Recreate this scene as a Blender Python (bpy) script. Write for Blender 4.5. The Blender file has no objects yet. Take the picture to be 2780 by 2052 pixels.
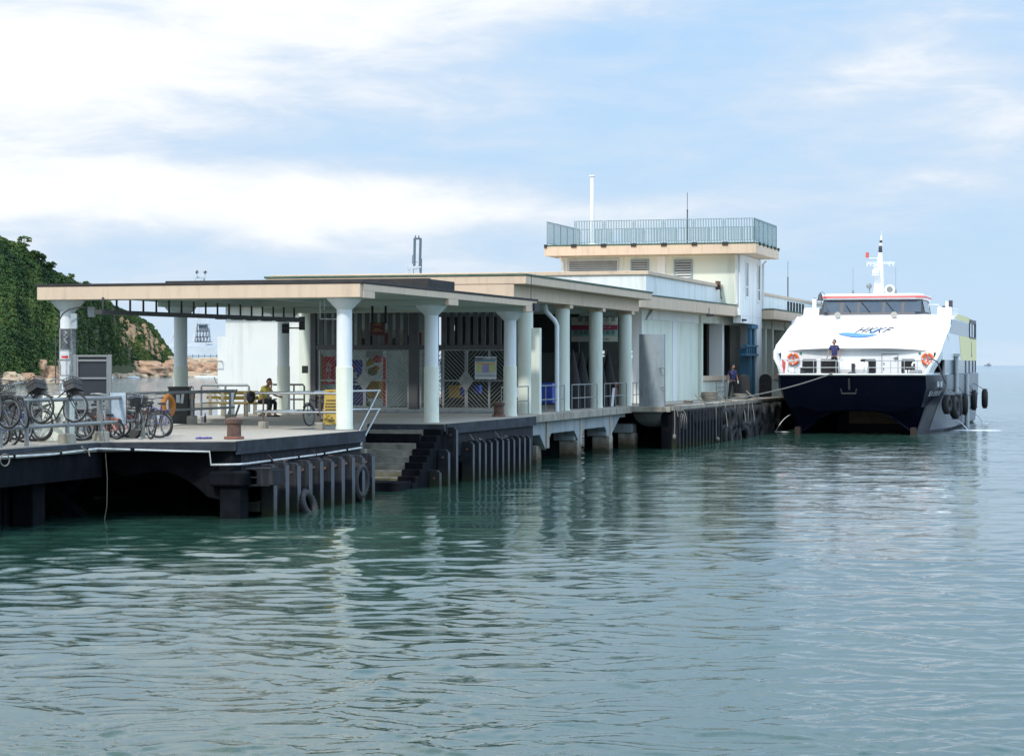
import bpy, math, random
import numpy as np
from mathutils import Vector, Matrix
from math import radians as R, sin, cos, pi

random.seed(7)
np.random.seed(7)
sc = bpy.context.scene
COL = sc.collection

# ------------------------------------------------------------------ camera
EYE = 3.42
FPX = 6000.0                       # focal length in pixels of the 2780 px wide photograph
cd = bpy.data.cameras.new('camera')
cam = bpy.data.objects.new('camera', cd)
COL.objects.link(cam)
cam.location = (0, 0, EYE)
cam.rotation_euler = (R(90), 0, 0)
cd.sensor_fit = 'HORIZONTAL'
cd.sensor_width = 36.0
cd.lens = 36.0 * FPX / 2780.0
cd.shift_y = -36.0 / 2780.0
cd.clip_start = 0.5
cd.clip_end = 20000
sc.camera = cam

# ------------------------------------------------------------------ light
SUN_EL, SUN_ROT = 47.0, 208.0       # elevation, azimuth clockwise from +Y
SKY_STRENGTH = 0.12
sv = Vector((sin(R(SUN_ROT)) * cos(R(SUN_EL)), cos(R(SUN_ROT)) * cos(R(SUN_EL)), sin(R(SUN_EL))))
sl = bpy.data.lights.new('sun', 'SUN')
sl.energy = 2.5
sl.angle = R(4.0)
sl.color = (1.0, 0.965, 0.92)
so = bpy.data.objects.new('sun', sl)
COL.objects.link(so)
so.location = (-30, -60, 80)
so.rotation_euler = sv.to_track_quat('Z', 'Y').to_euler()

w = bpy.data.worlds.new('World')
sc.world = w
w.use_nodes = True
wt = w.node_tree
wt.nodes.clear()
def wn(t, **k):
    n = wt.nodes.new(t)
    for a, b in k.items():
        setattr(n, a, b)
    return n
wo = wn('ShaderNodeOutputWorld')
bg = wn('ShaderNodeBackground')
bg.inputs['Strength'].default_value = SKY_STRENGTH
sky = wn('ShaderNodeTexSky', sky_type='NISHITA', sun_disc=False, sun_elevation=R(SUN_EL), sun_rotation=R(SUN_ROT))
sky.altitude = 0
sky.air_density = 1.0
sky.dust_density = 0.6
sky.ozone_density = 1.6
tc = wn('ShaderNodeTexCoord')
def wmath(op, a, b=None, c=None, clamp=False):
    n = wn('ShaderNodeMath', operation=op, use_clamp=clamp)
    for i, v in enumerate((a, b, c)):
        if v is None: continue
        if isinstance(v, (int, float)): n.inputs[i].default_value = v
        else: wt.links.new(v, n.inputs[i])
    return n.outputs[0]
sep = wn('ShaderNodeSeparateXYZ')
wt.links.new(tc.outputs['Generated'], sep.inputs[0])
def cloud_noise(scale, loc, detail, rough, dist=0.0):
    m = wn('ShaderNodeMapping')
    m.inputs['Scale'].default_value = scale
    m.inputs['Location'].default_value = loc
    wt.links.new(tc.outputs['Generated'], m.inputs['Vector'])
    n = wn('ShaderNodeTexNoise')
    n.inputs['Scale'].default_value = 1.0
    n.inputs['Detail'].default_value = detail
    n.inputs['Roughness'].default_value = rough
    n.inputs['Distortion'].default_value = dist
    wt.links.new(m.outputs[0], n.inputs['Vector'])
    return n.outputs['Fac']
n1 = cloud_noise((5.5, 5.5, 22), (2.3, 0.0, 0.55), 7, 0.55, 0.25)
n2 = cloud_noise((17, 17, 62), (7.1, 3.0, 2.2), 6, 0.6, 0.5)
nz = wmath('ADD', wmath('ADD', wmath('MULTIPLY', n1, 0.66), wmath('MULTIPLY', n2, 0.34)), 0.04)
# clouds thicken to the left, in a low bank near the horizon and high overhead
el = sep.outputs[2]
def lobe(cx, cz, wx, wz, amp, tilt=0.0):
    dx = wmath('SUBTRACT', sep.outputs[0], cx)
    dz = wmath('SUBTRACT', wmath('SUBTRACT', el, cz), wmath('MULTIPLY', dx, tilt))
    e = wmath('ADD', wmath('POWER', wmath('ABSOLUTE', wmath('DIVIDE', dx, wx)), 2.0), wmath('POWER', wmath('ABSOLUTE', wmath('DIVIDE', dz, wz)), 2.0))
    return wmath('MULTIPLY', wmath('EXPONENT', wmath('MULTIPLY', e, -1.0)), amp)
s1 = wmath('ADD', nz, wmath('MULTIPLY', wmath('MAXIMUM', wmath('MINIMUM', sep.outputs[0], 0.22), -0.25), -0.22))
for lb in ((-0.125, 0.150, 0.16, 0.030, 0.20, 0.10), (-0.20, 0.125, 0.07, 0.03, 0.10, 0.0), (-0.215, 0.076, 0.11, 0.016, 0.26, -0.05), (-0.06, 0.074, 0.10, 0.012, 0.14, 0.0),
           (-0.10, 0.098, 0.10, 0.010, -0.07, 0.0), (0.05, 0.069, 0.12, 0.007, 0.10, 0.03), (0.15, 0.126, 0.07, 0.010, 0.13, 0.12), (0.17, 0.03, 0.1, 0.02, -0.10, 0.0)):
    s1 = wmath('ADD', s1, lobe(*lb))
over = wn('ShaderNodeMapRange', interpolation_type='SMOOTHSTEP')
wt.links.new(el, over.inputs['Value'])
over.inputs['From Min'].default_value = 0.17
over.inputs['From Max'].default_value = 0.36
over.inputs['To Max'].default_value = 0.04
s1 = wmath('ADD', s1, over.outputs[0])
cov = wn('ShaderNodeMapRange', interpolation_type='SMOOTHSTEP')
wt.links.new(s1, cov.inputs['Value'])
cov.inputs['From Min'].default_value = 0.38
cov.inputs['From Max'].default_value = 0.72
# veil near the horizon: less cloud contrast in the last degree
base = wn('ShaderNodeMixRGB', blend_type='MULTIPLY')
base.inputs['Fac'].default_value = 1.0
wt.links.new(sky.outputs[0], base.inputs['Color1'])
base.inputs['Color2'].default_value = (0.72, 0.93, 1.08, 1)
# keep the low sky even and pale blue
low = wn('ShaderNodeMapRange')
wt.links.new(el, low.inputs['Value'])
low.inputs['From Min'].default_value = -0.02
low.inputs['From Max'].default_value = 2.4
lowmix = wn('ShaderNodeMixRGB')
pale = (4.35, 5.75, 7.2, 1)
grad = wn('ShaderNodeMixRGB')
gr = wn('ShaderNodeMapRange')
wt.links.new(el, gr.inputs['Value'])
gr.inputs['From Min'].default_value = 0.02
gr.inputs['From Max'].default_value = 0.26
wt.links.new(gr.outputs[0], grad.inputs['Fac'])
grad.inputs['Color1'].default_value = pale
grad.inputs['Color2'].default_value = (3.2, 5.25, 8.0, 1)
wt.links.new(grad.outputs[0], lowmix.inputs['Color1'])
wt.links.new(base.outputs[0], lowmix.inputs['Color2'])
wt.links.new(low.outputs[0], lowmix.inputs['Fac'])
cm = wn('ShaderNodeMixRGB')
cshade = wn('ShaderNodeMixRGB')          # bright tops, grey-blue hollows
cshade.inputs['Color1'].default_value = (5.7, 6.35, 7.2, 1)
cshade.inputs['Color2'].default_value = (8.2, 8.35, 8.5, 1)
shf = wn('ShaderNodeMapRange', interpolation_type='SMOOTHSTEP')
wt.links.new(s1, shf.inputs['Value'])
shf.inputs['From Min'].default_value = 0.52
shf.inputs['From Max'].default_value = 0.84
wt.links.new(shf.outputs[0], cshade.inputs['Fac'])
wt.links.new(cov.outputs[0], cm.inputs['Fac'])
wt.links.new(lowmix.outputs[0], cm.inputs['Color1'])
wt.links.new(cshade.outputs[0], cm.inputs['Color2'])
# sky outside the view brightened to lift ambient light on walls and water
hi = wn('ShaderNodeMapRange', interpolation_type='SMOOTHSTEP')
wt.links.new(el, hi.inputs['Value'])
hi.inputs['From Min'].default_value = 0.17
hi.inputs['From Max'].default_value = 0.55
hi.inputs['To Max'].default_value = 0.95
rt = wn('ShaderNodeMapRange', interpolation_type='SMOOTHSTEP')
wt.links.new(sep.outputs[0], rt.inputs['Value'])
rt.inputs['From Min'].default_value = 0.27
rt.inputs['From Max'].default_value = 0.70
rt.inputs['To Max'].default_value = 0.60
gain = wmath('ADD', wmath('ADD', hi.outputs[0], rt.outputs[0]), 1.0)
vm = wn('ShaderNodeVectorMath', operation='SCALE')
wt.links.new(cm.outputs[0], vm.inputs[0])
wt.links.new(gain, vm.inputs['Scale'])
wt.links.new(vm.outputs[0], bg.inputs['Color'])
wt.links.new(bg.outputs[0], wo.inputs['Surface'])

sc.view_settings.view_transform = 'Standard'
sc.view_settings.look = 'None'
sc.view_settings.gamma = 1.0
sc.view_settings.exposure = 0.12
sc.cycles.use_denoising = True
sc.cycles.max_bounces = 6
sc.cycles.transparent_max_bounces = 6
sc.cycles.sample_clamp_indirect = 6.0

# ------------------------------------------------------------------ helpers
def frame(ox, oy, deg, oz=0.0):
    return Matrix.Translation((ox, oy, oz)) @ Matrix.Rotation(R(deg), 4, 'Z')
WORLD = Matrix.Identity(4)

def px2w(px, Y):
    return (px - 1390.0) * Y / FPX
def zat(py, Y):
    return EYE - (py - 990.0) * Y / FPX
def floor_pt(px, py, z=1.72):
    Y = FPX * (EYE - z) / (py - 990.0)
    return (px2w(px, Y), Y)

class MB:
    """collects shapes; everything is stored in world coordinates"""
    def __init__(s, fr=WORLD):
        s.fr = fr; s.v = []; s.f = []
    def add(s, vs, fs, m=None):
        M = s.fr @ m if m is not None else s.fr
        b = len(s.v)
        s.v += [M @ Vector(p) for p in vs]
        s.f += [tuple(b + i for i in f) for f in fs]
        return s
    def box(s, x0, x1, y0, y1, z0, z1, m=None):
        if x0 > x1: x0, x1 = x1, x0
        if y0 > y1: y0, y1 = y1, y0
        if z0 > z1: z0, z1 = z1, z0
        vs = [(x, y, z) for z in (z0, z1) for y in (y0, y1) for x in (x0, x1)]
        return s.add(vs, [(0,2,3,1),(4,5,7,6),(0,1,5,4),(2,6,7,3),(0,4,6,2),(1,3,7,5)], m)
    def prism(s, poly, z0, z1, m=None):
        n = len(poly)
        a = sum(poly[i][0]*poly[(i+1)%n][1]-poly[(i+1)%n][0]*poly[i][1] for i in range(n))
        if a < 0: poly = poly[::-1]
        vs = [(p[0], p[1], z0) for p in poly] + [(p[0], p[1], z1) for p in poly]
        fs = [tuple(range(n-1, -1, -1)), tuple(range(n, 2*n))]
        fs += [(i, (i+1)%n, n+(i+1)%n, n+i) for i in range(n)]
        return s.add(vs, fs, m)
    def vprism(s, poly, x0, x1, m=None):
        """polygon in (y, z) extruded along x"""
        n = len(poly)
        vs = [(x0, p[0], p[1]) for p in poly] + [(x1, p[0], p[1]) for p in poly]
        fs = [tuple(range(n-1, -1, -1)), tuple(range(n, 2*n))]
        fs += [(i, (i+1)%n, n+(i+1)%n, n+i) for i in range(n)]
        a = sum(poly[i][0]*poly[(i+1)%n][1]-poly[(i+1)%n][0]*poly[i][1] for i in range(n))
        if (a < 0) != (x1 < x0): fs = [f[::-1] for f in fs]
        return s.add(vs, fs, m)
    def yprism(s, poly, y0, y1, m=None):
        """polygon in (x, z) extruded along y"""
        n = len(poly)
        vs = [(p[0], y0, p[1]) for p in poly] + [(p[0], y1, p[1]) for p in poly]
        fs = [tuple(range(n)), tuple(range(2*n-1, n-1, -1))]
        fs += [(i, n+i, n+(i+1)%n, (i+1)%n) for i in range(n)]
        a = sum(poly[i][0]*poly[(i+1)%n][1]-poly[(i+1)%n][0]*poly[i][1] for i in range(n))
        if (a < 0) != (y1 < y0): fs = [f[::-1] for f in fs]
        return s.add(vs, fs, m)
    def lathe(s, prof, cx=0, cy=0, cz=0, n=20, m=None, cap=True):
        """prof: list of (radius, z)"""
        vs = []; fs = []
        for r, z in prof:
            for k in range(n):
                a = 2*pi*k/n
                vs.append((cx + r*cos(a), cy + r*sin(a), cz + z))
        for j in range(len(prof)-1):
            for k in range(n):
                fs.append((j*n+k, j*n+(k+1)%n, (j+1)*n+(k+1)%n, (j+1)*n+k))
        if cap:
            fs.append(tuple(range(n-1, -1, -1)))
            fs.append(tuple((len(prof)-1)*n + k for k in range(n)))
        if prof[0][1] > prof[-1][1]: fs = [f[::-1] for f in fs]
        return s.add(vs, fs, m)
    def tube(s, pts, r, n=8, closed=False, m=None):
        pts = [Vector(p) for p in pts]
        if not hasattr(r, '__len__'): r = [r]*len(pts)
        L = len(pts)
        vs = []; fs = []
        up = None
        for i, p in enumerate(pts):
            if closed: t = pts[(i+1)%L] - pts[i-1]
            else: t = pts[min(i+1, L-1)] - pts[max(i-1, 0)]
            if t.length < 1e-9: t = Vector((0, 0, 1))
            t.normalize()
            if up is None:
                up = Vector((0, 0, 1)) if abs(t.z) < 0.9 else Vector((0, 1, 0))
            side = t.cross(up)
            if side.length < 1e-6: side = t.cross(Vector((1, 0, 0)))
            side.normalize()
            u2 = side.cross(t).normalized()
            up = u2
            for k in range(n):
                a = 2*pi*k/n
                vs.append(p + side*(r[i]*cos(a)) + u2*(r[i]*sin(a)))
        for i in range(L if closed else L-1):
            j = (i+1) % L
            for k in range(n):
                fs.append((i*n+k, i*n+(k+1)%n, j*n+(k+1)%n, j*n+k))
        if not closed:
            fs.append(tuple(range(n-1, -1, -1)))
            fs.append(tuple((L-1)*n+k for k in range(n)))
        return s.add(vs, fs, m)
    def bar(s, p, q, wx, wz, m=None):
        """rectangular bar between two points"""
        p, q = Vector(p), Vector(q)
        t = (q-p).normalized()
        up = Vector((0, 0, 1)) if abs(t.z) < 0.95 else Vector((0, 1, 0))
        sd = t.cross(up).normalized()
        u2 = sd.cross(t)
        vs = []
        for c in (p, q):
            for a, b in ((-1,-1),(1,-1),(1,1),(-1,1)):
                vs.append(c + sd*(a*wx/2) + u2*(b*wz/2))
        return s.add(vs, [(3,2,1,0),(4,5,6,7),(0,1,5,4),(1,2,6,5),(2,3,7,6),(3,0,4,7)], m)
    def torus(s, c, ax, Rr, r, n=24, k=8, sq=1.0, m=None):
        ax = Vector(ax).normalized()
        a = ax.orthogonal().normalized(); b = ax.cross(a)
        c = Vector(c)
        vs = []; fs = []
        for i in range(n):
            t = 2*pi*i/n
            d = a*cos(t) + b*sin(t)
            for j in range(k):
                u = 2*pi*j/k
                vs.append(c + d*(Rr + r*cos(u)) + ax*(r*sq*sin(u)))
        for i in range(n):
            for j in range(k):
                fs.append((i*k+j, ((i+1)%n)*k+j, ((i+1)%n)*k+(j+1)%k, i*k+(j+1)%k))
        return s.add(vs, fs, m)
    def ball(s, c, rx, ry=None, rz=None, n=10, m=None):
        ry = rx if ry is None else ry; rz = rx if rz is None else rz
        vs = []; fs = []
        for j in range(n+1):
            ph = pi*j/n
            for k in range(2*n):
                a = pi*k/n
                vs.append((c[0]+rx*sin(ph)*cos(a), c[1]+ry*sin(ph)*sin(a), c[2]+rz*cos(ph)))
        for j in range(n):
            for k in range(2*n):
                a, b = j*2*n+k, j*2*n+(k+1)%(2*n)
                fs.append((a, a+2*n, b+2*n, b))
        return s.add(vs, fs, m)
    def rotated(s, rad):
        return s

MATW = {}      # world matrix of each thing/part, by object name

def setup(o, label=None, cat=None, group=None, kind=None):
    if label: o['label'] = label
    if cat: o['category'] = cat
    if group: o['group'] = group
    if kind: o['kind'] = kind
    return o

def thing(name, label, cat, loc, deg=0.0, group=None):
    o = bpy.data.objects.new(name, None)
    o.empty_display_size = 0.2
    COL.objects.link(o)
    o.location = loc
    o.rotation_euler = (0, 0, R(deg))
    MATW[o.name] = Matrix.Translation(loc) @ Matrix.Rotation(R(deg), 4, 'Z')
    return setup(o, label, cat, group)

def inframe(fr, x, y, z):
    return tuple(fr @ Vector((x, y, z)))

def build(mb, name, mat, parent=None, smooth=None, bevel=0.0, label=None, cat=None, group=None, kind=None, origin=None):
    V = mb.v
    if parent is not None:
        Mi = MATW[parent.name].inverted()
        V = [Mi @ p for p in V]
        org = Vector((0, 0, 0))
    else:
        if origin is None:
            a = Vector((min(p.x for p in V), min(p.y for p in V), min(p.z for p in V)))
            b = Vector((max(p.x for p in V), max(p.y for p in V), max(p.z for p in V)))
            org = Vector(((a.x+b.x)/2, (a.y+b.y)/2, a.z))
        else: org = Vector(origin)
        V = [p - org for p in V]
    me = bpy.data.meshes.new(name)
    me.from_pydata([tuple(p) for p in V], [], mb.f)
    if isinstance(mat, (list, tuple)):
        for m in mat: me.materials.append(m)
    else: me.materials.append(mat)
    if smooth is not None:
        me.shade_smooth()
        me.set_sharp_from_angle(angle=R(smooth))
    me.update()
    o = bpy.data.objects.new(name, me)
    COL.objects.link(o)
    if parent is not None:
        o.parent = parent
        MATW[o.name] = MATW[parent.name]
    else:
        o.location = org
        MATW[o.name] = Matrix.Translation(org)
    if bevel > 0:
        bm_ = o.modifiers.new('Bevel', 'BEVEL')
        bm_.width = bevel; bm_.segments = 2; bm_.limit_method = 'ANGLE'; bm_.angle_limit = R(40)
    setup(o, label, cat, group, kind)
    return o

def copy_tree(o, parent=None):
    c = o.copy(); COL.objects.link(c); c.parent = parent
    for ch in list(o.children): copy_tree(ch, c)
    return c

FONT = None
def text_mb(mb, txt, size, m, shear=0.0, depth=0.0, align='CENTER', spacing=1.0):
    """lettering laid on the local XY plane of matrix m (x right, y up)"""
    cu = bpy.data.curves.new('t', 'FONT')
    cu.body = txt; cu.size = size; cu.align_x = align; cu.align_y = 'CENTER'
    cu.shear = shear; cu.extrude = depth; cu.resolution_u = 3; cu.space_character = spacing
    ob = bpy.data.objects.new('t', cu)
    COL.objects.link(ob)
    dg = bpy.context.evaluated_depsgraph_get()
    me = bpy.data.meshes.new_from_object(ob.evaluated_get(dg))
    vs = [tuple(v.co) for v in me.vertices]
    fs = [tuple(p.vertices) for p in me.polygons]
    mb.add(vs, fs, m)
    bpy.data.objects.remove(ob); bpy.data.curves.remove(cu); bpy.data.meshes.remove(me)

# ------------------------------------------------------------------ materials
def material(name, col, rough=0.7, metal=0.0, var=0.0, vcol=None, vscale=1.5, bump=0.0, bscale=30.0,
             streak=0.0, scol=(0.08, 0.07, 0.055), sscale=(1.6, 1.6, 0.12), spec=0.5, detail=5, coat=0.0, speck=0.0, tide=None):
    m = bpy.data.materials.new(name)
    m.use_nodes = True
    nt = m.node_tree
    b = nt.nodes['Principled BSDF']
    b.inputs['Roughness'].default_value = rough
    b.inputs['Metallic'].default_value = metal
    b.inputs['Specular IOR Level'].default_value = spec
    b.inputs['Coat Weight'].default_value = coat
    L = nt.links.new
    cur = nt.nodes.new('ShaderNodeRGB'); cur.outputs[0].default_value = (*col, 1); cur = cur.outputs[0]
    geo = nt.nodes.new('ShaderNodeNewGeometry')
    def noise(scale, det=5, rough_=0.6, sc3=None):
        n = nt.nodes.new('ShaderNodeTexNoise')
        n.inputs['Scale'].default_value = scale; n.inputs['Detail'].default_value = det; n.inputs['Roughness'].default_value = rough_
        if sc3:
            mp = nt.nodes.new('ShaderNodeMapping'); mp.inputs['Scale'].default_value = sc3
            L(geo.outputs['Position'], mp.inputs[0]); L(mp.outputs[0], n.inputs['Vector'])
        else: L(geo.outputs['Position'], n.inputs['Vector'])
        return n.outputs['Fac']
    def mixin(fac_out, lo, hi, amt, c2):
        nonlocal cur
        mr = nt.nodes.new('ShaderNodeMapRange')
        mr.inputs['From Min'].default_value = lo; mr.inputs['From Max'].default_value = hi
        mr.inputs['To Max'].default_value = amt
        L(fac_out, mr.inputs['Value'])
        mx = nt.nodes.new('ShaderNodeMixRGB')
        L(mr.outputs[0], mx.inputs['Fac']); L(cur, mx.inputs['Color1'])
        mx.inputs['Color2'].default_value = (*c2, 1)
        cur = mx.outputs[0]
    if var > 0:
        mixin(noise(vscale, detail), 0.38, 0.68, var, vcol or tuple(c*0.5 for c in col))
    if speck > 0:
        mixin(noise(vscale*14, 3), 0.55, 0.72, speck, tuple(c*0.35 for c in col))
    if streak > 0:
        mixin(noise(1.0, 6, 0.65, sscale), 0.5, 0.72, streak, scol)
    if tide:
        # weed and wet band left by the tide: stays where it is whatever the light
        sp = nt.nodes.new('ShaderNodeSeparateXYZ'); L(geo.outputs['Position'], sp.inputs[0])
        ad = nt.nodes.new('ShaderNodeMath'); ad.operation = 'MULTIPLY_ADD'
        L(noise(2.5, 5), ad.inputs[0]); ad.inputs[1].default_value = 0.5; L(sp.outputs['Z'], ad.inputs[2])
        mixin(ad.outputs[0], 0.80, 0.55, 0.85, tide)
        mixin(ad.outputs[0], 0.48, 0.36, 0.8, (0.022, 0.030, 0.012))
    L(cur, b.inputs['Base Color'])
    if bump > 0:
        bn = nt.nodes.new('ShaderNodeBump'); bn.inputs['Strength'].default_value = 0.6; bn.inputs['Distance'].default_value = bump
        L(noise(bscale, 6), bn.inputs['Height']); L(bn.outputs[0], b.inputs['Normal'])
    return m

M = {}
M['beige'] = material('beige_render', (0.64, 0.50, 0.36), 0.85, var=0.35, vcol=(0.52, 0.41, 0.31), vscale=0.9, streak=0.35, scol=(0.28, 0.23, 0.18), sscale=(5, 5, 0.6), bump=0.004, bscale=60)
M['colblue'] = material('pale_blue_white_paint', (0.74, 0.775, 0.77), 0.7, streak=0.3, scol=(0.4, 0.42, 0.41), sscale=(5, 5, 0.8), var=0.3, vcol=(0.55, 0.65, 0.68), vscale=0.8, bump=0.002, bscale=80)
M['colcream'] = material('cream_green_paint', (0.72, 0.755, 0.64), 0.7, var=0.35, vcol=(0.58, 0.61, 0.50), vscale=1.6, streak=0.4, scol=(0.4, 0.4, 0.32), sscale=(4, 4, 0.8), bump=0.002, bscale=80)
M['wallgreen'] = material('pale_green_wall', (0.68, 0.725, 0.62), 0.8, var=0.35, vcol=(0.58, 0.63, 0.53), vscale=0.7, streak=0.5, scol=(0.34, 0.36, 0.30), sscale=(1.5, 1.5, 0.2), bump=0.002, bscale=50)
M['wallwhite'] = material('white_blue_wall', (0.77, 0.775, 0.735), 0.8, var=0.25, vcol=(0.6, 0.68, 0.71), vscale=0.6, streak=0.5, scol=(0.38, 0.40, 0.39), sscale=(1.6, 1.6, 0.18), bump=0.002, bscale=50)
M['soffit'] = material('soffit_paint', (0.50, 0.56, 0.50), 0.85, var=0.35, vcol=(0.28, 0.32, 0.29), vscale=0.5, bump=0.002)
M['tar'] = material('bitumen', (0.022, 0.021, 0.021), 0.85, var=0.5, vcol=(0.06, 0.055, 0.05), vscale=2.5, bump=0.01, bscale=18)
M['greentrim'] = material('green_roof_trim', (0.055, 0.105, 0.075), 0.8, var=0.6, vcol=(0.13, 0.18, 0.13), vscale=3, bump=0.006, bscale=20)
M['deck'] = material('deck_concrete', (0.36, 0.325, 0.265), 0.9, var=0.6, vcol=(0.25, 0.225, 0.185), vscale=0.8, bump=0.003, bscale=40, speck=0.35)
M['conc'] = material('weathered_concrete', (0.36, 0.335, 0.27), 0.9, tide=(0.13, 0.09, 0.055), var=0.7, vcol=(0.20, 0.18, 0.14), vscale=1.4, streak=0.7, scol=(0.07, 0.055, 0.04), sscale=(4, 4, 0.8), bump=0.01, bscale=22)
M['concgrey'] = material('grey_painted_concrete', (0.30, 0.34, 0.35), 0.85, var=0.5, vcol=(0.2, 0.22, 0.22), vscale=1.1, streak=0.5, scol=(0.1, 0.1, 0.09), sscale=(3, 3, 0.6), bump=0.006)
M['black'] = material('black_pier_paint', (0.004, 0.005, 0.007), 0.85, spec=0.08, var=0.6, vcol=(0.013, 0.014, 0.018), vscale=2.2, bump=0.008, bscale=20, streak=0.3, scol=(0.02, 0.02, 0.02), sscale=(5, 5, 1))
M['nosepaint'] = material('worn_blue_black_nosing', (0.020, 0.024, 0.031), 0.8, spec=0.3, var=0.8, vcol=(0.055, 0.062, 0.075), vscale=1.6, bump=0.01, bscale=20, speck=0.4)
M['rubface'] = material('rubbed_grey_fender_face', (0.075, 0.086, 0.102), 0.7, tide=(0.045, 0.05, 0.045), var=0.5, vcol=(0.10, 0.11, 0.125), vscale=5, bump=0.006, bscale=30, streak=0.5, scol=(0.03, 0.03, 0.035), sscale=(6, 6, 0.8))
M['fender'] = material('black_blue_fender_paint', (0.007, 0.009, 0.013), 0.75, spec=0.25, tide=(0.018, 0.02, 0.016), var=0.6, vcol=(0.022, 0.026, 0.034), vscale=4.0, bump=0.01, bscale=25, streak=0.4, scol=(0.085, 0.08, 0.075), sscale=(8, 8, 0.8))
M['rubber'] = material('tyre_rubber', (0.018, 0.018, 0.019), 0.75, var=0.5, vcol=(0.04, 0.038, 0.036), vscale=6, bump=0.006, bscale=40)
M['steel'] = material('galvanised_steel', (0.25, 0.265, 0.26), 0.5, 0.4, var=0.5, vcol=(0.2, 0.2, 0.19), vscale=6)
M['stainless'] = material('stainless_steel', (0.62, 0.63, 0.62), 0.28, 0.9, var=0.3, vcol=(0.4, 0.38, 0.35), vscale=8)
M['darksteel'] = material('dark_painted_steel', (0.045, 0.046, 0.046), 0.5, 0.2, var=0.5, vcol=(0.09, 0.085, 0.08), vscale=5)
M['gateframe'] = material('dark_grey_gate_frame', (0.05, 0.052, 0.056), 0.6, var=0.4, vcol=(0.09, 0.09, 0.09), vscale=3)
M['gate'] = material('grey_gate_paint', (0.25, 0.27, 0.255), 0.5, 0.3, var=0.4, vcol=(0.12, 0.13, 0.13), vscale=5)
M['louver'] = material('louver_aluminium', (0.50, 0.54, 0.53), 0.5, 0.3, var=0.4, vcol=(0.35, 0.37, 0.36), vscale=3)
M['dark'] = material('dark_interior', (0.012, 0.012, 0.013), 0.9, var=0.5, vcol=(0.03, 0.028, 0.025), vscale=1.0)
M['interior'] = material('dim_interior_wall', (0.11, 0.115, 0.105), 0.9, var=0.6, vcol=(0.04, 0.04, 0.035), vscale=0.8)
M['railblue'] = material('pale_green_rail_paint', (0.22, 0.31, 0.33), 0.5, var=0.3, vcol=(0.15, 0.22, 0.24), vscale=4)
M['whitepaint'] = material('white_gloss_paint', (0.80, 0.81, 0.79), 0.35, var=0.15, vcol=(0.7, 0.71, 0.69), vscale=1.0)
M['pipe'] = material('white_pipe', (0.62, 0.63, 0.60), 0.5, var=0.6, vcol=(0.3, 0.29, 0.26), vscale=5)
M['rust'] = material('rusty_iron', (0.075, 0.050, 0.042), 0.85, var=0.7, vcol=(0.20, 0.095, 0.055), vscale=5, bump=0.008, bscale=35)
M['yellow'] = material('yellow_board', (0.42, 0.28, 0.035), 0.6, var=0.3, vcol=(0.5, 0.34, 0.04), vscale=3)
M['benchyel'] = material('mustard_bench_slats', (0.20, 0.145, 0.025), 0.6, var=0.5, vcol=(0.18, 0.13, 0.03), vscale=6)
M['ink'] = material('dark_lettering', (0.02, 0.02, 0.022), 0.7, var=0.2, vscale=5)
M['red'] = material('red_poster', (0.72, 0.025, 0.02), 0.6, var=0.2, vcol=(0.4, 0.02, 0.02), vscale=3)
M['orange'] = material('orange_lifebuoy', (0.75, 0.14, 0.03), 0.55, var=0.3, vcol=(0.55, 0.1, 0.03), vscale=5)
M['ochre'] = material('faded_orange_lifebuoy', (0.36, 0.14, 0.02), 0.8, var=0.6, vcol=(0.22, 0.08, 0.02), vscale=5)
M['blue'] = material('blue_plastic', (0.02, 0.06, 0.35), 0.5, var=0.2, vscale=5)
M['paper'] = material('white_paper', (0.62, 0.63, 0.62), 0.8, var=0.5, vcol=(0.42, 0.43, 0.43), vscale=8)
M['rope'] = material('weathered_rope', (0.22, 0.205, 0.17), 0.9, var=0.5, vcol=(0.15, 0.13, 0.10), vscale=10)
M['skin'] = material('skin', (0.40, 0.20, 0.12), 0.6, var=0.2, vcol=(0.32, 0.15, 0.09), vscale=12)
M['hair'] = material('black_hair', (0.012, 0.010, 0.009), 0.6, var=0.3, vcol=(0.03, 0.025, 0.02), vscale=60)
M['trousers'] = material('dark_trousers', (0.014, 0.014, 0.018), 0.85, var=0.3, vscale=10)
M['navyshirt'] = material('navy_shirt', (0.035, 0.038, 0.13), 0.8, var=0.4, vcol=(0.02, 0.022, 0.08), vscale=9)
M['yellowshirt'] = material('yellow_shirt', (0.82, 0.70, 0.11), 0.85, var=0.4, vcol=(0.45, 0.38, 0.06), vscale=9)
M['glass'] = material('dark_window_glass', (0.03, 0.04, 0.05), 0.08, spec=0.8)
M['bluemachine'] = material('blue_gangway_paint', (0.03, 0.13, 0.21), 0.45, var=0.4, vcol=(0.03, 0.12, 0.2), vscale=4)
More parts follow.
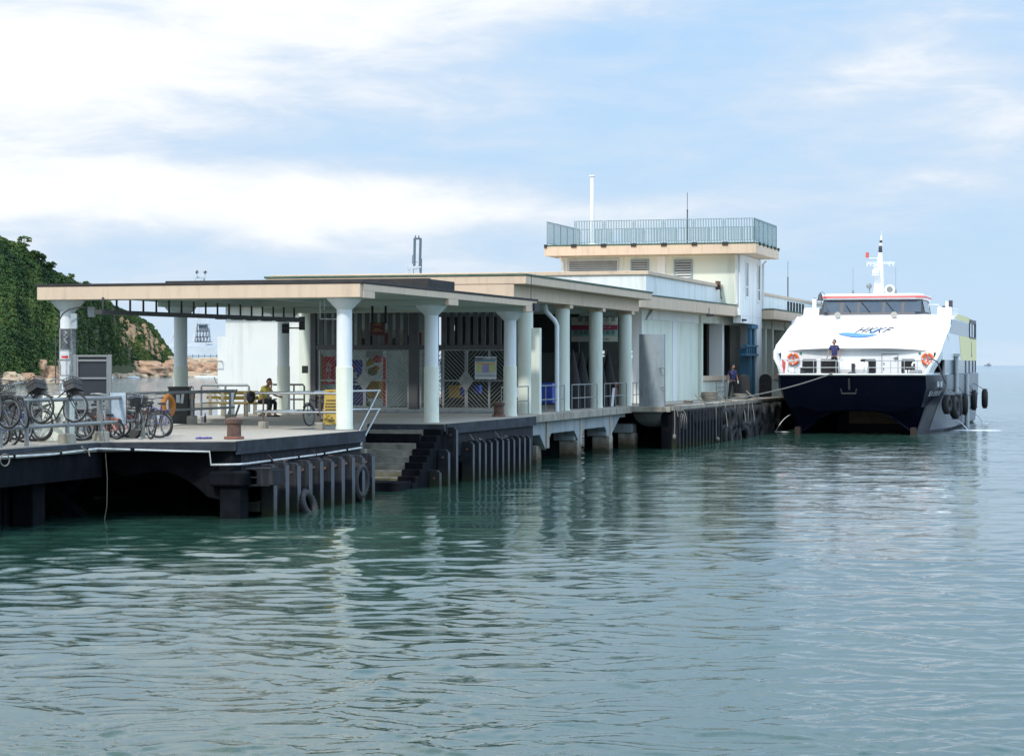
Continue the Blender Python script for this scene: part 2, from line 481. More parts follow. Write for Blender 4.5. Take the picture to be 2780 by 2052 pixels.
# ================================================================== SETTING: water
def water_material():
    m = bpy.data.materials.new('sea_water'); m.use_nodes = True
    nt = m.node_tree; b = nt.nodes['Principled BSDF']; L = nt.links.new
    b.inputs['IOR'].default_value = 1.333
    b.inputs['Roughness'].default_value = 0.04
    geo = nt.nodes.new('ShaderNodeNewGeometry')
    n0 = nt.nodes.new('ShaderNodeTexNoise'); n0.inputs['Scale'].default_value = 0.05; n0.inputs['Detail'].default_value = 3
    L(geo.outputs['Position'], n0.inputs['Vector'])
    mx = nt.nodes.new('ShaderNodeMixRGB'); L(n0.outputs['Fac'], mx.inputs['Fac'])
    mx.inputs['Color1'].default_value = (0.014, 0.044, 0.031, 1)
    mx.inputs['Color2'].default_value = (0.026, 0.070, 0.053, 1)
    L(mx.outputs[0], b.inputs['Base Color'])
    def nz(sc3, det):
        mp = nt.nodes.new('ShaderNodeMapping'); mp.inputs['Scale'].default_value = sc3
        mp.inputs['Rotation'].default_value = (0, 0, R(8))
        n = nt.nodes.new('ShaderNodeTexNoise'); n.inputs['Scale'].default_value = 1; n.inputs['Detail'].default_value = det
        n.inputs['Roughness'].default_value = 0.55
        L(geo.outputs['Position'], mp.inputs[0]); L(mp.outputs[0], n.inputs['Vector'])
        return n.outputs['Fac']
    b1 = nt.nodes.new('ShaderNodeBump'); b1.inputs['Strength'].default_value = 1.0; b1.inputs['Distance'].default_value = 0.008
    L(nz((2.4, 5.5, 1), 4), b1.inputs['Height'])
    b2 = nt.nodes.new('ShaderNodeBump'); b2.inputs['Strength'].default_value = 1.0; b2.inputs['Distance'].default_value = 0.07
    ln = nt.nodes.new('ShaderNodeVectorMath'); ln.operation = 'LENGTH'; L(geo.outputs['Position'], ln.inputs[0])
    mr = nt.nodes.new('ShaderNodeMapRange'); mr.inputs['From Min'].default_value = 35; mr.inputs['From Max'].default_value = 230
    mr.inputs['To Min'].default_value = 0.006; mr.inputs['To Max'].default_value = 0.45
    L(ln.outputs['Value'], mr.inputs['Value']); L(mr.outputs[0], b2.inputs['Distance'])
    L(nz((0.35, 0.8, 1), 4), b2.inputs['Height']); L(b1.outputs[0], b2.inputs['Normal'])
    L(b2.outputs[0], b.inputs['Normal'])
    # far out the unresolved waves cut the mirror reflection down
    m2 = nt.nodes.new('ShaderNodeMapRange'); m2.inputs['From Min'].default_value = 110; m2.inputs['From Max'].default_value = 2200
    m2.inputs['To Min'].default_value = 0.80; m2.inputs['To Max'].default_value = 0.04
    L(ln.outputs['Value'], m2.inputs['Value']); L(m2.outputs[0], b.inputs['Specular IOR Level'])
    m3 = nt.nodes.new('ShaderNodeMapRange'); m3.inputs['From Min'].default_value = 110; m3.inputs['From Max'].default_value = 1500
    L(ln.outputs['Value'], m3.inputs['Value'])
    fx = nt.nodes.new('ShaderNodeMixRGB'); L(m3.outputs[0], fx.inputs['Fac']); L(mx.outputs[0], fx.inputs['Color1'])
    fx.inputs['Color2'].default_value = (0.125, 0.215, 0.275, 1)  # bluer far base colour stands in for sky mirrored by unresolved waves
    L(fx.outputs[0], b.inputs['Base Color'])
    return m
M['water'] = water_material()

def make_water():
    r = [14.0]
    while r[-1] < 165:
        q = r[-1]
        r.append(q + max(0.02, min(0.85e-4*q*q, 0.25)))
    while r[-1] < 14000: r.append(r[-1]*1.06)
    r = np.array(r)
    th = np.concatenate([np.linspace(-pi, -R(40), 24)[:-1], np.linspace(-R(40), -R(15.5), 90)[:-1],
                         np.linspace(-R(15.5), R(15.5), 640)[:-1], np.linspace(R(15.5), R(40), 90)[:-1],
                         np.linspace(R(40), pi, 25)[:-1]])
    nt_, nr = len(th), len(r)
    RR, TT = np.meshgrid(r, th, indexing='ij')
    X = RR*np.sin(TT); Y = RR*np.cos(TT)
    Z = np.zeros_like(X)
    rng = np.random.RandomState(5)
    dr = np.gradient(r)[:, None]*np.ones_like(X)
    # waves travel mostly along the line of the pier, crests lie across the view
    # slow warp so that crests are never straight lines
    WX = 0.20*np.sin(1.5*X+0.6*Y+1.0)+0.15*np.sin(2.8*Y-1.3*X+2.0)+0.11*np.sin(4.7*X+2.1*Y)
    WY = 0.10*np.sin(1.8*X-0.8*Y+0.5)+0.08*np.sin(3.7*X+1.5*Y+4.0)+0.04*np.sin(6.6*X-3.5*Y)
    XX, YY = X+WX, Y+WY
    for i in range(62):
        lam = 0.16*(1.075**i)*rng.uniform(0.9, 1.1)
        if lam > 12: break
        ang = rng.normal(0, 0.80) + R(10)
        slope = 0.021 if lam < 0.9 else 0.020*(0.9/lam)**1.1
        k = 2*pi/lam
        amp = slope/k
        ph = rng.uniform(0, 2*pi)
        arg = k*(XX*np.sin(ang) + YY*np.cos(ang)) + ph
        f = np.clip((lam/dr - 2.2)/3.0, 0, 1)*np.clip((168-RR)/40, 0, 1)
        Z += amp*f*np.sin(arg)
    # short cusped chop: broad bright backs, thin steep fronts
    for i in range(16):
        lam = 0.21*(1.115**i)*rng.uniform(0.92, 1.08)
        ang = rng.normal(0, 0.55) + R(6)
        k = 2*pi/lam
        amp = (0.068 if lam < 0.8 else 0.048)/k
        ph = rng.uniform(0, 2*pi)
        arg = k*(XX*np.sin(ang) + YY*np.cos(ang)) + ph
        f = np.clip((lam/dr - 2.2)/3.0, 0, 1)*np.clip((168-RR)/40, 0, 1)
        m_ = 0.5+0.5*np.sin(0.7*X*np.cos(i)+0.5*Y*np.sin(i)+i*1.7)*np.sin(0.33*Y+0.21*X+i)
        Z += amp*f*(1-2*np.sqrt(np.sin(arg/2)**2+0.012))*m_*1.5
    g = 0.85 + 0.3*np.sin(X*0.21+Y*0.13+1)*np.sin(Y*0.09-X*0.05)
    Z *= g
    V = np.stack([X.ravel(), Y.ravel(), Z.ravel()], 1)
    # centre cap
    V = np.vstack([V, [[0, 0, 0]]])
    ii, jj = np.meshgrid(np.arange(nr-1), np.arange(nt_), indexing='ij')
    j2 = (jj+1) % nt_
    F = np.stack([ii*nt_+jj, (ii+1)*nt_+jj, (ii+1)*nt_+j2, ii*nt_+j2], -1).reshape(-1, 4)
    tri = [(len(V)-1, j, (j+1) % nt_) for j in range(nt_)]
    me = bpy.data.meshes.new('sea')
    nq, ntz = len(F), len(tri)
    me.vertices.add(len(V)); me.vertices.foreach_set('co', V.ravel())
    loops = np.concatenate([F.ravel(), np.array(tri).ravel()])
    me.loops.add(len(loops)); me.loops.foreach_set('vertex_index', loops.astype(np.int32))
    me.polygons.add(nq+ntz)
    st = np.concatenate([np.arange(nq)*4, nq*4+np.arange(ntz)*3])
    me.polygons.foreach_set('loop_start', st.astype(np.int32))
    me.update(calc_edges=True)
    me.polygons.foreach_set('use_smooth', np.ones(nq+ntz, bool))
    if me.polygons[1000].normal.z < 0: me.flip_normals()
    me.materials.append(M['water'])
    o = bpy.data.objects.new('water', me); COL.objects.link(o)
    setup(o, 'green blue rippled sea around the pier', 'sea', kind='structure')
make_water()

# ================================================================== hill
RIDGE = [(-1500, 470), (-900, 500), (-500, 530), (-200, 575), (0, 624), (67, 650), (102, 686), (145, 715), (198, 744), (256, 773),
         (325, 822), (378, 846), (415, 872), (445, 922), (465, 954), (478, 972), (500, 978), (560, 984), (620, 990), (700, 996)]
SHORE = [(-1500, 330), (-900, 350), (0, 372), (150, 395), (190, 470), (300, 575), (480, 600), (620, 610), (700, 620)]
def interp(tab, x):
    if x <= tab[0][0]: return tab[0][1]
    for (a, b), (c, d) in zip(tab, tab[1:]):
        if x <= c: return b + (d-b)*(x-a)/(c-a)
    return tab[-1][1]
def ridge_depth(px):
    ds = interp(SHORE, px)
    d = ds + 55
    for _ in range(6):
        d = ds + 6 + 1.25*max(0.5, zat(interp(RIDGE, px), d))
    return d
def hill_pt(px, b):
    """b 0 at the shore, 1 on the ridge, 2 at the far foot"""
    ds = interp(SHORE, px); dr_ = ridge_depth(px)
    zr = max(2.0, zat(interp(RIDGE, px), dr_) - 1.6*min(1, max(0, (480-px)/100)))
    if b <= 1:
        d = ds + (dr_-ds)*b
        z = -0.8 + (zr+0.8)*(b**0.82)
    else:
        d = dr_ + (b-1)*70
        z = zr*(2-b)**0.9 - (b-1)*1.0
    n = 0.5*sin(px*0.043+d*0.11)+0.4*sin(px*0.11-d*0.07+1)+0.3*sin(px*0.021*d*0.03)
    z += n*min(1, b*3)*min(1.0, zr/14)*1.1*(0.25 if abs(b-1) < .12 else 1)
    return Vector((px2w(px, d), d, z))

def hill_material():
    m = material('hill_soil', (0.045, 0.055, 0.022), 0.95, var=0.6, vcol=(0.10, 0.075, 0.04), vscale=0.12, bump=0.3, bscale=0.7)
    return m
M['hillsoil'] = hill_material()
from mathutils import noise as mn
mbh = MB()
pxs = list(range(-1500, 701, 20)); bs = [i/14 for i in range(0, 29)]
bs = [b for b in bs if b <= 2]
vs = [tuple(hill_pt(p, b)) for p in pxs for b in bs]
nb = len(bs)
fs = [(i*nb+j, (i+1)*nb+j, (i+1)*nb+j+1, i*nb+j+1) for i in range(len(pxs)-1) for j in range(nb-1)]
mbh.add(vs, fs)
build(mbh, 'hillside', M['hillsoil'], smooth=60, kind='structure', label='steep green headland behind the pier on the left', cat='hill')

def leaf_mat(name, c1, c2, c3):
    m = bpy.data.materials.new(name); m.use_nodes = True
    nt = m.node_tree; b = nt.nodes['Principled BSDF']; L = nt.links.new
    b.inputs['Roughness'].default_value = 0.8
    b.inputs['Specular IOR Level'].default_value = 0.15
    geo = nt.nodes.new('ShaderNodeNewGeometry')
    n = nt.nodes.new('ShaderNodeTexNoise'); n.inputs['Scale'].default_value = 0.16; n.inputs['Detail'].default_value = 8
    L(geo.outputs['Position'], n.inputs['Vector'])
    rp = nt.nodes.new('ShaderNodeValToRGB')
    e = rp.color_ramp.elements
    e[0].position = 0.33; e[0].color = (*c1, 1); e[1].position = 0.68; e[1].color = (*c3, 1)
    k = e.new(0.5); k.color = (*c2, 1)
    L(n.outputs['Fac'], rp.inputs[0]); L(rp.outputs[0], b.inputs['Base Color'])
    return m
M['leaf'] = leaf_mat('shrub_leaves', (0.022, 0.047, 0.022), (0.048, 0.090, 0.029), (0.115, 0.165, 0.048))

def leaf_cloud(centres, radii, per, size, rng, squash=0.75):
    """numpy: leaf-clump quads spread through and over ellipsoidal crowns"""
    C = np.repeat(centres, per, 0); RAD = np.repeat(radii, per)
    n = len(C)
    d = rng.normal(size=(n, 3)); d /= np.linalg.norm(d, axis=1)[:, None]
    d[:, 2] = np.abs(d[:, 2])*0.95 - 0.22
    rr = RAD*rng.uniform(0.62, 1.05, n)*(1+0.22*np.sin(d[:, 0]*5+RAD*9)*np.sin(d[:, 1]*6+RAD*5))
    P = C + d*rr[:, None]*np.array([1, 1, squash])
    nrm = d + rng.normal(size=(n, 3))*0.55
    nrm /= np.linalg.norm(nrm, axis=1)[:, None]
    a = np.cross(nrm, rng.normal(size=(n, 3))); a /= np.linalg.norm(a, axis=1)[:, None]
    b = np.cross(nrm, a)
    s = (size*rng.uniform(0.55, 1.3, n))[:, None]
    q = np.stack([P-a*s-b*s*0.6, P+a*s-b*s*0.7, P+a*s*0.7+b*s, P-a*s*0.8+b*s*0.7], 1)
    return q.reshape(-1, 3)
def mesh_from_quads(name, V, mat):
    nq = len(V)//4
    me = bpy.data.meshes.new(name)
    me.vertices.add(len(V)); me.vertices.foreach_set('co', V.ravel())
    me.loops.add(len(V)); me.loops.foreach_set('vertex_index', np.arange(len(V), dtype=np.int32))
    me.polygons.add(nq); me.polygons.foreach_set('loop_start', (np.arange(nq)*4).astype(np.int32))
    me.update(calc_edges=True)
    me.materials.append(mat)
    return me
rng = np.random.RandomState(11)
cs = []; rs = []
def cliff(px, b, jit):
    """bare soil scar on the point"""
    return 352 < px+jit*16 < 436 and 0.62+jit*0.10 < b-(395-px)*0.0018 < 0.74
for _ in range(30000):
    px = rng.uniform(-1300, 482)
    if px < -120 and rng.rand() < 0.8: continue
    b = rng.uniform(0.03, 1.12)
    p = hill_pt(px, b)
    if p.z < (1.4 if px < 250 else 3.0)+rng.rand()*1.5: continue
    if cliff(px, b, rng.uniform(-1, 1)): continue
    small = 0.55 if px > 300 else 1.0
    r_ = rng.uniform(0.35, 1.0)*small*(1.7 if px < -120 else 1)*(0.75 if b > 0.9 else 1)
    if b < 0.3 and px < 200: r_ *= 1.25
    cs.append((p.x, p.y, p.z+r_*0.15)); rs.append(r_)
Vq = leaf_cloud(np.array(cs), np.array(rs), 42, 0.155, rng)
me = mesh_from_quads('shrubs', Vq, M['leaf'])
o = bpy.data.objects.new('hillside_shrubs', me); COL.objects.link(o)
setup(o, 'dense green shrubs and low trees covering the headland', 'shrubs', kind='stuff')

M['cliff'] = material('bare_cliff_soil', (0.32, 0.20, 0.11), 0.95, var=0.8, vcol=(0.12, 0.10, 0.05), vscale=0.5, bump=0.25, bscale=1.2, speck=0.4)
mb = MB(); cvs = []; NPX, NB = 34, 18
for i in range(NPX):
    for j in range(NB):
        p = hill_pt(322+132*i/(NPX-1), 0.36+0.5*j/(NB-1)); e = min(i, NPX-1-i, j, NB-1-j)
        q = p*0.4
        cvs.append((p.x, p.y-0.4-1.0*mn.noise(q*0.7), p.z+(0.15+1.3*mn.noise(q)+0.5*mn.noise(q*3) if e > 0 else -1.5)))
mb.add(cvs, [(i*NB+j, (i+1)*NB+j, (i+1)*NB+j+1, i*NB+j+1) for i in range(NPX-1) for j in range(NB-1)])
build(mb, 'bare_cliff', M['cliff'], kind='structure', label='bare orange soil scar on the point of the headland', cat='cliff')
# trees that stand up on the skyline
M['bark'] = material('bark', (0.10, 0.075, 0.05), 0.9, var=0.5, vscale=3)
sky_trees = [(62, 4.2, 1.9, 'tallest loose crowned tree on the skyline of the headland'),
             (96, 2.9, 1.3, 'thin tree with a ragged crown on the ridge below the tallest tree'),
             (113, 3.2, 1.6, 'round dark tree on the ridge just right of the ragged thin tree'),
             (140, 3.0, 1.5, 'bushy dark tree halfway down the skyline above the canopy end'),
             (190, 2.6, 1.3, 'small wind bent tree low on the ridge near the canopy roof'),
             (237, 2.6, 1.5, 'last low crown on the ridge before it meets the black roof edge')]
for px, h, cr, lab in sky_trees:
    p = hill_pt(px, 0.97); h *= 0.72
    t = thing('tree', lab, 'tree', tuple(p), group='trees on the headland skyline')
    mb = MB()
    top = Vector((p.x+0.3, p.y, p.z+h*0.8))
    mb.tube([p+Vector((0, 0, -1)), p+Vector((0.1, 0, h*0.4)), top], [0.16, 0.12, 0.05], 6)
    mb.tube([p+Vector((0.08, 0, h*0.35)), p+Vector((-0.9, 0.2, h*0.75))], [0.08, 0.03], 5)
    mb.tube([p+Vector((0.1, 0, h*0.45)), p+Vector((1.1, -0.2, h*0.8))], [0.08, 0.03], 5)
    build(mb, 'trunk', M['bark'], t)
    cc = []
    rr = []
    for k in range(11):
        cr2 = cr*0.7
        cc.append((p.x+rng.uniform(-1, 1)*cr2*0.8, p.y+rng.uniform(-1, 1)*cr*0.6, p.z+h*(0.30+0.62*rng.rand()))); rr.append(cr2*rng.uniform(0.35, 0.6))
    V = leaf_cloud(np.array(cc), np.array(rr), 70, 0.13, rng, 0.8) - np.array(tuple(p))
    me = mesh_from_quads('crown', V, M['leaf'])
    c = bpy.data.objects.new('crown', me); COL.objects.link(c); c.parent = t

# ------------------------------------------------------------------ shore rocks
M['rock'] = material('orange_granite', (0.46, 0.30, 0.19), 0.9, var=0.7, vcol=(0.26, 0.15, 0.09), vscale=0.35, bump=0.12, bscale=1.6, streak=0.5, scol=(0.12, 0.08, 0.055), sscale=(0.5, 0.5, 0.25))
M['rockpale'] = material('pale_granite', (0.50, 0.40, 0.28), 0.9, var=0.7, vcol=(0.30, 0.21, 0.13), vscale=0.4, bump=0.12, bscale=1.6, streak=0.4, scol=(0.14, 0.1, 0.07), sscale=(0.5, 0.5, 0.25))
from mathutils import noise as mn
def boulder(mb, c, rx, ry, rz, seed, n=14):
    tmp = MB(); tmp.ball((0, 0, 0), 1, n=n)
    out = []
    for p in tmp.v:
        q = p*1.2 + Vector((seed*7.3, seed*3.1, seed))
        d = 1 + 0.36*mn.noise(q) + 0.22*mn.noise(q*2.7) + 0.13*mn.noise(q*6)
        # flatten facets
        pp = Vector((p.x*d, p.y*d, p.z*d))
        pp.z = max(-0.7, min(pp.z, 0.92+0.08*mn.noise(q*2)))
        out.append(Vector((c[0]+pp.x*rx, c[1]+pp.y*ry, c[2]+pp.z*rz)))
    mb.add(out, tmp.f)
big = [  # px centre, base py, width px, height px, material, label
    (18, 1040, 62, 26, 'rockpale', 'pale boulder at the left edge behind the hanging bicycles'),
    (62, 1041, 80, 24, 'rock', 'long flat orange boulder just left of the postered column'),
    (92, 1024, 44, 44, 'rock', 'upright brown boulder topped by shrubs left of the postered column'),
    (134, 1042, 72, 40, 'rock', 'big rounded orange boulder touching the left edge of the postered column'),
    (140, 1016, 40, 34, 'rockpale', 'pale boulder standing above the big rounded orange one'),
    (306, 1026, 36, 20, 'rock', 'small brown boulder right of the dark notice board'),
    (375, 1025, 110, 38, 'rock', 'largest humped orange boulder between notice board and column'),
    (352, 1025, 60, 18, 'rock', 'low reddish boulder in front of the largest hump'),
    (452, 1025, 70, 40, 'rock', 'orange boulder partly hidden by the round column on its right'),
    (455, 1003, 40, 30, 'rockpale', 'pale boulder high on the point left of the round column'),
    (420, 994, 24, 16, 'rockpale', 'small pale boulder among shrubs high on the slope'),
    (520, 1024, 76, 36, 'rock', 'sloping orange boulder just right of the round column'),
    (560, 1023, 70, 34, 'rock', 'dark orange boulder washed by surf beside the white wall'),
    (548, 1002, 60, 26, 'rockpale', 'pale blocky boulder above the surf near the white wall'),
    (588, 1004, 50, 28, 'rockpale', 'tan boulder disappearing behind the white wall'),
    (505, 1000, 50, 26, 'rockpale', 'tan boulder on top of the bank right of the round column')]
for i, (px, by, wp, hp, mt, lab) in enumerate(big):
    Yd = interp(SHORE, px) + (1040-by)*0.25 + 1.0
    z0 = zat(by, Yd); k = Yd/FPX
    mb = MB()
    boulder(mb, (px2w(px, Yd), Yd+wp*k*0.3, z0+hp*k*0.34), wp*k*0.62, wp*k*0.5, hp*k*0.92, i+1, 20)
    build(mb, 'boulder', M[mt], label=lab, cat='boulder', group='large boulders along the shore')
mb = MB()
rr_ = random.Random(3)
for i in range(620):
    px = rr_.uniform(-500, 690)
    Yd = interp(SHORE, px) + rr_.uniform(-2, 10)
    s = rr_.uniform(0.4, 1.5)
    boulder(mb, (px2w(px, Yd), Yd, 0.1+rr_.random()*1.2*max(0, (Yd-interp(SHORE, px))/6)), s*1.3, s, s*0.8, i*0.37+9, 6)
build(mb, 'shore_rocks', M['rockpale'], kind='stuff', label='band of orange rocks and rubble along the waterline', cat='rocks')
mb = MB()
for i, (px, wd) in enumerate([(560, 50), (540, 26), (578, 34), (360, 40), (300, 20)]):
    Yd = interp(SHORE, px) - 4
    mb.ball((px2w(px, Yd), Yd, 0.02), wd*Yd/FPX*0.5, 1.1, 0.35, 6)
M['foam'] = material('white_foam', (0.7, 0.74, 0.75), 0.9, var=0.4, vcol=(0.35, 0.42, 0.42), vscale=2)
build(mb, 'surf', M['foam'], kind='stuff', smooth=80, label='white surf breaking at the foot of the orange rocks', cat='surf')

# ------------------------------------------------------------------ power station jetty and cranes
M['farwhite'] = material('pale_far_steel', (0.58, 0.62, 0.64), 0.7, var=0.3, vscale=0.2)
M['fargrey'] = material('grey_far_steel', (0.13, 0.16, 0.19), 0.7, var=0.4, vcol=(0.3, 0.32, 0.33), vscale=0.3)
M['fardark'] = material('dark_far_steel', (0.10, 0.14, 0.17), 0.7, var=0.3, vscale=0.3)
YC = 900.0
def P3(px, py, Y=YC): return Vector((px2w(px, Y), Y, zat(py, Y)))
kk = YC/FPX
t = thing('conveyor_jetty', 'long pale conveyor gallery on a dark jetty beyond the point', 'jetty', (px2w(520, YC), YC, 0))
mb = MB()
x0, x1 = px2w(380, YC), px2w(1500, YC)
mb.box(x0, x1, YC-3, YC+3, zat(962, YC), zat(945, YC))
mb.box(x0, px2w(560, YC), YC-2, YC+2, zat(941, YC), zat(930, YC))
build(mb, 'gallery', M['farwhite'], t)
mb = MB()
mb.box(x0, x1, YC-4, YC+4, zat(982, YC), zat(975, YC))
for k in range(60):
    x = x0 + (x1-x0)*k/59
    mb.box(x-0.4, x+0.4, YC-3, YC+3, -2, zat(975, YC))
for k in range(70):
    x = x0+(x1-x0)*k/69
    mb.box(x-0.12, x+0.12, YC-3.2, YC-3.0, zat(975, YC), zat(962, YC))
mb.box(x0, x1, YC+3.2, YC+3.4, zat(968, YC), zat(966.5, YC))
build(mb, 'trestle', M['fardark'], t)
def lattice(mb, p, q, wd, n, r):
    p, q = Vector(p), Vector(q)
    for s_ in (-1, 1):
        for u in (-1, 1):
            mb.bar(p+Vector((s_*wd/2, u*wd/2, 0)), q+Vector((s_*wd/2, u*wd/2, 0)), r, r)
    for i in range(n):
        a = p.lerp(q, i/n); b = p.lerp(q, (i+1)/n)
        sg = 1 if i % 2 else -1
        mb.bar(a+Vector((sg*wd/2, -wd/2, 0)), b+Vector((-sg*wd/2, -wd/2, 0)), r*0.7, r*0.7)
        mb.bar(a+Vector((-wd/2, -wd/2, 0)), a+Vector((wd/2, -wd/2, 0)), r*0.7, r*0.7)
# A-frame ship unloader
t = thing('ship_unloader', 'white A-frame ship unloader crane beside the jetty left of centre', 'crane', (px2w(515, YC), YC+15, 0), group='unloader cranes at the power station')
mb = MB()
def bar_px(mb, a, b, wpx=5, dy=0):
    mb.bar(P3(*a)+Vector((0, dy, 0)), P3(*b)+Vector((0, dy, 0)), wpx*kk*1.25, wpx*kk*1.25)
bar_px(mb, (448, 935), (524, 742), 5, 10); bar_px(mb, (512, 935), (540, 742), 6, 12)
bar_px(mb, (520, 930), (528, 742), 3, 22); bar_px(mb, (540, 742), (559, 935), 4, 14)
bar_px(mb, (524, 742), (572, 800), 3, 20); bar_px(mb, (520, 748), (546, 748), 7, 12)
bar_px(mb, (461, 925), (480, 885), 5, 10); bar_px(mb, (480, 885), (497, 860), 4, 10)
bar_px(mb, (440, 931), (600, 931), 4, 10)
build(mb, 'frame', M['farwhite'], t)
mb = MB()
for a, b in (((522, 742), (524, 730)), ((545, 742), (547, 731)), ((519, 736), (528, 736)), ((541, 736), (551, 736))):
    bar_px(mb, a, b, 3, 12)
for yy in (880, 898, 914, 926):
    bar_px(mb, (516, yy), (556, yy), 2, 12)
for xx in (524, 532, 541, 550):
    bar_px(mb, (xx, 880), (xx+1, 935), 2, 12)
for i in range(5):
    bar_px(mb, (518+i*8, 934), (526+i*8, 900), 1.6, 11); bar_px(mb, (526+i*7, 900), (520+i*7, 880), 1.6, 13)
c = P3(537, 930); mb.box(c.x-16*kk, c.x+20*kk, c.y+12, c.y+22, zat(935, YC), zat(926, YC))
bar_px(mb, (470, 925), (478, 905), 1.8, 10); bar_px(mb, (478, 905), (486, 928), 1.8, 10); bar_px(mb, (462, 925), (462, 915), 1.8, 10)
build(mb, 'lattice', M['fargrey'], t)
mb = MB()
c = P3(537, 880); mb.box(c.x-9*kk, c.x+10*kk, c.y+12, c.y+19, zat(900, YC), zat(882, YC))
mb.box(c.x-11*kk, c.x+12*kk, c.y+11, c.y+20, zat(882, YC), zat(878, YC))
build(mb, 'machine_house', M['fargrey'], t)
# second unloader with its boom raised
t = thing('ship_unloader', 'unloader crane with twin dark boom raised above the long roof', 'crane', (px2w(1120, YC), YC+15, 0), group='unloader cranes at the power station')
mb = MB()
for a, b, w_ in (((1122, 642), (1117, 940), 5.5), ((1138, 642), (1131, 940), 5.5), ((1119, 643), (1139, 643), 4), ((1124, 634), (1124, 641), 2.5), ((1133, 634), (1133, 641), 2.5),
                 ((1116, 688), (1115, 712), 1.5), ((1114, 708), (1130, 708), 1.3), ((1141, 698), (1140, 790), 1.2)):
    bar_px(mb, a, b, w_, 14)
for yy in range(700, 790, 8):
    bar_px(mb, (1133, yy), (1141, yy), 1, 14)
build(mb, 'boom', M['fardark'], t)
mb = MB()
for a, b, w_ in (((1106, 728), (1050, 940), 4.5), ((1128, 718), (1080, 940), 4.5), ((1108, 730), (1108, 940), 3.5), ((1122, 728), (1125, 940), 3.5), ((1132, 722), (1160, 940), 4),
                 ((1104, 726), (1132, 722), 6), ((1128, 720), (1140, 723), 3), ((1050, 931), (1170, 931), 5), ((1101, 720), (1112, 720), 2), ((1103, 718), (1103, 727), 1.5), ((1111, 718), (1111, 727), 1.5)):
    bar_px(mb, a, b, w_, 10)
build(mb, 'frame', M['farwhite'], t)

# far ship
YS = 5200.0
t = thing('distant_boat', 'tiny grey boat on the horizon right of the ferry', 'boat', (px2w(2682, YS), YS, 0))
mb = MB()
k5 = YS/FPX
c = px2w(2682, YS)
mb.yprism([(c-8*k5, 0.2), (c+7*k5, 0.2), (c+9*k5, 3.6), (c-9*k5, 2.8)], YS-5, YS+5)
build(mb, 'hull', M['fargrey'], t)
mb = MB()
mb.yprism([(c-3*k5, 3), (c+5*k5, 3), (c+4*k5, 6.2), (c-1*k5, 6.0)], YS-3, YS+3)
mb.bar((c+2*k5, YS, 5.5), (c+5*k5, YS, 8.2), 0.7, 0.7)
build(mb, 'cabin', M['fargrey'], t)
# ================================================================== THE PIER
PF = frame(-4.41, 58.15, -16.18)          # x seaward (right), y away from the camera
BF = frame(5.75, 98.1, -18.2)
PA, BA = -16.18, -18.2
def ypx(fr, x, px):
    o = fr @ Vector((x, 0, 0)); d = (fr @ Vector((x, 1, 0))) - o
    p = (px-1390)/FPX
    return (o.y*p - o.x)/(d.x - p*d.y)
def xpx(fr, y, px):
    o = fr @ Vector((0, y, 0)); d = (fr @ Vector((1, y, 0))) - o
    p = (px-1390)/FPX
    return (o.y*p - o.x)/(d.x - p*d.y)
def loc(fr, X, Y, z=0):
    return fr.inverted() @ Vector((X, Y, z))
DK = 1.72

deck_poly = [(-1.95, -34), (-1.95, -10.3), (0.78, -9.0), (0.78, -0.66), (-1.5, -0.66), (-1.5, 6.0), (0.85, 6.0), (0.85, 15.6), (0.3, 15.7), (0.0, 33.2), (1.55, 33.6),
             (1.55, 92), (-22, 92), (-22, 36), (-9.9, 36), (-9.9, 9.3), (-6.15, 9.3), (-6.15, -34)]
mb = MB(PF); mb.prism(deck_poly, 1.50, DK)
build(mb, 'pier_deck', M['deck'], kind='structure', label='concrete deck of the ferry pier with a gangway at the left', cat='pier deck')

def lerp_(a, b, t): return a+(b-a)*t
def edge_run(mb, pts, w, z0, z1, off=0.0):
    for (x0, y0), (x1, y1) in zip(pts, pts[1:]):
        d = Vector((x1-x0, y1-y0, 0)); n = Vector((d.y, -d.x, 0)).normalized()
        a = Vector((x0, y0, 0)) + n*off; b = Vector((x1, y1, 0)) + n*off
        c = b + n*w; e = a + n*w
        mb.prism([(a.x, a.y), (b.x, b.y), (c.x, c.y), (e.x, e.y)], z0, z1)
# dark painted nosing along the deck
mb = MB(PF)
edge_run(mb, [(0.784, -9.0), (0.784, -0.66)], 0.05, 1.42, 1.715)
edge_run(mb, [(-1.95, -10.3), (0.8, -9.0)], 0.05, 1.52, 1.70)
edge_run(mb, [(-1.945, -34), (-1.945, -10.35)], 0.05, 1.60, 1.70)
edge_run(mb, [(0.855, 6.0), (0.855, 15.6)], 0.05, 1.42, 1.715)
edge_run(mb, [(-1.5, 5.95), (0.85, 5.95)], 0.04, 1.50, 1.70)
edge_run(mb, [(0.78, -0.655), (-1.5, -0.655)], -0.04, 1.45, 1.71)
build(mb, 'deck_nosing', M['nosepaint'], kind='structure', label='black painted nosing along the seaward edge of the deck', cat='deck edge')

# gangway edge beam and fascia walls below deck
mb = MB(PF)
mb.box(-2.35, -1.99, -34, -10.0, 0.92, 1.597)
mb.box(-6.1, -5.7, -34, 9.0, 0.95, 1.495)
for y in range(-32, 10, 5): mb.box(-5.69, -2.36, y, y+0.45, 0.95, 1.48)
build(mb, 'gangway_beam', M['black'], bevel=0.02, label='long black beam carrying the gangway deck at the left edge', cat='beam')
mb = MB(PF)
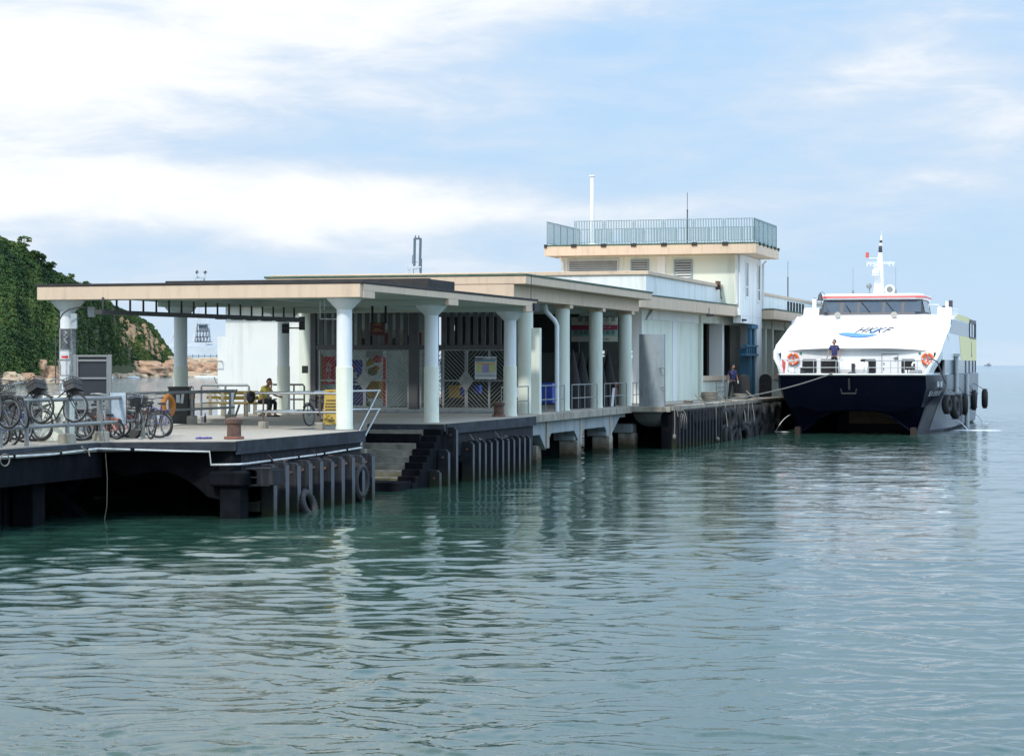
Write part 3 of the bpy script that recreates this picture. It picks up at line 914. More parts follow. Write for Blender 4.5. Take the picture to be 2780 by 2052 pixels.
# arch-bottomed beam under the front edge between gangway and corner block
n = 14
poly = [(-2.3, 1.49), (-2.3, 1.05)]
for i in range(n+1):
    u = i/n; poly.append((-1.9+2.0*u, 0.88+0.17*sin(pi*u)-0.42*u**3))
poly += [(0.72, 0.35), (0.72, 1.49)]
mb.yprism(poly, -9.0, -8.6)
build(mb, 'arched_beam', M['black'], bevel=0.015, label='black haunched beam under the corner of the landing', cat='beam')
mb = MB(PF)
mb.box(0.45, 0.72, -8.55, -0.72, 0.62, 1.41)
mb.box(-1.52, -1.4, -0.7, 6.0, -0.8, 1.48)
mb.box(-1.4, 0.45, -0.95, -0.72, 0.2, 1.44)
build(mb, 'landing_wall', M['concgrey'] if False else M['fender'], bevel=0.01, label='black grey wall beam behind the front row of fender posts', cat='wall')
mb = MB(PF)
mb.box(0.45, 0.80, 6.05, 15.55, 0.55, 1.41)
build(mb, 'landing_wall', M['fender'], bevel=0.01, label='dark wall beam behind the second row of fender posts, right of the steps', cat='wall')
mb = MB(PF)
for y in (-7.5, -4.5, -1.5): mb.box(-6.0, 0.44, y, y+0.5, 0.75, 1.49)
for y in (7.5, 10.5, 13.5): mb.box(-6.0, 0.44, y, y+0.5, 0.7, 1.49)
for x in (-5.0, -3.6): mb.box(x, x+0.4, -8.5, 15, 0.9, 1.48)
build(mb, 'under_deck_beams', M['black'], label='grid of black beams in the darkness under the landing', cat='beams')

def pile(x, y, w_, d_, lab, mat='black', top=1.48, cap=None, grp='black piles under the landing', fr=PF, name='pile'):
    t = thing(name, lab, 'pile', inframe(fr, x, y, -3), PA, grp)
    mb = MB(fr); mb.box(x-w_/2, x+w_/2, y-d_/2, y+d_/2, -3, top if cap is None else cap)
    build(mb, 'shaft', M[mat], t, bevel=0.03)
    if cap is not None:
        mb = MB(fr); mb.prism([(x-w_*0.95, y-d_*0.7), (x+w_*0.75, y-d_*0.7), (x+w_*0.75, y+d_*0.7), (x-w_*0.95, y+d_*0.7)], cap, cap+0.33)
        build(mb, 'pile_cap', M[mat], t, bevel=0.05)
    return t
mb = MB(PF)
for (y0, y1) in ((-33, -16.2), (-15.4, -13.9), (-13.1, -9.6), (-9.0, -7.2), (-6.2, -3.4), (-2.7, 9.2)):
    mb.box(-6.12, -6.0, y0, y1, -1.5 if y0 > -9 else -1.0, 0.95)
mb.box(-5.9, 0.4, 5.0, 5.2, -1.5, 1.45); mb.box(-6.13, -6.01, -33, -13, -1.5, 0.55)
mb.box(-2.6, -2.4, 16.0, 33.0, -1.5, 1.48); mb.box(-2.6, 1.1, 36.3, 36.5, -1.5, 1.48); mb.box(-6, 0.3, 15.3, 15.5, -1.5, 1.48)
build(mb, 'dark_backing', M['black'], label='black sheets added to darken the gaps under the gangway, landing and hall', cat='dark backing')  # added sheets that darken the gaps below the deck
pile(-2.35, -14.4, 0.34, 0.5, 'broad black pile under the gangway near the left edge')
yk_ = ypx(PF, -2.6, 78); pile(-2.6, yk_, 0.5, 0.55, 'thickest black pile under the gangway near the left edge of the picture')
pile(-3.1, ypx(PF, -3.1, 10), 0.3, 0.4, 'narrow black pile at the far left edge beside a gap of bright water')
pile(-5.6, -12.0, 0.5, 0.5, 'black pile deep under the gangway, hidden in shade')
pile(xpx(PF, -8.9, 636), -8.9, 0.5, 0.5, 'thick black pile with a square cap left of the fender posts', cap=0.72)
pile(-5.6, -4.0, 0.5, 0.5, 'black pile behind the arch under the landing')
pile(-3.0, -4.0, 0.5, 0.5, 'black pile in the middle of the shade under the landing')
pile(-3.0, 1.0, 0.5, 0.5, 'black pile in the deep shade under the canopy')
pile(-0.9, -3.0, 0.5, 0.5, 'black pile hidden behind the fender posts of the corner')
mb = MB(PF)
mb.bar((-5.4, -8.2, 1.3), (-2.2, -9.4, -0.5), 0.28, 0.28)
mb.bar((-4.4, -8.4, -0.2), (-2.9, -8.2, 1.3), 0.2, 0.2)
build(mb, 'raking_brace', M['black'], label='pair of black raking braces crossing under the gangway corner', cat='brace')

# fender posts
def fender_post(x, y, top, lab, grp, wd=0.30, ln=0.2):
    t = thing('fender_post', lab, 'fender', inframe(PF, x, y, -2.2), PA, grp)
    mb = MB(PF)
    c = 0.07
    mb.yprism([(x-wd, -2.2), (x, -2.2), (x, top-c), (x-c, top), (x-wd, top)], y-ln/2, y+ln/2)
    build(mb, 'post', M['fender'], t, bevel=0.012)
    mb = MB(PF); mb.box(x+0.001, x+0.012, y-ln/2, y+ln/2, -2.2, top-c-0.01)
    build(mb, 'rubbing_face', M['rubface'], t)
    mb = MB(PF)
    for zz in (top-0.22,):
        mb.lathe([(0.035, 0), (0.035, 0.03)], 0, 0, 0, 8, m=Matrix.Translation((x-wd*0.5, y-ln/2-0.028, zz)) @ Matrix.Rotation(R(-90), 4, 'X'))
    build(mb, 'bolt', M['rust'], t)
    return t
ords = ['first', 'second', 'third', 'fourth', 'fifth', 'sixth', 'seventh', 'eighth', 'ninth', 'tenth', 'eleventh', 'twelfth', 'thirteenth']
FN = 10
proto = None
for i in range(FN):
    y = -8.1 + i*(6.55/(FN-1))
    fender_post(1.36, y, 1.17+0.03*sin(i*2.1), '%s black fender post from the left in the front row, left of the landing steps' % ords[i], 'front row of fender posts')
mb = MB(PF)
mb.box(0.722, 1.04, -8.3, -1.4, 0.72, 1.02); mb.box(0.722, 1.04, -8.3, -1.4, 0.1, 0.3)
build(mb, 'fender_waler', M['fender'], bevel=0.01, label='black horizontal beam tying the front row of fender posts', cat='beam')
# hollow end of the waler, a steel channel
mb = MB(PF)
xa, xb = xpx(PF, -8.9, 664), xpx(PF, -8.9, 697)
for (z0, z1) in ((0.72, 0.75), (0.90, 0.92), (1.08, 1.11)): mb.box(xa, xb+0.3, -8.9, -8.32, z0, z1)
mb.box(xa, xa+0.03, -8.9, -8.32, 0.75, 1.08); mb.box(xb, xb+0.4, -8.897, -8.32, 0.752, 1.078)
build(mb, 'steel_channel', M['fender'], label='open black steel box at the left end of the front fender row', cat='bracket')
for i in range(11):
    y = 7.55 + i*0.615
    fender_post(1.22, y, 1.16+0.02*sin(i*1.7), '%s black fender post right of the landing steps, counted from the steps' % ords[i], 'second row of fender posts', 0.34, 0.17)
mb = MB(PF)
mb.box(0.86-0.055, 0.88, 7.2, 14.2, 0.75, 1.0)
build(mb, 'fender_waler', M['fender'], bevel=0.01, label='black horizontal beam tying the fender posts right of the steps', cat='beam')
for (y, tp, lab) in ((4.6, 0.45, 'short black fender post at the foot of the steps'), (5.4, 1.0, 'middle sized black fender post beside the steps'),
                     (6.15, 1.62, 'tallest black fender post at the head of the steps')):
    fender_post(1.15, y, tp, lab, 'stepped fender posts beside the stairs', 0.3, 0.18)

# landing steps
t = thing('landing_steps', 'grey concrete landing steps going down into the water between the fender rows', 'steps', inframe(PF, -0.5, 3, -0.5), PA)
mb = MB(PF)
NS, RI, TR = 10, 0.178, 0.315
for i in range(NS):
    z = DK - RI*(i+1)
    mb.box(-1.36, 0.30, 5.93-TR*(i+1), 5.93 - (TR*i if i == 0 else TR*i), -1.2, z)
M['step'] = material('wet_step_concrete', (0.27, 0.255, 0.21), 0.85, tide=(0.10, 0.09, 0.04), var=0.7, vcol=(0.12, 0.112, 0.09), vscale=2.2, bump=0.006, bscale=30, streak=0.5, scol=(0.04, 0.035, 0.02), sscale=(3, 3, 1))
build(mb, 'flight', M['step'], t, bevel=0.012)
mb = MB(PF)
for i in range(NS-1):
    z = DK - RI*(i+1)
    y1 = 5.93-TR*i
    mb.box(0.305, 0.84, y1-TR-0.06*(i % 2), y1, -1.2, z+0.03)
mb.box(-0.35, 0.80, 5.93-TR*NS-0.75, 5.93-TR*(NS-1), -1.2, 0.22)
build(mb, 'side_blocks', M['black'], t, bevel=0.02)
mb = MB(PF)
for i in range(NS):
    z = DK - RI*(i+1)
    mb.box(-1.35, 0.295, 5.93-TR*(i+1)-0.004, 5.93-TR*(i+1)+0.05, z-0.03, z+0.004)
M['nosing'] = material('worn_step_nosing', (0.30, 0.29, 0.25), 0.85, var=0.9, vcol=(0.1, 0.09, 0.07), vscale=3)
build(mb, 'nosings', M['nosing'], t)
M['algae'] = material('green_algae', (0.05, 0.055, 0.012), 0.8, var=0.6, vcol=(0.02, 0.025, 0.01), vscale=5)
mb = MB(PF); mb.box(-1.365, 0.296, 5.93-TR*NS-0.012, 5.93-TR*NS, -0.1, DK-RI*NS+0.02); mb.box(-1.365, 0.1, 5.93-TR*(NS-1)-0.01, 5.93-TR*(NS-1)-0.005, DK-RI*NS, DK-RI*(NS-1)-0.04)
build(mb, 'algae_band', M['algae'], t)

# handrail of the landing steps, wraps round the corner column
HX = -1.16
t = thing('stair_handrail', 'stainless steel handrail running from the round corner column down beside the steps', 'handrail', inframe(PF, HX, 5, DK), PA)
mb = MB(PF)
def hr(z, zlow, ytop=6.05, drop=(4.25, 1.40), endy=-0.35):
    return
mb.tube([(-0.12, -0.05, 2.66), (-2.4, 0.35, 2.66), (-2.75, 0.6, 2.66), (-2.75, 1.1, 2.66), (-2.4, 1.4, 2.66), (HX, 6.05, 2.67), (HX, 5.9, 2.64), (HX, 4.2, 1.52)], 0.034, 8)
mb.tube([(-0.12, -0.05, 2.16), (-2.4, 0.35, 2.16), (-2.75, 0.6, 2.16), (-2.75, 1.1, 2.16), (-2.4, 1.4, 2.16), (HX, 6.05, 2.13), (HX, 5.9, 2.10), (HX, 2.95, 0.22)], 0.034, 8)
build(mb, 'rail', M['stainless'], t, smooth=50)
for (x, y, zb, zt) in ((-2.45, 0.37, 1.72, 2.66), (-0.7, 0.04, 1.72, 2.66), (-1.7, 3.9, 1.72, 2.66), (HX, 4.55, 0.85, 1.73)):
    mb = MB(PF); mb.tube([(x, y, zb), (x, y, zt)], 0.026, 8)
    build(mb, 'post', M['rust'] if zb > 1 else M['steel'], t, smooth=50)
    mb = MB(PF); mb.box(x-0.11, x+0.11, y-0.11, y+0.11, zb-0.02, zb+0.18)
    build(mb, 'footing', M['conc'], t, bevel=0.02)

# ------------------------------------------------------------------ gangway railing (R1)
t = thing('gangway_railing', 'grey tubular railing with two rails along the seaward side of the gangway', 'railing', inframe(PF, -2.22, -11, DK), PA)
mb = MB(PF)
RX = -2.22
mb.tube([(RX, -7.75, 2.15), (RX, -7.75, 2.67), (RX, -13.1, 2.67), (RX-0.35, -13.35, 2.67)], 0.045, 8)
mb.tube([(RX, -7.75, 2.12), (RX, -30, 2.08)], 0.042, 8)
build(mb, 'rail', M['steel'], t, smooth=50)
for y in (-7.75, -9.6, -11.2, -13.0, -14.1, -15.8):
    mb = MB(PF); mb.tube([(RX, y, 1.7), (RX, y, 2.66 if y > -13.5 else 2.08)], 0.05, 8)
    build(mb, 'post', M['steel'], t, smooth=50)
    if y > -12:
        mb = MB(PF); mb.box(RX-0.15, RX+0.15, y-0.15, y+0.15, 1.70, 1.93)
        build(mb, 'footing', M['conc'], t, bevel=0.03)
# far railing (R2)
t = thing('landing_railing', 'dark tubular railing along the far side of the landing, in front of the bay', 'railing', inframe(PF, -5.9, 0, DK), PA)
mb = MB(PF)
mb.tube([(-5.9, -20, 2.64), (-5.9, 6.4, 2.64)], 0.045, 8)
mb.tube([(-5.9, -20, 2.15), (-5.9, 6.4, 2.15)], 0.035, 8)
build(mb, 'rail', M['steel'], t, smooth=50)
for y in (-17, -14, -11, -8, -5, -2, 0.2, 3.4, 6.1):
    mb = MB(PF); mb.tube([(-5.9, y, 1.7), (-5.9, y, 2.64)], 0.04, 8)
    build(mb, 'post', M['steel'], t, smooth=50)
    mb = MB(PF); mb.box(-6.02, -5.78, y-0.12, y+0.12, 1.70, 1.95)
    build(mb, 'footing', M['conc'], t, bevel=0.02)
# rails of the back stairs, by the benches
t = thing('back_stair_rails', 'steel rails with a sloping handrail at the back stairs left of the benches', 'handrail', inframe(PF, -7, 8, DK), PA)
mb = MB(PF)
mb.tube([(-5.95, 6.7, 2.66), (-6.8, 7.9, 1.75), (-7.6, 9.0, 0.9)], 0.035, 8)
mb.tube([(-5.95, 6.9, 2.2), (-6.6, 7.8, 1.5), (-7.2, 8.6, 0.9)], 0.035, 8)
mb.tube([(-6.0, 6.5, 1.7), (-6.0, 6.5, 2.66)], 0.035, 8)
build(mb, 'sloping_rail', M['stainless'], t, smooth=50)
yb = 19.5
mb = MB(PF)
xa, xm, xb = xpx(PF, yb, 546), xpx(PF, yb, 612), xpx(PF, yb, 676)
mb.tube([(xa, yb, 1.4), (xa, yb, 2.62), (xa+0.06, yb, 2.68), (xb-0.06, yb, 2.68), (xb, yb, 2.62), (xb, yb, 1.7)], 0.045, 8)
mb.tube([(xa, yb, 2.05), (xb, yb, 2.05)], 0.035, 8); mb.tube([(xm, yb, 1.5), (xm, yb, 2.68)], 0.04, 8)
build(mb, 'back_rail', M['steel'], t, smooth=50)
mb = MB(PF)
xa, xb = xpx(PF, 18.0, 778), xpx(PF, 18.0, 826)
mb.tube([(xa-0.5, 18.0, 2.72), (xb-0.05, 18.0, 2.72), (xb, 18.0, 2.66), (xb, 18.0, 1.72)], 0.035, 8)
mb.tube([(xa-0.5, 18.0, 2.2), (xb, 18.0, 2.2)], 0.03, 8)
mb.tube([(xpx(PF, 18, 798), 18.0, 1.72), (xpx(PF, 18, 798), 18.0, 2.72)], 0.03, 8)
build(mb, 'side_rail', M['darksteel'], t, smooth=50)

# white conduit along the gangway
t = thing('white_conduit', 'white plastic conduit pipe clipped along the edge of the deck', 'pipe', inframe(PF, 0.8, -9, 1.5), PA)
mb = MB(PF)
pts = [(-1.87, -30, 1.575), (-1.87, -20, 1.55), (-1.87, -15, 1.56), (-1.87, -12.5, 1.53), (-1.87, -10.45, 1.575), (-0.2, -9.55, 1.50), (0.30, -9.33, 1.49), (0.33, -9.32, 1.20), (0.86, -9.03, 1.20), (0.80, -8.4, 1.19), (0.80, -4, 1.22), (0.80, -0.9, 1.28)]
mb.tube(pts, 0.026, 6)
build(mb, 'pipe', M['pipe'], t, smooth=60)
for (x, y, z) in ((-1.87, -16, 1.565), (-1.87, -14.2, 1.55), (-1.87, -12.2, 1.535), (-1.87, -11, 1.56), (-1.2, -10.1, 1.545), (0.80, -7, 1.2), (0.80, -5.3, 1.21), (0.80, -3.6, 1.225), (0.80, -2, 1.255)):
    mb = MB(PF); mb.box(x-0.04, x+0.04, y-0.03, y+0.03, z-0.04, z+0.04); build(mb, 'clip', M['black'], t)

# ------------------------------------------------------------------ canopy
CX = [0.0, -8.05]; CY = [0.0, 7.3, 15.6]
Z1, Z0 = 5.52, 5.18
t = thing('landing_canopy', 'flat beige edged concrete canopy on round flared columns over the landing', 'canopy', inframe(PF, -4, 8, DK), PA)
mb = MB(PF); mb.box(-8.62, 0.58, -0.45, 16.4, 5.33, 5.50)
for x in (-5.4, -2.7): mb.box(x-0.12, x+0.12, -0.2, 16.1, 5.2, 5.328)
build(mb, 'roof_slab', M['soffit'], t)
mb = MB(PF)
mb.box(-8.66, 0.66, -0.60, -0.452, 5.17, 5.53)
mb.box(0.583, 0.70, -0.45, 16.4, 5.34, 5.53)
mb.box(-8.70, -8.623, -0.45, 16.4, 5.33, 5.53)
mb.box(-8.62, 0.58, 16.402, 16.5, 5.2, 5.53)
build(mb, 'fascia', M['beige'], t, bevel=0.015)
for i, cy in enumerate(CY):
    mb = MB(PF)
    if i == 0: mb.box(-8.6, 0.50, -0.449, 0.40, 5.175, 5.327)
    else: mb.box(-8.6, 0.565, cy-0.45, cy+0.40, 5.175, 5.327)
    build(mb, 'cross_beam', M['soffit'], t)
    mb = MB(PF)
    mb.box(0.567, 0.704, cy-0.5 if i else -0.46, cy+0.42, 5.16, 5.339)
    build(mb, 'beam_end', M['beige'], t, bevel=0.01)
mb = MB(PF)
mb.box(-8.72, 0.72, -0.62, -0.5, 5.533, 5.60); mb.box(0.62, 0.72, -0.5, 16.5, 5.533, 5.60); mb.box(-8.72, -8.6, -0.5, 16.5, 5.533, 5.60)
mb.box(-8.6, 0.62, -0.5, 16.4, 5.503, 5.545)
build(mb, 'bitumen_edge', M['tar'], t, bevel=0.01)
mb = MB(PF)
mb.box(xpx(PF, 5.5, 448), 0.50, 5.5, 5.75, 5.55, 5.90); mb.box(0.25, 0.50, 5.76, 8.0, 5.55, 5.88); mb.box(-6.0, 0.4, 5.76, 8.0, 5.55, 5.80)
build(mb, 'roof_upstand', M['tar'], t, bevel=0.02)
k = 0
for cy in CY:
    for cx in CX:
        mb = MB(PF)
        mb.lathe([(0.205, 3.34), (0.203, 4.87)], cx, cy, 0, 28, cap=False)
        mb.lathe([(0.203, 4.87), (0.46, 5.13), (0.47, 5.172)], cx, cy, 0, 28)
        c = build(mb, 'column', M['colblue'], t, smooth=30)
        mb = MB(PF)
        zb = DK if cx == 0 or cy > 9 else -2.0
        mb.lathe([(0.236, zb), (0.232, zb+0.05), (0.222, zb+0.08), (0.222, 3.36), (0.206, 3.365)], cx, cy, 0, 28)
        build(mb, 'column_base', M['colcream'], c, smooth=30)
# cable tray hung under the canopy
a = (px2w(268, 59.2), 59.2); b = (px2w(818, 69.5), 69.5)
t = thing('cable_tray', 'long dark cable tray on hangers slung under the canopy', 'cable tray', (a[0], a[1], 4.8))
A_, B_ = Vector((a[0], a[1], 4.83)), Vector((b[0], b[1], 4.83))
mb = MB(); mb.bar(A_, B_, 0.22, 0.12)
for i in range(6):
    mb.bar(A_.lerp(B_, 0.55+i*0.08)+Vector((0, 0, -0.07)), A_.lerp(B_, 0.58+i*0.08)+Vector((0, 0, -0.07)), 0.2, 0.02)
build(mb, 'tray', M['darksteel'], t)
for i in range(17):
    p = A_.lerp(B_, (i+0.3)/17)
    mb = MB(); mb.bar(p+Vector((0, 0, 0.03)), p+Vector((0, 0, 0.40)), 0.05, 0.05)
    build(mb, 'hanger', M['darksteel'], t)
mb = MB(); mb.bar(B_+Vector((0.02, 0, 0.1)), B_+Vector((0.02, 0, -0.32)), 0.18, 0.12)
mb.bar(B_+Vector((-.05, 0, -0.26)), B_+Vector((-0.55, -0.2, -0.26)), 0.04, 0.04)
build(mb, 'end_box', M['darksteel'], t)

# ------------------------------------------------------------------ TERMINAL BUILDING
T = thing('ferry_terminal', 'long pale ferry pier building with beige roof edges and a railed upper storey', 'building', inframe(PF, -5, 45, DK), PA)
# front hall roof: eave lip, beam, green trim
RZ = 6.42
mb = MB(PF)
mb.box(-9.3, 0.15, 17.0, 36.5, 6.14, RZ)
mb.box(-9.3, -0.28, 17.02, 17.5, 5.60, 6.138)
build(mb, 'hall_eave', M['beige'], T, bevel=0.02)
mb = MB(PF)
mb.box(-0.95, -0.30, 17.52, 36.0, 5.64, 6.137)
for y in (19.75, 24.8, 29.9, 34.95): mb.box(-0.93, -0.32, y-0.14, y+0.32, 5.5, 5.638)
build(mb, 'hall_beam', M['beige'], T, bevel=0.01)
mb = MB(PF)
mb.box(-9.34, 0.17, 16.97, 17.15, RZ+0.002, RZ+0.07); mb.box(0.03, 0.18, 17.15, 36.6, RZ+0.002, RZ+0.07); mb.box(-9.3, 0.03, 17.15, 36.5, RZ+0.002, RZ+0.03)
build(mb, 'green_trim', M['greentrim'], T, bevel=0.01)
mb = MB(PF)
mb.box(-9.2, -0.96, 17.6, 36.3, 5.66, 6.13)
mb.box(-9.2, -0.97, 19.3, 20.1, 5.33, 5.655)
for y in (24.8, 29.9, 34.9): mb.box(-9.1, -0.97, y, y+0.3, 5.45, 5.655)
build(mb, 'hall_soffit', M['soffit'], T)
for y in (19.75, 24.8, 29.9, 34.95):
    mb = MB(PF)
    mb.lathe([(0.285, DK), (0.275, DK+0.06), (0.27, DK+0.1), (0.27, 5.50)], -0.65, y, 0, 28)
    build(mb, 'hall_column', M['wallgreen'], T, smooth=30)
# downpipe inside the first bay
mb = MB(PF)
xq = xpx(PF, 23.2, 1512)
mb.tube([(xq-0.45, 23.2, 5.6), (xq-0.4, 23.2, 5.35), (xq-0.08, 23.2, 5.02), (xq, 23.2, 4.85), (xq, 23.2, 1.72)], 0.085, 10)
build(mb, 'downpipe', M['colblue'], T, smooth=50)
# floor band / slab edge
mb = MB(PF)
mb.prism([(-0.3, 15.62), (0.42, 15.62), (0.08, 33.1), (-0.5, 33.1)], 1.46, 1.718)
mb.box(-0.5, 1.36, 33.12, 33.55, 1.5, 1.715)
build(mb, 'slab_edge', M['conc'], T, bevel=0.015)
# haunched beams between piles
mb = MB(PF)
for (y0, y1) in ((15.9, 19.75), (19.75, 24.8), (24.8, 29.9), (29.9, 33.0)):
    xo = 0.12-(y0-16)*0.02
    last = y1 > 32
    h = [(y0+0.1, 1.455), (y0+0.1, 0.45)] if y0 > 16.5 else [(y0+0.1, 1.455), (y0+0.1, 1.2)]
    pl = h + ([(y0+0.5, 0.72), (y0+0.9, 1.0), (y1-0.9, 1.0), (y1-0.5, 0.72), (y1-0.1, 0.45), (y1-0.1, 1.455)] if not last else [(y0+0.5, 0.6), (y0+2.0, 1.3), (y1-0.1, 1.3), (y1-0.1, 1.455)])
    mb.vprism(pl, xo-0.35, xo)
build(mb, 'haunched_beam', M['concgrey'], T, bevel=0.015)
for i, y in enumerate((19.75, 24.8, 29.9, 34.2)):
    mb = MB(PF); xo = 0.16-(y-16)*0.02
    if i < 3:
        mb.box(xo-0.30, xo+0.10, y-0.16, y+0.16, 0.42 if i else 0.5, 1.455)
        build(mb, 'pile_hanger', M['conc'], T, bevel=0.03)
names_ = ['brown stained concrete pile just right of the second fender row', 'second concrete pile under the row of hall columns', 'third concrete pile under the row of hall columns', 'concrete pile beside the bulging grey panel']
for i, y in enumerate((19.4, 24.6, 29.7, 34.2)):
    x = -0.32-i*0.03
    t = thing('pile', names_[i], 'pile', inframe(PF, x, y, -3), PA, 'concrete piles under the hall')
    w_ = 0.16 if i == 0 else 0.30
    mb = MB(PF); mb.box(x-(0.0 if i == 0 else w_), x+w_+0.1, y-0.3, y+0.3, -3, 0.62)
    build(mb, 'shaft', M['conc'], t, bevel=0.03)
    if i:
        mb = MB(PF); mb.box(x-0.5, x+0.33, y-0.42, y+0.42, 0.622, 1.0)
        build(mb, 'pile_cap', M['concgrey'], t, bevel=0.05)
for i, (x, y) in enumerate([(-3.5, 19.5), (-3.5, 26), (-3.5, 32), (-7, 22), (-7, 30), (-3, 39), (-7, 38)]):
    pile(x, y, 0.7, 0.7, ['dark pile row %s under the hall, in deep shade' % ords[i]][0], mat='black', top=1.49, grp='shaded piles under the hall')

# gate wall
GY = 19.85
gz0, gz1 = 1.87, 3.94
mb = MB(PF)
xl, xr = -8.68, -0.92
def gx(px): return xpx(PF, GY, px)
mb.box(gx(845), gx(859), GY-0.1, GY+0.1, DK, 5.33)
mb.box(gx(1112), gx(1136), GY-0.1, GY+0.1, DK, 5.33)
mb.box(gx(1392), gx(1404), GY-0.1, GY+0.1, DK, 5.33)
mb.box(gx(859)+0.002, gx(1112)-0.002, GY-0.08, GY+0.08, 3.96, 4.12)
mb.box(gx(1136)+0.002, gx(1392)-0.002, GY-0.08, GY+0.08, 3.96, 4.12)
mb.box(gx(859)+0.002, gx(1392)-0.002, GY-0.05, GY+0.05, 5.28, 5.33)
build(mb, 'gate_surround', M['gateframe'], T, bevel=0.005)
mbs = [MB(PF), MB(PF)]
for i in range(32):
    x = gx(859) + 0.12 + i*0.29
    if gx(1108) < x < gx(1138): continue
    if x > gx(1386): break
    mbs[0 if x < gx(1120) else 1].box(x, x+0.155, GY-0.03, GY+0.03, 4.122, 5.278)
build(mbs[0], 'slat_screen', M['gateframe'], T); build(mbs[1], 'slat_screen', M['gateframe'], T)
mb = MB(PF)
mb.box(gx(848), gx(1404), GY-0.12, GY+0.5, DK+0.003, DK+0.12)
build(mb, 'gate_sill', M['concgrey'], T, bevel=0.01)
def gate(p0, pc, p1, first):
    g = MB(PF)
    x0, xc, x1 = gx(p0), gx(pc), gx(p1)
    for s, (a, b) in enumerate(((x0, xc-0.02), (xc+0.02, x1))):
        for xx in (a, b, (a+b)/2 if not first or s else (a+b)/2):
            g.box(xx-0.03, xx+0.03, GY-0.035, GY+0.035, gz0, gz1)
        for zz in (gz0, (gz0+gz1)/2-0.05, gz1): g.box(a, b, GY-0.032, GY+0.032, zz-0.025, zz+0.025)
        zm = (gz0+gz1)/2-0.05
        cells = [(a, (a+b)/2), ((a+b)/2, b)]
        for ci, (ca, cb) in enumerate(cells):
            for ri, (za, zb) in enumerate(((gz0, zm), (zm, gz1))):
                inner = (ci == 1) if s == 0 else (ci == 0)
                # inner cells slope away from the centre diamond
                sgn = 1 if ((s == 0) == (ri == 0)) else -1
                if not inner: sgn = -sgn
                wdt = cb-ca; hgt = zb-za
                st = 0.15
                c = -hgt
                while c < wdt:
                    # line x = c + z' for sgn 1
                    za_, zb_ = max(0, -c), min(hgt, wdt-c)
                    if zb_-za_ > 0.05:
                        xa_, xb_ = c+za_, c+zb_
                        if sgn > 0: p, q = (ca+xa_, GY, za+za_), (ca+xb_, GY, za+zb_)
                        else: p, q = (cb-xa_, GY, za+za_), (cb-xb_, GY, za+zb_)
                        g.bar(p, q, 0.016, 0.018)
                    c += st
    o_ = build(g, 'gate', M['gate'], T)
    d = MB(PF); zm = (gz0+gz1)/2-0.05
    d.yprism([(xc-0.30, zm), (xc, zm-0.38), (xc+0.30, zm), (xc, zm+0.38)], GY-0.06, GY-0.037)
    build(d, 'diamond_plate', M['gate'], o_)
    return o_
gate(868, 990, 1109, True)
gate(1142, 1266, 1389, False)

# side wall and round corner column left of the gates
mb = MB(PF)
mb.lathe([(0.285, DK), (0.27, DK+0.1), (0.27, 5.6)], gx(833)-0.02, GY+0.25, 0, 28)
build(mb, 'hall_column', M['wallgreen'], T, smooth=30)
mb = MB(PF)
mb.box(-9.35, -9.13, 20.3, 36.0, 1.722, 5.655)
build(mb, 'hall_side_wall', M['wallgreen'], T)
# interior
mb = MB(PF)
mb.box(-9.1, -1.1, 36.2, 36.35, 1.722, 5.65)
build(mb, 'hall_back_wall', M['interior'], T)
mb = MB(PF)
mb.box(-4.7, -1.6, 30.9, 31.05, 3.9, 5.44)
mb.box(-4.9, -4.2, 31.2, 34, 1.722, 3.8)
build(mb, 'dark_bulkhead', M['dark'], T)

# left wing wall over the water
mb = MB(PF)
yw = 25.0
mb.box(xpx(PF, yw, 612), -9.36, yw, yw+0.35, 1.0, 5.7)
mb.box(xpx(PF, yw, 590), xpx(PF, yw, 612)-0.002, yw+0.03, yw+0.38, 0.9, 4.50)
build(mb, 'left_wing_wall', M['wallwhite'], T, bevel=0.01)
mb = MB(PF)
mb.box(xpx(PF, 24.4, 570), -9.37, 24.4, 39, 5.705, 6.2)
build(mb, 'left_wing_roof', M['beige'], T, bevel=0.02)
mb = MB(PF)
xw = xpx(PF, yw, 590)
for z in (2.35, 2.95, 3.55):
    mb.tube([(xw-0.25, yw+0.2, z), (xw-0.3, yw-0.25, z), (xw+0.2, yw-0.25, z), (xw+0.2, yw, z)] if z > 3 else [(xw-0.05, yw-0.2, z), (xw+0.12, yw-0.2, z-0.45)], 0.025, 6)
build(mb, 'ladder_rungs', M['rope'], T)

# middle block with parapet
mb = MB(PF)
MY0, MY1 = 39.2, 56.45
mb.box(-18.2, -0.72, MY0, MY1, 6.3, 7.33)
build(mb, 'middle_block_wall', M['wallwhite'], T)
mb = MB(PF)
mb.box(-18.26, -0.62, MY0-0.08, MY1, 7.332, 7.50)
build(mb, 'parapet_coping', M['beige'], T, bevel=0.015)

# rear hall (solid wall part) in its own slightly turned frame
y_end = ypx(BF, 0, 1906)
mb = MB(BF)
mb.box(-1.3, -0.02, 0, y_end-0.42, DK-0.01, 5.9)
build(mb, 'rear_hall_wall', M['wallgreen'], T)
mb = MB(BF)
mb.box(-1.45, 0.03, -0.04, 0.28, DK-0.005, 5.89)
ys = ypx(BF, 0, 1826); mb.box(-0.3, 0.02, ys, ys+0.75, DK-0.004, 5.88)
mb.box(-0.4, 0.04, 0.28, y_end-0.42, 5.45, 5.885)
build(mb, 'pilaster', M['wallwhite'], T, bevel=0.01)
PW, PD = 0.42, 0.66
pys = [y_end-PW, ypx(BF, 0, 1959), ypx(BF, 0, 2014)]
for y in pys:
    mb = MB(BF); mb.box(-PD, 0.04, y, y+PW, DK-0.006, 5.88)
    build(mb, 'wall_pier', M['wallwhite'], T, bevel=0.01)
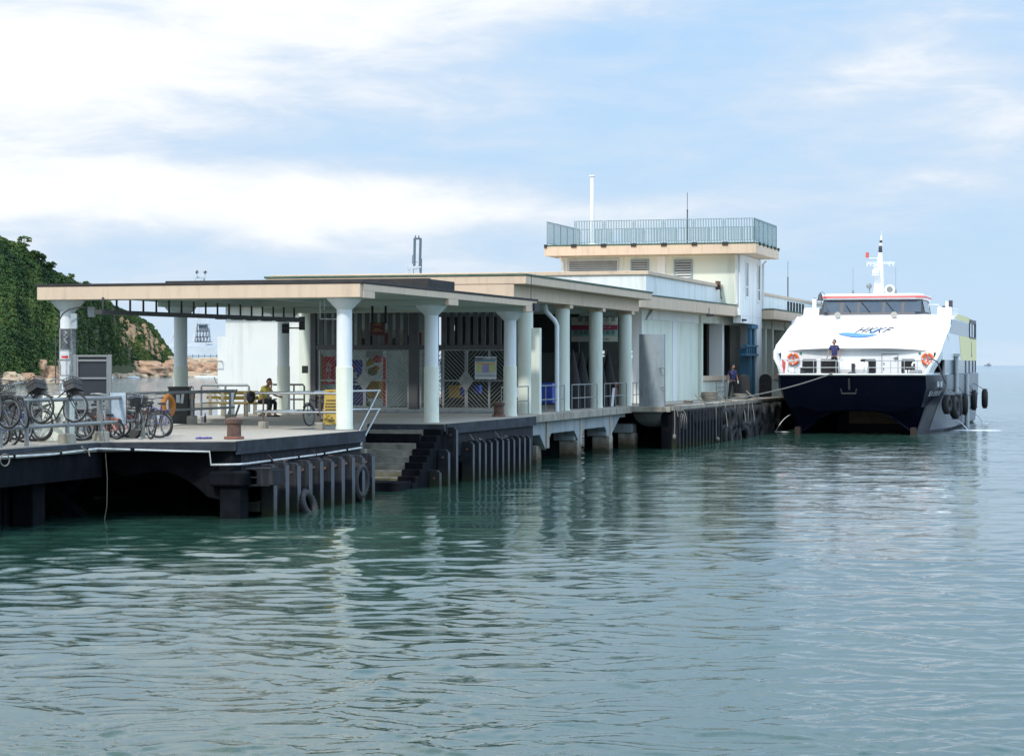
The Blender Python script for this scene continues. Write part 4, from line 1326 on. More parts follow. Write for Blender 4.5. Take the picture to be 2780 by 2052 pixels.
for a, b in zip(pys, pys[1:]):
    mb = MB(BF); mb.box(-PD, -0.03, a+PW+0.002, b-0.002, DK-0.005, 2.62); build(mb, 'low_wall', M['wallgreen'], T)
    mb = MB(BF); mb.box(-PD, -0.02, a+PW+0.002, b-0.002, 5.5, 5.875); build(mb, 'lintel', M['wallgreen'], T)
    mb = MB(BF); mb.box(-PD-0.05, 0.06, a+PW+0.004, b-0.004, 2.622, 2.86); build(mb, 'window_sill', M['beige'], T, bevel=0.01)
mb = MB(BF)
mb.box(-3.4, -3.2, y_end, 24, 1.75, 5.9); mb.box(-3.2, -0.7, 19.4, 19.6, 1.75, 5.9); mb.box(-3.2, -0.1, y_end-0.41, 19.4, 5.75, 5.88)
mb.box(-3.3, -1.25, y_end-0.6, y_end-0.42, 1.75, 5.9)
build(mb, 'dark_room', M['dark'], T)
for a, b in zip(pys, pys[1:]):
    for k in range(3):
        yk = a+PW+(b-a-PW)*(k+0.5)/3
        mb = MB(BF); mb.box(-0.6, -0.54, yk-0.04, yk+0.04, 2.862, 5.5); build(mb, 'window_bar', M['darksteel'], T)
for a, b in list(zip(pys, pys[1:])):
    mb = MB(BF); mb.box(-2.9, -2.85, a+PW+0.3, b-0.3, 3.45, 3.52)
    M.setdefault('lampdaylight', material('lamp_and_daylight_glow', (0.9, 0.92, 0.95), 0.5))
    build(mb, 'tube_lamp', M['lampdaylight'], T)
em = M['lampdaylight'].node_tree.nodes['Principled BSDF']; em.inputs['Emission Color'].default_value = (0.85, 0.95, 1, 1); em.inputs['Emission Strength'].default_value = 0.6  # emission also stands in for daylight in the hall openings
# roof band of the rear hall, rounded near corner
mb = MB(BF)
ye = ypx(BF, 0.9, 2049)
ya = -3.7
corner = [(0.9-0.6+0.6*sin(a), ya+0.6-0.6*cos(a)) for a in [k*pi/2/6 for k in range(7)]]
poly = [(-0.6, ya)] + corner + [(0.9, ye), (-0.9, ye), (-0.9, ya+0.5)]
mb.prism(poly, 5.89, 6.40)
build(mb, 'rear_hall_fascia', M['beige'], T, smooth=35)
mb = MB(BF)
sc_ = [(p[0]+0.02 if p[0] > 0 else p[0], p[1]-0.02 if p[1] < 0 else p[1]+0.02) for p in poly]
mb.prism(sc_, 6.402, 6.47)
build(mb, 'green_trim', M['greentrim'], T)
# downpipes
mb = MB(BF)
mb.tube([(0.12, pys[0]-0.25, 5.85), (0.12, pys[0]-0.25, 1.72)], 0.09, 10)
mb.tube([(0.13, pys[2]-0.1, 5.3), (0.13, pys[2]-0.1, 2.8)], 0.07, 10)
build(mb, 'downpipe', M['wallgreen'], T, smooth=50)
mb = MB(BF)
mb.tube([(0.1, 0.5, 5.45), (0.1, 1.1, 5.7), (0.1, 1.5, 5.88)], 0.05, 8)
build(mb, 'downpipe', M['louver'], T, smooth=50)

# tower / upper storey
TX0, TX1, TY0, TY1 = -9.1, 0.26, 56.5, 63.0
mb = MB(PF)
mb.box(TX0, TX1, TY0, TY1, 5.92, 9.02)
build(mb, 'upper_storey_wall', M['wallgreen'], T)
mb = MB(PF)
ysA = ypx(PF, TX1, 2055)
mb.box(TX1-0.9, TX1+0.004, ysA, TY1, DK-0.006, 5.918)
mb.box(TX1-0.4, TX1+0.003, TY0+0.3, ysA-0.003, 5.55, 5.919)
mb.box(TX1+0.001, TX1+0.012, TY0+0.01, TY1-0.01, 5.93, 9.015)
mb.box(-0.02, TX1, TY0-0.012, TY0-0.001, 5.93, 9.01)
build(mb, 'side_wall', M['wallwhite'], T)
mb = MB(PF); mb.box(xpx(PF, TY0, 1785), xpx(PF, TY0, 1806), TY0-0.04, TY0-0.002, 7.0, 9.01); build(mb, 'pilaster', M['wallwhite'], T)
mb = MB(PF)
mb.box(xpx(PF, TY0, 1526), xpx(PF, TY0, 1541), TY0-0.04, TY0-0.002, 6.5, 9.01)
build(mb, 'pilaster', M['wallwhite'], T)
# louvred openings
def louver(pa, pb, z0, z1, fm, n):
    xa, xb = xpx(PF, TY0, pa), xpx(PF, TY0, pb)
    f = MB(PF)
    th_ = 0.07
    f.box(xa, xb, TY0-0.09, TY0-0.005, z1-th_, z1); f.box(xa, xb, TY0-0.09, TY0-0.005, z0, z0+th_)
    f.box(xa, xa+th_, TY0-0.085, TY0-0.006, z0+th_+0.001, z1-th_-0.001); f.box(xb-th_, xb, TY0-0.085, TY0-0.006, z0+th_+0.001, z1-th_-0.001)
    w_ = build(f, 'louvre_window', fm, T)
    b_ = MB(PF); b_.box(xa+th_+.001, xb-th_-.001, TY0-0.02, TY0-0.013, z0+th_, z1-th_)
    build(b_, 'backing', M['dark'], w_)
    s_ = MB(PF)
    for k in range(n):
        zz = z0+th_+(z1-z0-2*th_)*(k+0.3)/n
        s_.add([(xa+th_, TY0-0.08, zz), (xb-th_, TY0-0.08, zz), (xb-th_, TY0-0.03, zz+0.075), (xa+th_, TY0-0.03, zz+0.075),
                (xa+th_, TY0-0.08, zz+0.012), (xb-th_, TY0-0.08, zz+0.012), (xb-th_, TY0-0.03, zz+0.087), (xa+th_, TY0-0.03, zz+0.087)],
               [(0,1,2,3),(7,6,5,4),(0,4,5,1),(1,5,6,2),(2,6,7,3),(3,7,4,0)])
    build(s_, 'louvre_blades', M['louver'], w_)
louver(1543, 1680, 7.0, 8.88, M['louver'], 16)
louver(1713, 1762, 6.9, 8.83, M['railblue'], 15)
louver(1830, 1880, 6.7, 8.80, M['railblue'], 15)
for (pa, pb, zt, zb) in ((2023, 2029, 8.75, 6.95), (2055, 2061, 8.75, 6.85)):
    ya_, yb_ = ypx(PF, TX1, pa), ypx(PF, TX1, pb)
    f = MB(PF); f.box(TX1+0.014, TX1+0.05, ya_-0.12, yb_+0.12, zb-0.15, zb-0.02)
    for yy_ in (ya_-0.12, yb_+0.04): f.box(TX1+0.014, TX1+0.05, yy_, yy_+0.08, zb-0.019, zt)
    f.box(TX1+0.014, TX1+0.05, ya_-0.04, yb_+0.039, zt-0.08, zt)
    f.box(TX1+0.014, TX1+0.045, ya_-0.04, yb_+0.039, (zb+zt)/2-0.45, (zb+zt)/2-0.40)
    w_ = build(f, 'slit_window', M['wallwhite'], T)
    g = MB(PF); g.box(TX1+0.014, TX1+0.03, ya_-0.039, yb_+0.039, zb, zt-0.081)
    build(g, 'pane', M['glass'], w_)
mb = MB(PF)
mb.tube([(TX1-0.15, TY0-0.3, 9.0), (TX1-0.15, TY0-0.12, 8.85), (TX1-0.15, TY0-0.12, 6.5)], 0.075, 10)
mb.tube([(TX1+0.3, TY1-0.2, 8.98), (TX1+0.12, TY1-0.2, 8.8), (TX1+0.12, TY1-0.2, 6.4)], 0.06, 10)
mb.tube([(TX0+0.0, TY0-0.5, 9.0), (TX0+0.1, TY0-0.15, 8.7), (TX0+0.1, TY0-0.15, 7.4)], 0.07, 10)
build(mb, 'downpipe', M['wallwhite'], T, smooth=50)
# roof slab of the upper storey
SX0, SX1, SY0, SY1 = -9.8, 1.25, 55.6, 62.6
mb = MB(PF); mb.box(SX0, SX1, SY0, SY1, 9.03, 9.52)
build(mb, 'upper_roof_slab', M['beige'], T, bevel=0.015)
mb = MB(PF); mb.box(SX0-0.02, SX1+0.02, SY0-0.02, SY1+0.02, 9.522, 9.60)
build(mb, 'green_trim', M['greentrim'], T, bevel=0.01)
npan = 7
for k in range(npan):
    x = SX0 + (SX1-SX0)*k/npan
    mb = MB(PF); mb.box(x-0.14+0.14*(k == 0), x+0.14, SY0-0.06, SY0+0.1, 9.45, 9.62); build(mb, 'railing_shoe', M['tar'], T)
for k in range(1, 7):
    y = SY0 + (SY1-SY0)*k/6 - 0.2
    mb = MB(PF); mb.box(SX1-0.08, SX1+0.06, y-0.12, y+0.12, 9.47, 9.62); build(mb, 'railing_shoe', M['tar'], T)
# railing of vertical flats
rail = MB(PF)
def rail_side(p, q, npan, nb):
    p, q = Vector(p), Vector(q); d = (q-p)
    for k in range(npan+1):
        c = p + d*k/npan
        rail.bar((c.x, c.y, 9.58), (c.x, c.y, 10.82), 0.05, 0.05)
    for k in range(npan):
        a = p + d*(k+0.06)/npan; b = p + d*(k+0.94)/npan
        for z in (9.70, 10.80): rail.bar((a.x, a.y, z), (b.x, b.y, z), 0.035, 0.035)
        for j in range(nb+1):
            c = a.lerp(b, j/nb)
            dn = d.normalized()
            rail.bar((c.x, c.y, 9.70), (c.x, c.y, 10.80), 0.05, 0.012) if abs(dn.x) > 0.5 else rail.bar((c.x, c.y, 9.70), (c.x, c.y, 10.80), 0.012, 0.05)
        for j in (0.0, 1.0):
            e = p + d*(k+j)/npan; f_ = a if j == 0 else b
            for z in (9.85, 10.6): rail.bar((e.x, e.y, z), (f_.x, f_.y, z), 0.02, 0.02)
rail_side((SX0+1.6, SY0+0.12, 0), (SX1-0.12, SY0+0.12, 0), 6, 10)
rail_side((SX1-0.12, SY0+0.12, 0), (SX1-0.12, SY1-0.12, 0), 5, 9)
rail_side((SX0+0.12, SY0+0.12, 0), (SX0+0.12, SY1-0.12, 0), 5, 9)
rail_side((SX0+0.12, SY1-0.12, 0), (SX1-0.12, SY1-0.12, 0), 6, 10)
build(rail, 'roof_railing', M['railblue'], T)
mb = MB(PF)
xm_ = xpx(PF, SY0+1.5, 1608)
mb.box(xm_-0.085, xm_+0.085, SY0+1.4, SY0+1.57, 9.6, 13.2); mb.box(xm_-0.14, xm_+0.14, SY0+1.34, SY0+1.62, 13.202, 13.27)
mb.box(xm_-0.2, xm_+0.2, SY0+1.3, SY0+1.7, 9.6, 9.7)
build(mb, 'white_mast', M['whitepaint'], T, bevel=0.01)
mb = MB(PF)
xm_ = xpx(PF, SY0+3.2, 1866)
mb.tube([(xm_, SY0+3.2, 9.6), (xm_, SY0+3.2, 11.4), (xm_, SY0+3.2, 11.5)], [0.035, 0.03, 0.045], 6); mb.tube([(xm_, SY0+3.2, 11.5), (xm_, SY0+3.2, 12.4)], 0.015, 6)
build(mb, 'antenna', M['darksteel'], T)

# far wing
mb = MB(PF)
mb.box(-8, -0.02, 63.02, 92, 6.2, 7.22)
build(mb, 'far_wing_parapet', M['wallwhite'], T)
mb = MB(PF); mb.box(-8, 0.05, 63.03, 92, 7.222, 7.36)
build(mb, 'parapet_coping', M['beige'], T)
mb = MB(PF); mb.box(-0.9, 0.92, 63.1, 90, 5.86, 6.36)
build(mb, 'far_wing_fascia', M['beige'], T, bevel=0.02)
mb = MB(PF); mb.box(-0.9, 0.94, 63.08, 90, 6.362, 6.43)
build(mb, 'green_trim', M['greentrim'], T)
for k in range(6):
    y = 63.2 + (0.05 if k == 0 else 0) + k*4.6
    mb = MB(PF); mb.box(-0.7, 0.05, y+(2.2 if k == 0 else 0), y+(2.7 if k == 0 else 0.45), DK-0.006, 5.858)
    build(mb, 'wall_pier', M['wallgreen'], T, bevel=0.01)
mb = MB(PF); mb.box(-0.55, -0.05, 63.01, 90, DK-0.005, 2.6); mb.box(-0.5, -0.04, 63.01, 90, 5.4, 5.857)
build(mb, 'low_wall', M['wallgreen'], T)
mb = MB(PF); mb.box(-0.56, 0.03, 63.015, 90, 2.602, 2.85)
build(mb, 'window_sill', M['beige'], T)
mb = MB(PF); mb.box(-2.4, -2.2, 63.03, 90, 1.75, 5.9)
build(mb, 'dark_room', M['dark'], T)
for k in range(6):
    y = ypx(PF, 0.0, 2138 + k*8); y2 = ypx(PF, 0.0, 2142+k*8)
    mb = MB(PF); mb.box(-0.018, 0.02, y, y2, 6.55, 7.1); build(mb, 'slot', M['dark'], T)
for (x, y, zb, zt, px) in ((-0.5, 0, 7.35, 9.6, 2139),):
    yq = ypx(PF, x, px)
    mb = MB(PF); mb.tube([(x, yq, zb), (x, yq, zb+1.3)], 0.035, 6); mb.tube([(x, yq, zb+1.3), (x, yq, zt)], 0.012, 6)
    build(mb, 'antenna', M['darksteel'], T)

M['concdark'] = material('shaded_grey_concrete', (0.12, 0.125, 0.12), 0.85, var=0.6, vcol=(0.2, 0.2, 0.19), vscale=1.2, streak=0.4)  # shade below the slab put into a darker concrete colour
# ------------------------------------------------------------------ standing fins (screen walls beside the mooring places)
mb = MB(PF); xf = xpx(PF, 18.6, 1442); xg = xpx(PF, 18.6, 1465)
mb.box(xf, xg, 18.6, 18.85, DK-0.02, 4.68)
build(mb, 'fin_wall', M['colcream'], bevel=0.015, label='slim pale upright panel between the first and second hall columns', cat='screen wall', group='upright screen panels')
mb = MB(PF)
yp = 33.4
xa, xb = xpx(PF, yp, 1735), xpx(PF, yp, 1803)
pl = [(xa, yp+0.0)] + [(xa+(xb-xa)*u, yp-0.16*sin(pi*u)) for u in [k/10 for k in range(1, 10)]] + [(xb, yp), (xb, yp+0.25), (xa, yp+0.25)]
mb.prism(pl, 1.6, 4.66)
t = thing('fin_wall', 'broad curved grey panel standing at the start of the quay', 'screen wall', inframe(PF, (xa+xb)/2, yp, 0.8), PA, 'upright screen panels')
build(mb, 'panel', M['concgrey'], t, smooth=30)
mb = MB(PF)
n = 10
for k in range(n):
    u0, u1 = k/n, (k+1)/n
    def ring(u):
        sc2 = 1-0.0*u
        zz = 1.6-0.75*u
        dd = 0.55*math.sqrt(max(0, 1-u*u))
        return zz, dd
vs = []; fs = []
for k in range(n+1):
    u = k/n; zz = 1.6-0.75*u; s2 = math.sqrt(max(0.0, 1-u*u*0.97))
    for j in range(11):
        v = j/10
        vs.append((lerp_(xa-0.35, xa+0.35, 1-s2)*(1-v)+(xb-0.08)*v-0.30*(1-s2)*v, yp+0.30-0.16*sin(pi*v)*s2+0.7*(1-s2), zz))
    for j in range(11):
        v = 1-j/10
        vs.append((lerp_(xa-0.35, xa+0.35, 1-s2)*(1-v)+(xb-0.08)*v-0.30*(1-s2)*v, yp+1.6*s2+0.5, zz))
for k in range(n):
    for j in range(22):
        fs.append((k*22+j, k*22+(j+1) % 22, (k+1)*22+(j+1) % 22, (k+1)*22+j))
fs.append(tuple(n*22+j for j in range(21, -1, -1)))
mb.add(vs, fs)
build(mb, 'bulging_foot', M['concdark'], t, smooth=40)
mb = MB(PF)
mb.tube([(xb+0.02, yp-0.1, 3.3), (xb+0.10, yp-0.35, 3.3), (xb+0.12, yp-0.35, 1.75), (xb+0.02, yp-0.1, 1.75)], 0.022, 6)
mb.tube([(xb-0.15, yp-0.1, 3.3), (xb-0.15, yp-0.3, 3.3), (xb+0.12, yp-0.35, 3.3)], 0.02, 6)
for z in (2.5,): mb.tube([(xb-0.12, yp-0.1, z), (xb+0.12, yp-0.35, z)], 0.02, 6)
build(mb, 'ladder', M['steel'], t)

# ------------------------------------------------------------------ quay wall with fender ribs and tyres
QX = 1.555
mb = MB(PF)
mb.box(QX-0.4, QX, 33.7, 92, -1.5, 1.498)
build(mb, 'quay_wall', M['black'], label='black quay wall below the rear hall', cat='quay wall')
mb = MB(PF)
mb.box(QX+0.003, QX+0.1, 33.65, 92, 1.55, 1.70)
build(mb, 'quay_kerb', M['conc'], label='grey concrete kerb on top of the quay wall', cat='kerb', bevel=0.01)
yy1 = ypx(PF, QX+0.3, 1958)
nr_ = 14
for i in range(nr_):
    y = 33.9 + (yy1-33.9)*i/(nr_-1)
    mb = MB(PF)
    mb.box(QX+0.004, QX+0.34, y-0.13, y+0.13, -1.5, 1.52)
    build(mb, 'fender_rib', M['fender'], bevel=0.015, label='%s black vertical rib of the quay wall, counted from its near end' % (ords+['fourteenth'])[i], cat='fender', group='ribs of the quay wall')

def tyre(c, ax, Rr, r, lab, grp, name='tyre_fender', sq=1.0, rope=None):
    t = thing(name, lab, 'tyre', tuple(c), 0, grp)
    mb = MB(); mb.torus(c, ax, Rr, r, 22, 9, sq)
    build(mb, 'casing', M['rubber'], t, smooth=60)
    mb = MB()
    ax_ = Vector(ax).normalized(); c_ = Vector(c)
    a = ax_.orthogonal().normalized(); b = ax_.cross(a)
    for i in range(28):
        u = 2*pi*i/28; d = a*cos(u)+b*sin(u)
        mb.bar(c_+d*(Rr+r*0.98)-ax_*(r*sq*0.75), c_+d*(Rr+r*0.98)+ax_*(r*sq*0.75), 0.035, 0.02)
    build(mb, 'tread', M['rubber'], t)
    if rope:
        mb = MB(); mb.tube(rope, 0.02, 5); build(mb, 'rope', M['rope'], t)
    return t
xax = (PF.to_3x3() @ Vector((1, 0, 0)))
k = 0
y = yy1+0.6
rnd = random.Random(4)
colnames = ['first', 'second', 'third', 'fourth', 'fifth', 'sixth', 'seventh', 'eighth', 'ninth', 'tenth', 'eleventh', 'twelfth', 'thirteenth', 'fourteenth', 'fifteenth', 'sixteenth']
for ci in range(14):
    for row, z in enumerate((0.98, 0.12)):
        zz = z + rnd.uniform(-0.08, 0.08)
        c = PF @ Vector((QX+0.32, y+rnd.uniform(-0.1, 0.1), zz))
        ax = (xax + Vector((rnd.uniform(-0.3, 0.3), rnd.uniform(-0.5, 0.3), rnd.uniform(-0.12, 0.12)))).normalized()
        top = PF @ Vector((QX+0.1, y, 1.72))
        cr = Vector(c) + Vector((0.05, -0.1, 0.55))
        tyre(c, ax, 0.40, 0.17, '%s tyre of the %s row on the quay, counted from the ribbed wall' % (colnames[ci], 'upper' if row == 0 else 'lower'),
             'tyres hanging on the quay wall', sq=0.75,
             rope=[top+Vector((0, 0, 0.02)), PF @ Vector((QX+0.42, y-0.05, 1.70)), cr, Vector(c)+Vector((0.1, -0.25, 0.1)), Vector(c)+Vector((0.14, -0.3, -0.3))] if ci < 7 and (ci + row) % 2 == 0 else None)
    y += 1.15
# tyres on the front fender row
c = PF @ Vector((1.44, -6.30, 0.16)); tyre(c, xax+Vector((0.1, -0.10, 0.42)), 0.28, 0.10, 'half sunk tyre leaning between fender posts near the left end of the front row', 'tyres on the front fender row')
c = PF @ Vector((1.30, -2.35, 0.50)); tyre(c, xax+Vector((0, -0.05, 0)), 0.36, 0.10, 'thin worn tyre hanging between posts near the right end of the front row', 'tyres on the front fender row')
# ================================================================== FERRY
FF = frame(18.12, 113.05, -15.8)
FA = -15.8
M['navy'] = material('navy_hull_paint', (0.0035, 0.005, 0.017), 0.35, var=0.4, vcol=(0.009, 0.011, 0.026), vscale=1.2, spec=0.1)
M['hullside'] = material('hull_sky_sheen', (0.030, 0.047, 0.078), 0.3, var=0.5, vcol=(0.055, 0.08, 0.11), vscale=1.0, spec=0.35, streak=0.3, scol=(0.16, 0.18, 0.19), sscale=(2, 2, 0.3))  # sky sheen on the navy side put into the base colour
M['ferrywhite'] = material('ferry_white_gelcoat', (0.84, 0.85, 0.84), 0.35, var=0.2, vcol=(0.74, 0.75, 0.73), vscale=0.8, streak=0.25, scol=(0.5, 0.46, 0.38), sscale=(2.5, 2.5, 0.4))
M['ferryyellow'] = material('ferry_pale_yellow', (0.86, 0.74, 0.28), 0.4, var=0.2, vcol=(0.68, 0.66, 0.3), vscale=1.5)
M['sideglass'] = material('tinted_side_glass', (0.07, 0.12, 0.16), 0.15, spec=0.25, var=0.3, vscale=0.8)
M['bridgeglass'] = material('bridge_glass', (0.055, 0.085, 0.12), 0.02, spec=0.5, var=0.4, vcol=(0.11, 0.14, 0.17), vscale=1.1)
M['wframe'] = material('dark_window_frame', (0.055, 0.055, 0.065), 0.5)
M['redstripe'] = material('coral_stripe', (0.66, 0.10, 0.09), 0.5, var=0.1)
M['logoblue'] = material('logo_blue', (0.08, 0.25, 0.62), 0.5)
M['logodark'] = material('logo_dark', (0.02, 0.02, 0.03), 0.5)
M['keelred'] = material('antifouling_brown', (0.03, 0.018, 0.012), 0.8, var=0.5, vscale=3)
M['tan'] = material('tunnel_light_tan', (0.42, 0.34, 0.22), 0.7, var=0.5, vscale=1.5)
HW = 4.15
FY = thing('catamaran_ferry', 'large white and navy catamaran ferry moored bow on at the pier end', 'ferry', inframe(FF, 0, 6, 0), FA)
YB, YE = -5.9, 21.5
def lerp(a, b, t): return a+(b-a)*t
def sm(t): t = max(0, min(1, t)); return t*t*(3-2*t)
def topw(y):
    if y > 0: return HW
    t = (0-y)/5.9
    return HW - 0.62*t**2.2
ZD = 2.93
def half_section(y):
    """points of the right half, from tunnel centre outwards and up to the deck edge"""
    b = sm((y+4.7)/9.0)
    r = max(0.0, min(1.0, (-4.7-y)/1.2))          # raked stem above the water
    zk = -0.7 + (1.35+0.7)*r
    kx = 2.82
    hin = 0.10+0.95*b; hout = 0.10+1.05*b
    zt = 1.02 + 0.10*r
    w_ = topw(y)
    zc = 1.35
    xo = lerp(kx+hout, w_, 0.42)
    xi = kx-hin
    return [(0, zt+0.12), (1.15, zt+0.06), (min(xi, 1.75)-0.0*r, zt-0.25*(1-r)), (xi, max(zk, 0.1*(1-r)+zk*r)), (kx-0.05-0.3*b, zk), (kx+0.05+0.3*b, zk),
            (kx+hout, max(zk+0.02, 0.15)), (xo+0.05, zc), (w_, 2.30+0.25*r*0), (w_, ZD)]
ysl = [-5.9, -5.75, -5.5, -5.2, -4.9, -4.6, -4.2, -3.6, -3.0, -2.2, -1.2, 0, 1.5, 3.5, 6, 9, 13, 17, YE]
secs = [half_section(y) for y in ysl]
nS = len(secs[0])
def raked(y, z):
    return y + max(0.0, ZD-0.12-z)*0.78*sm((-3.9-y)/2.0)
def hull_part(i0, i1, sides=(1, -1)):
    mb = MB(FF)
    for s_ in sides:
        vs = [(s_*p[0], raked(ysl[k], p[1]), p[1]) for k in range(len(ysl)) for p in secs[k][i0:i1+1]]
        m_ = i1-i0+1
        fs = []
        for k in range(len(ysl)-1):
            for j in range(m_-1):
                f = (k*m_+j, k*m_+j+1, (k+1)*m_+j+1, (k+1)*m_+j)
                fs.append(f if s_ > 0 else f[::-1])
        mb.add(vs, fs)
    return mb
mb = hull_part(0, nS-1)
# bow cap and stern cap, deck
for y, sec, fl in ((ysl[0], secs[0], 1), (ysl[-1], secs[-1], -1)):
    pts = [(p[0], raked(y, p[1]), p[1]) for p in sec] + [(-p[0], raked(y, p[1]), p[1]) for p in sec]
    nn_ = len(sec)
    ff = [(k, k+1, nn_+k+1, nn_+k) for k in range(nn_-1)]
    mb.add(pts, ff if fl > 0 else [f[::-1] for f in ff])
vs = []
for y in ysl: vs += [(-topw(y), y, ZD), (topw(y), y, ZD)]
mb.add(vs, [(2*k, 2*k+1, 2*k+3, 2*k+2) for k in range(len(ysl)-1)])
build(mb, 'hull', M['navy'], FY, smooth=28)
# lighter skin over the navy: sky sheen put into the seaward side's colour
mb = MB(FF)
vs = []; fs = []
rows = [k for k in range(len(ysl)) if ysl[k] >= -1.3]
for k in rows:
    for p in secs[k][6:nS]: vs.append((p[0]+0.012, ysl[k], p[1]))
m_ = nS-6
for a in range(len(rows)-1):
    for j in range(m_-1): fs.append((a*m_+j, a*m_+j+1, (a+1)*m_+j+1, (a+1)*m_+j))
mb.add(vs, fs)
build(mb, 'side_sheen_skin', M['hullside'], FY, smooth=28)
mb = MB(FF)
for s_ in (-1, 1):
    mb.box(s_*2.82-0.13, s_*2.82+0.13, -4.75, -4.3, -0.8, 0.35)
build(mb, 'stem_foot', M['keelred'], FY)
# bow deck lip (grey rubbing strip)
mb = MB(FF)
pts = [(-topw(y), y) for y in ysl[:12]][::-1] + [(topw(y), y) for y in ysl[:12]]
mb.tube([(x, y, ZD+0.01) for x, y in pts], 0.05, 6)
build(mb, 'deck_lip', M['louver'], FY, smooth=50)
mb = MB(FF)
mb.yprism([(-1.25, 0.35), (1.45, 0.35), (1.45, 0.85), (1.1, 1.05), (-1.25, 1.05)], 2.9, 2.99)
build(mb, 'tunnel_light_patch', M['tan'], FY)  # tan sheet standing for light seen through the tunnel
mb = MB(FF); mb.box(-1.9, 1.9, 3, 3.1, -0.5, 1.3)
build(mb, 'tunnel_dark_sheet', M['navy'], FY)  # dark sheet added to shut out light from astern
# superstructure shell ------------------------------------------------
SL0, SL1 = (-4.35, 4.24), (4.0, 6.08)          # sloped front: (y, z)
W1 = 4.0
mb = MB(FF)
# sloping front, slightly crowned, rounded into the sides
nx, ny = 24, 16
def shell(u, v):
    """u -1..1 across, v 0..1 up the slope"""
    y = lerp(SL0[0], SL1[0], v); z = lerp(SL0[1], SL1[1], v) + 0.10*sin(pi*v)
    wv = lerp(3.98, 4.14, sm(v*1.6))
    x = wv*u
    e = abs(u)
    z -= 0.16*e**6 + (0.10*(1-v))*e**2
    y += 0.55*(e**3)*(1-v)*1.0
    return (x, y, z)
vs = [shell(-1+2*i/nx, j/ny) for j in range(ny+1) for i in range(nx+1)]
fs = [(j*(nx+1)+i, j*(nx+1)+i+1, (j+1)*(nx+1)+i+1, (j+1)*(nx+1)+i) for j in range(ny) for i in range(nx)]
mb.add(vs, fs)
# thickness at the lower lip
for i in range(nx):
    a = shell(-1+2*i/nx, 0); b = shell(-1+2*(i+1)/nx, 0)
    a2 = (a[0], a[1]+0.25, a[2]-0.10); b2 = (b[0], b[1]+0.25, b[2]-0.10)
    mb.add([a, a2, b2, b], [(0, 1, 2, 3)])
# roof aft of the slope
mb.box(-3.95, 3.95, 4.0, YE-1.5, 5.85, 6.02)
build(mb, 'front_shell', M['ferrywhite'], FY, smooth=40)
# cheeks: curved thick wings joining slope and deck
for s_ in (-1, 1):
    mb = MB(FF)
    prof_o = [(-1.0, 4.95), (-3.2, 4.45), (-4.25, 4.12), (-4.95, 3.75), (-5.35, 3.35), (-5.5, 2.98)]
    prof_i = [(0.6, 4.6), (-1.9, 4.02), (-3.0, 3.72), (-3.75, 3.45), (-4.25, 3.2), (-4.5, 2.98)]
    n = len(prof_o)
    vs = []
    for (yo, zo), (yi, zi) in zip(prof_o, prof_i):
        def xx(y, z):
            return s_*(lerp(topw(y)-0.02, HW-0.02, sm((z-2.95)/1.2)))
        vs += [(xx(yo, zo)-s_*0.16, yo, zo), (xx(yo, zo), yo+0.16, zo-0.02), (xx(yi, zi), yi, zi), (xx(yi, zi)-s_*0.30, yi, zi)]
    fs = []
    for k in range(n-1):
        for j in range(4):
            f = (k*4+j, k*4+(j+1) % 4, (k+1)*4+(j+1) % 4, (k+1)*4+j)
            fs.append(f if s_ > 0 else f[::-1])
    fs.append((0, 1, 2, 3)); fs.append(tuple((n-1)*4+j for j in (3, 2, 1, 0)))
    mb.add(vs, fs)
    build(mb, 'cheek', M['ferrywhite'], FY, smooth=50, bevel=0.03)
# side walls with window bands (white aft wall, glass, yellow field)
def side(s_, pts, t_, mat, name, dx=0.0, label=None):
    mb = MB(FF)
    x0 = s_*(HW-0.02+dx); x1 = s_*(HW-0.02+dx-t_)
    mb.vprism(pts, min(x0, x1), max(x0, x1))
    return build(mb, name, mat, FY, label=label)
for s_ in (-1, 1):
    side(s_, [(-3.4, 3.66), (20.2, 3.66), (20.2, 4.98), (-0.6, 4.98), (-3.4, 4.36)], 0.12, M['ferrywhite'], 'side_wall')
    side(s_, [(-0.6, 4.981), (20.2, 4.981), (20.2, 5.8), (19.6, 6.06), (4.0, 5.98)], 0.12, M['ferrywhite'], 'upper_side_wall')
mb = MB(FF); mb.box(-3.9, 3.9, 20.1, 20.2, 2.95, 6.0); build(mb, 'bulkhead', M['ferrywhite'], FY)
mb = MB(FF); mb.box(-3.75, 3.75, -3.98, -3.88, ZD, 4.4); build(mb, 'bulkhead', M['ferrywhite'], FY)
for s_ in (-1, 1):
    side(s_, [(1.0, 5.05), (14.5, 4.98), (14.5, 5.74), (2.1, 5.76)], 0.05, M['sideglass'], 'side_window', 0.015)
    side(s_, [(-2.2, 2.95), (19.8, 2.95), (19.8, 3.66), (-3.0+0.9, 3.66)], 0.06, M['sideglass'], 'side_window', 0.005)
side(1, [(-3.4, 2.96), (-2.25, 2.96), (-2.15, 3.65), (-2.5, 3.65)], 0.07, M['wframe'], 'window_corner', 0.01)
side(1, [(8.5, 3.661), (20.2, 3.661), (20.2, 4.975), (7.0, 4.975)], 0.02, M['ferryyellow'], 'yellow_side_panel', 0.012)
side(1, [(5.5, 5.80), (14.5, 5.80), (14.5, 6.10), (5.5, 6.10)], 0.02, M['ferryyellow'], 'yellow_roof_panel', 0.012)
mb = MB(FF)
for (y0, y1, z0, z1) in ((14.5, 19.4, 4.93, 6.0),):
    mb.box(HW-0.15, HW+0.03, y0, y1, z0, z0+0.08); mb.box(HW-0.15, HW+0.03, y0, y1, z1-0.2, z1)
    for y in (14.5, 16.4, 18.3, 19.3): mb.box(HW-0.15, HW+0.03, y, y+0.14, z0+0.081, z1-0.201)
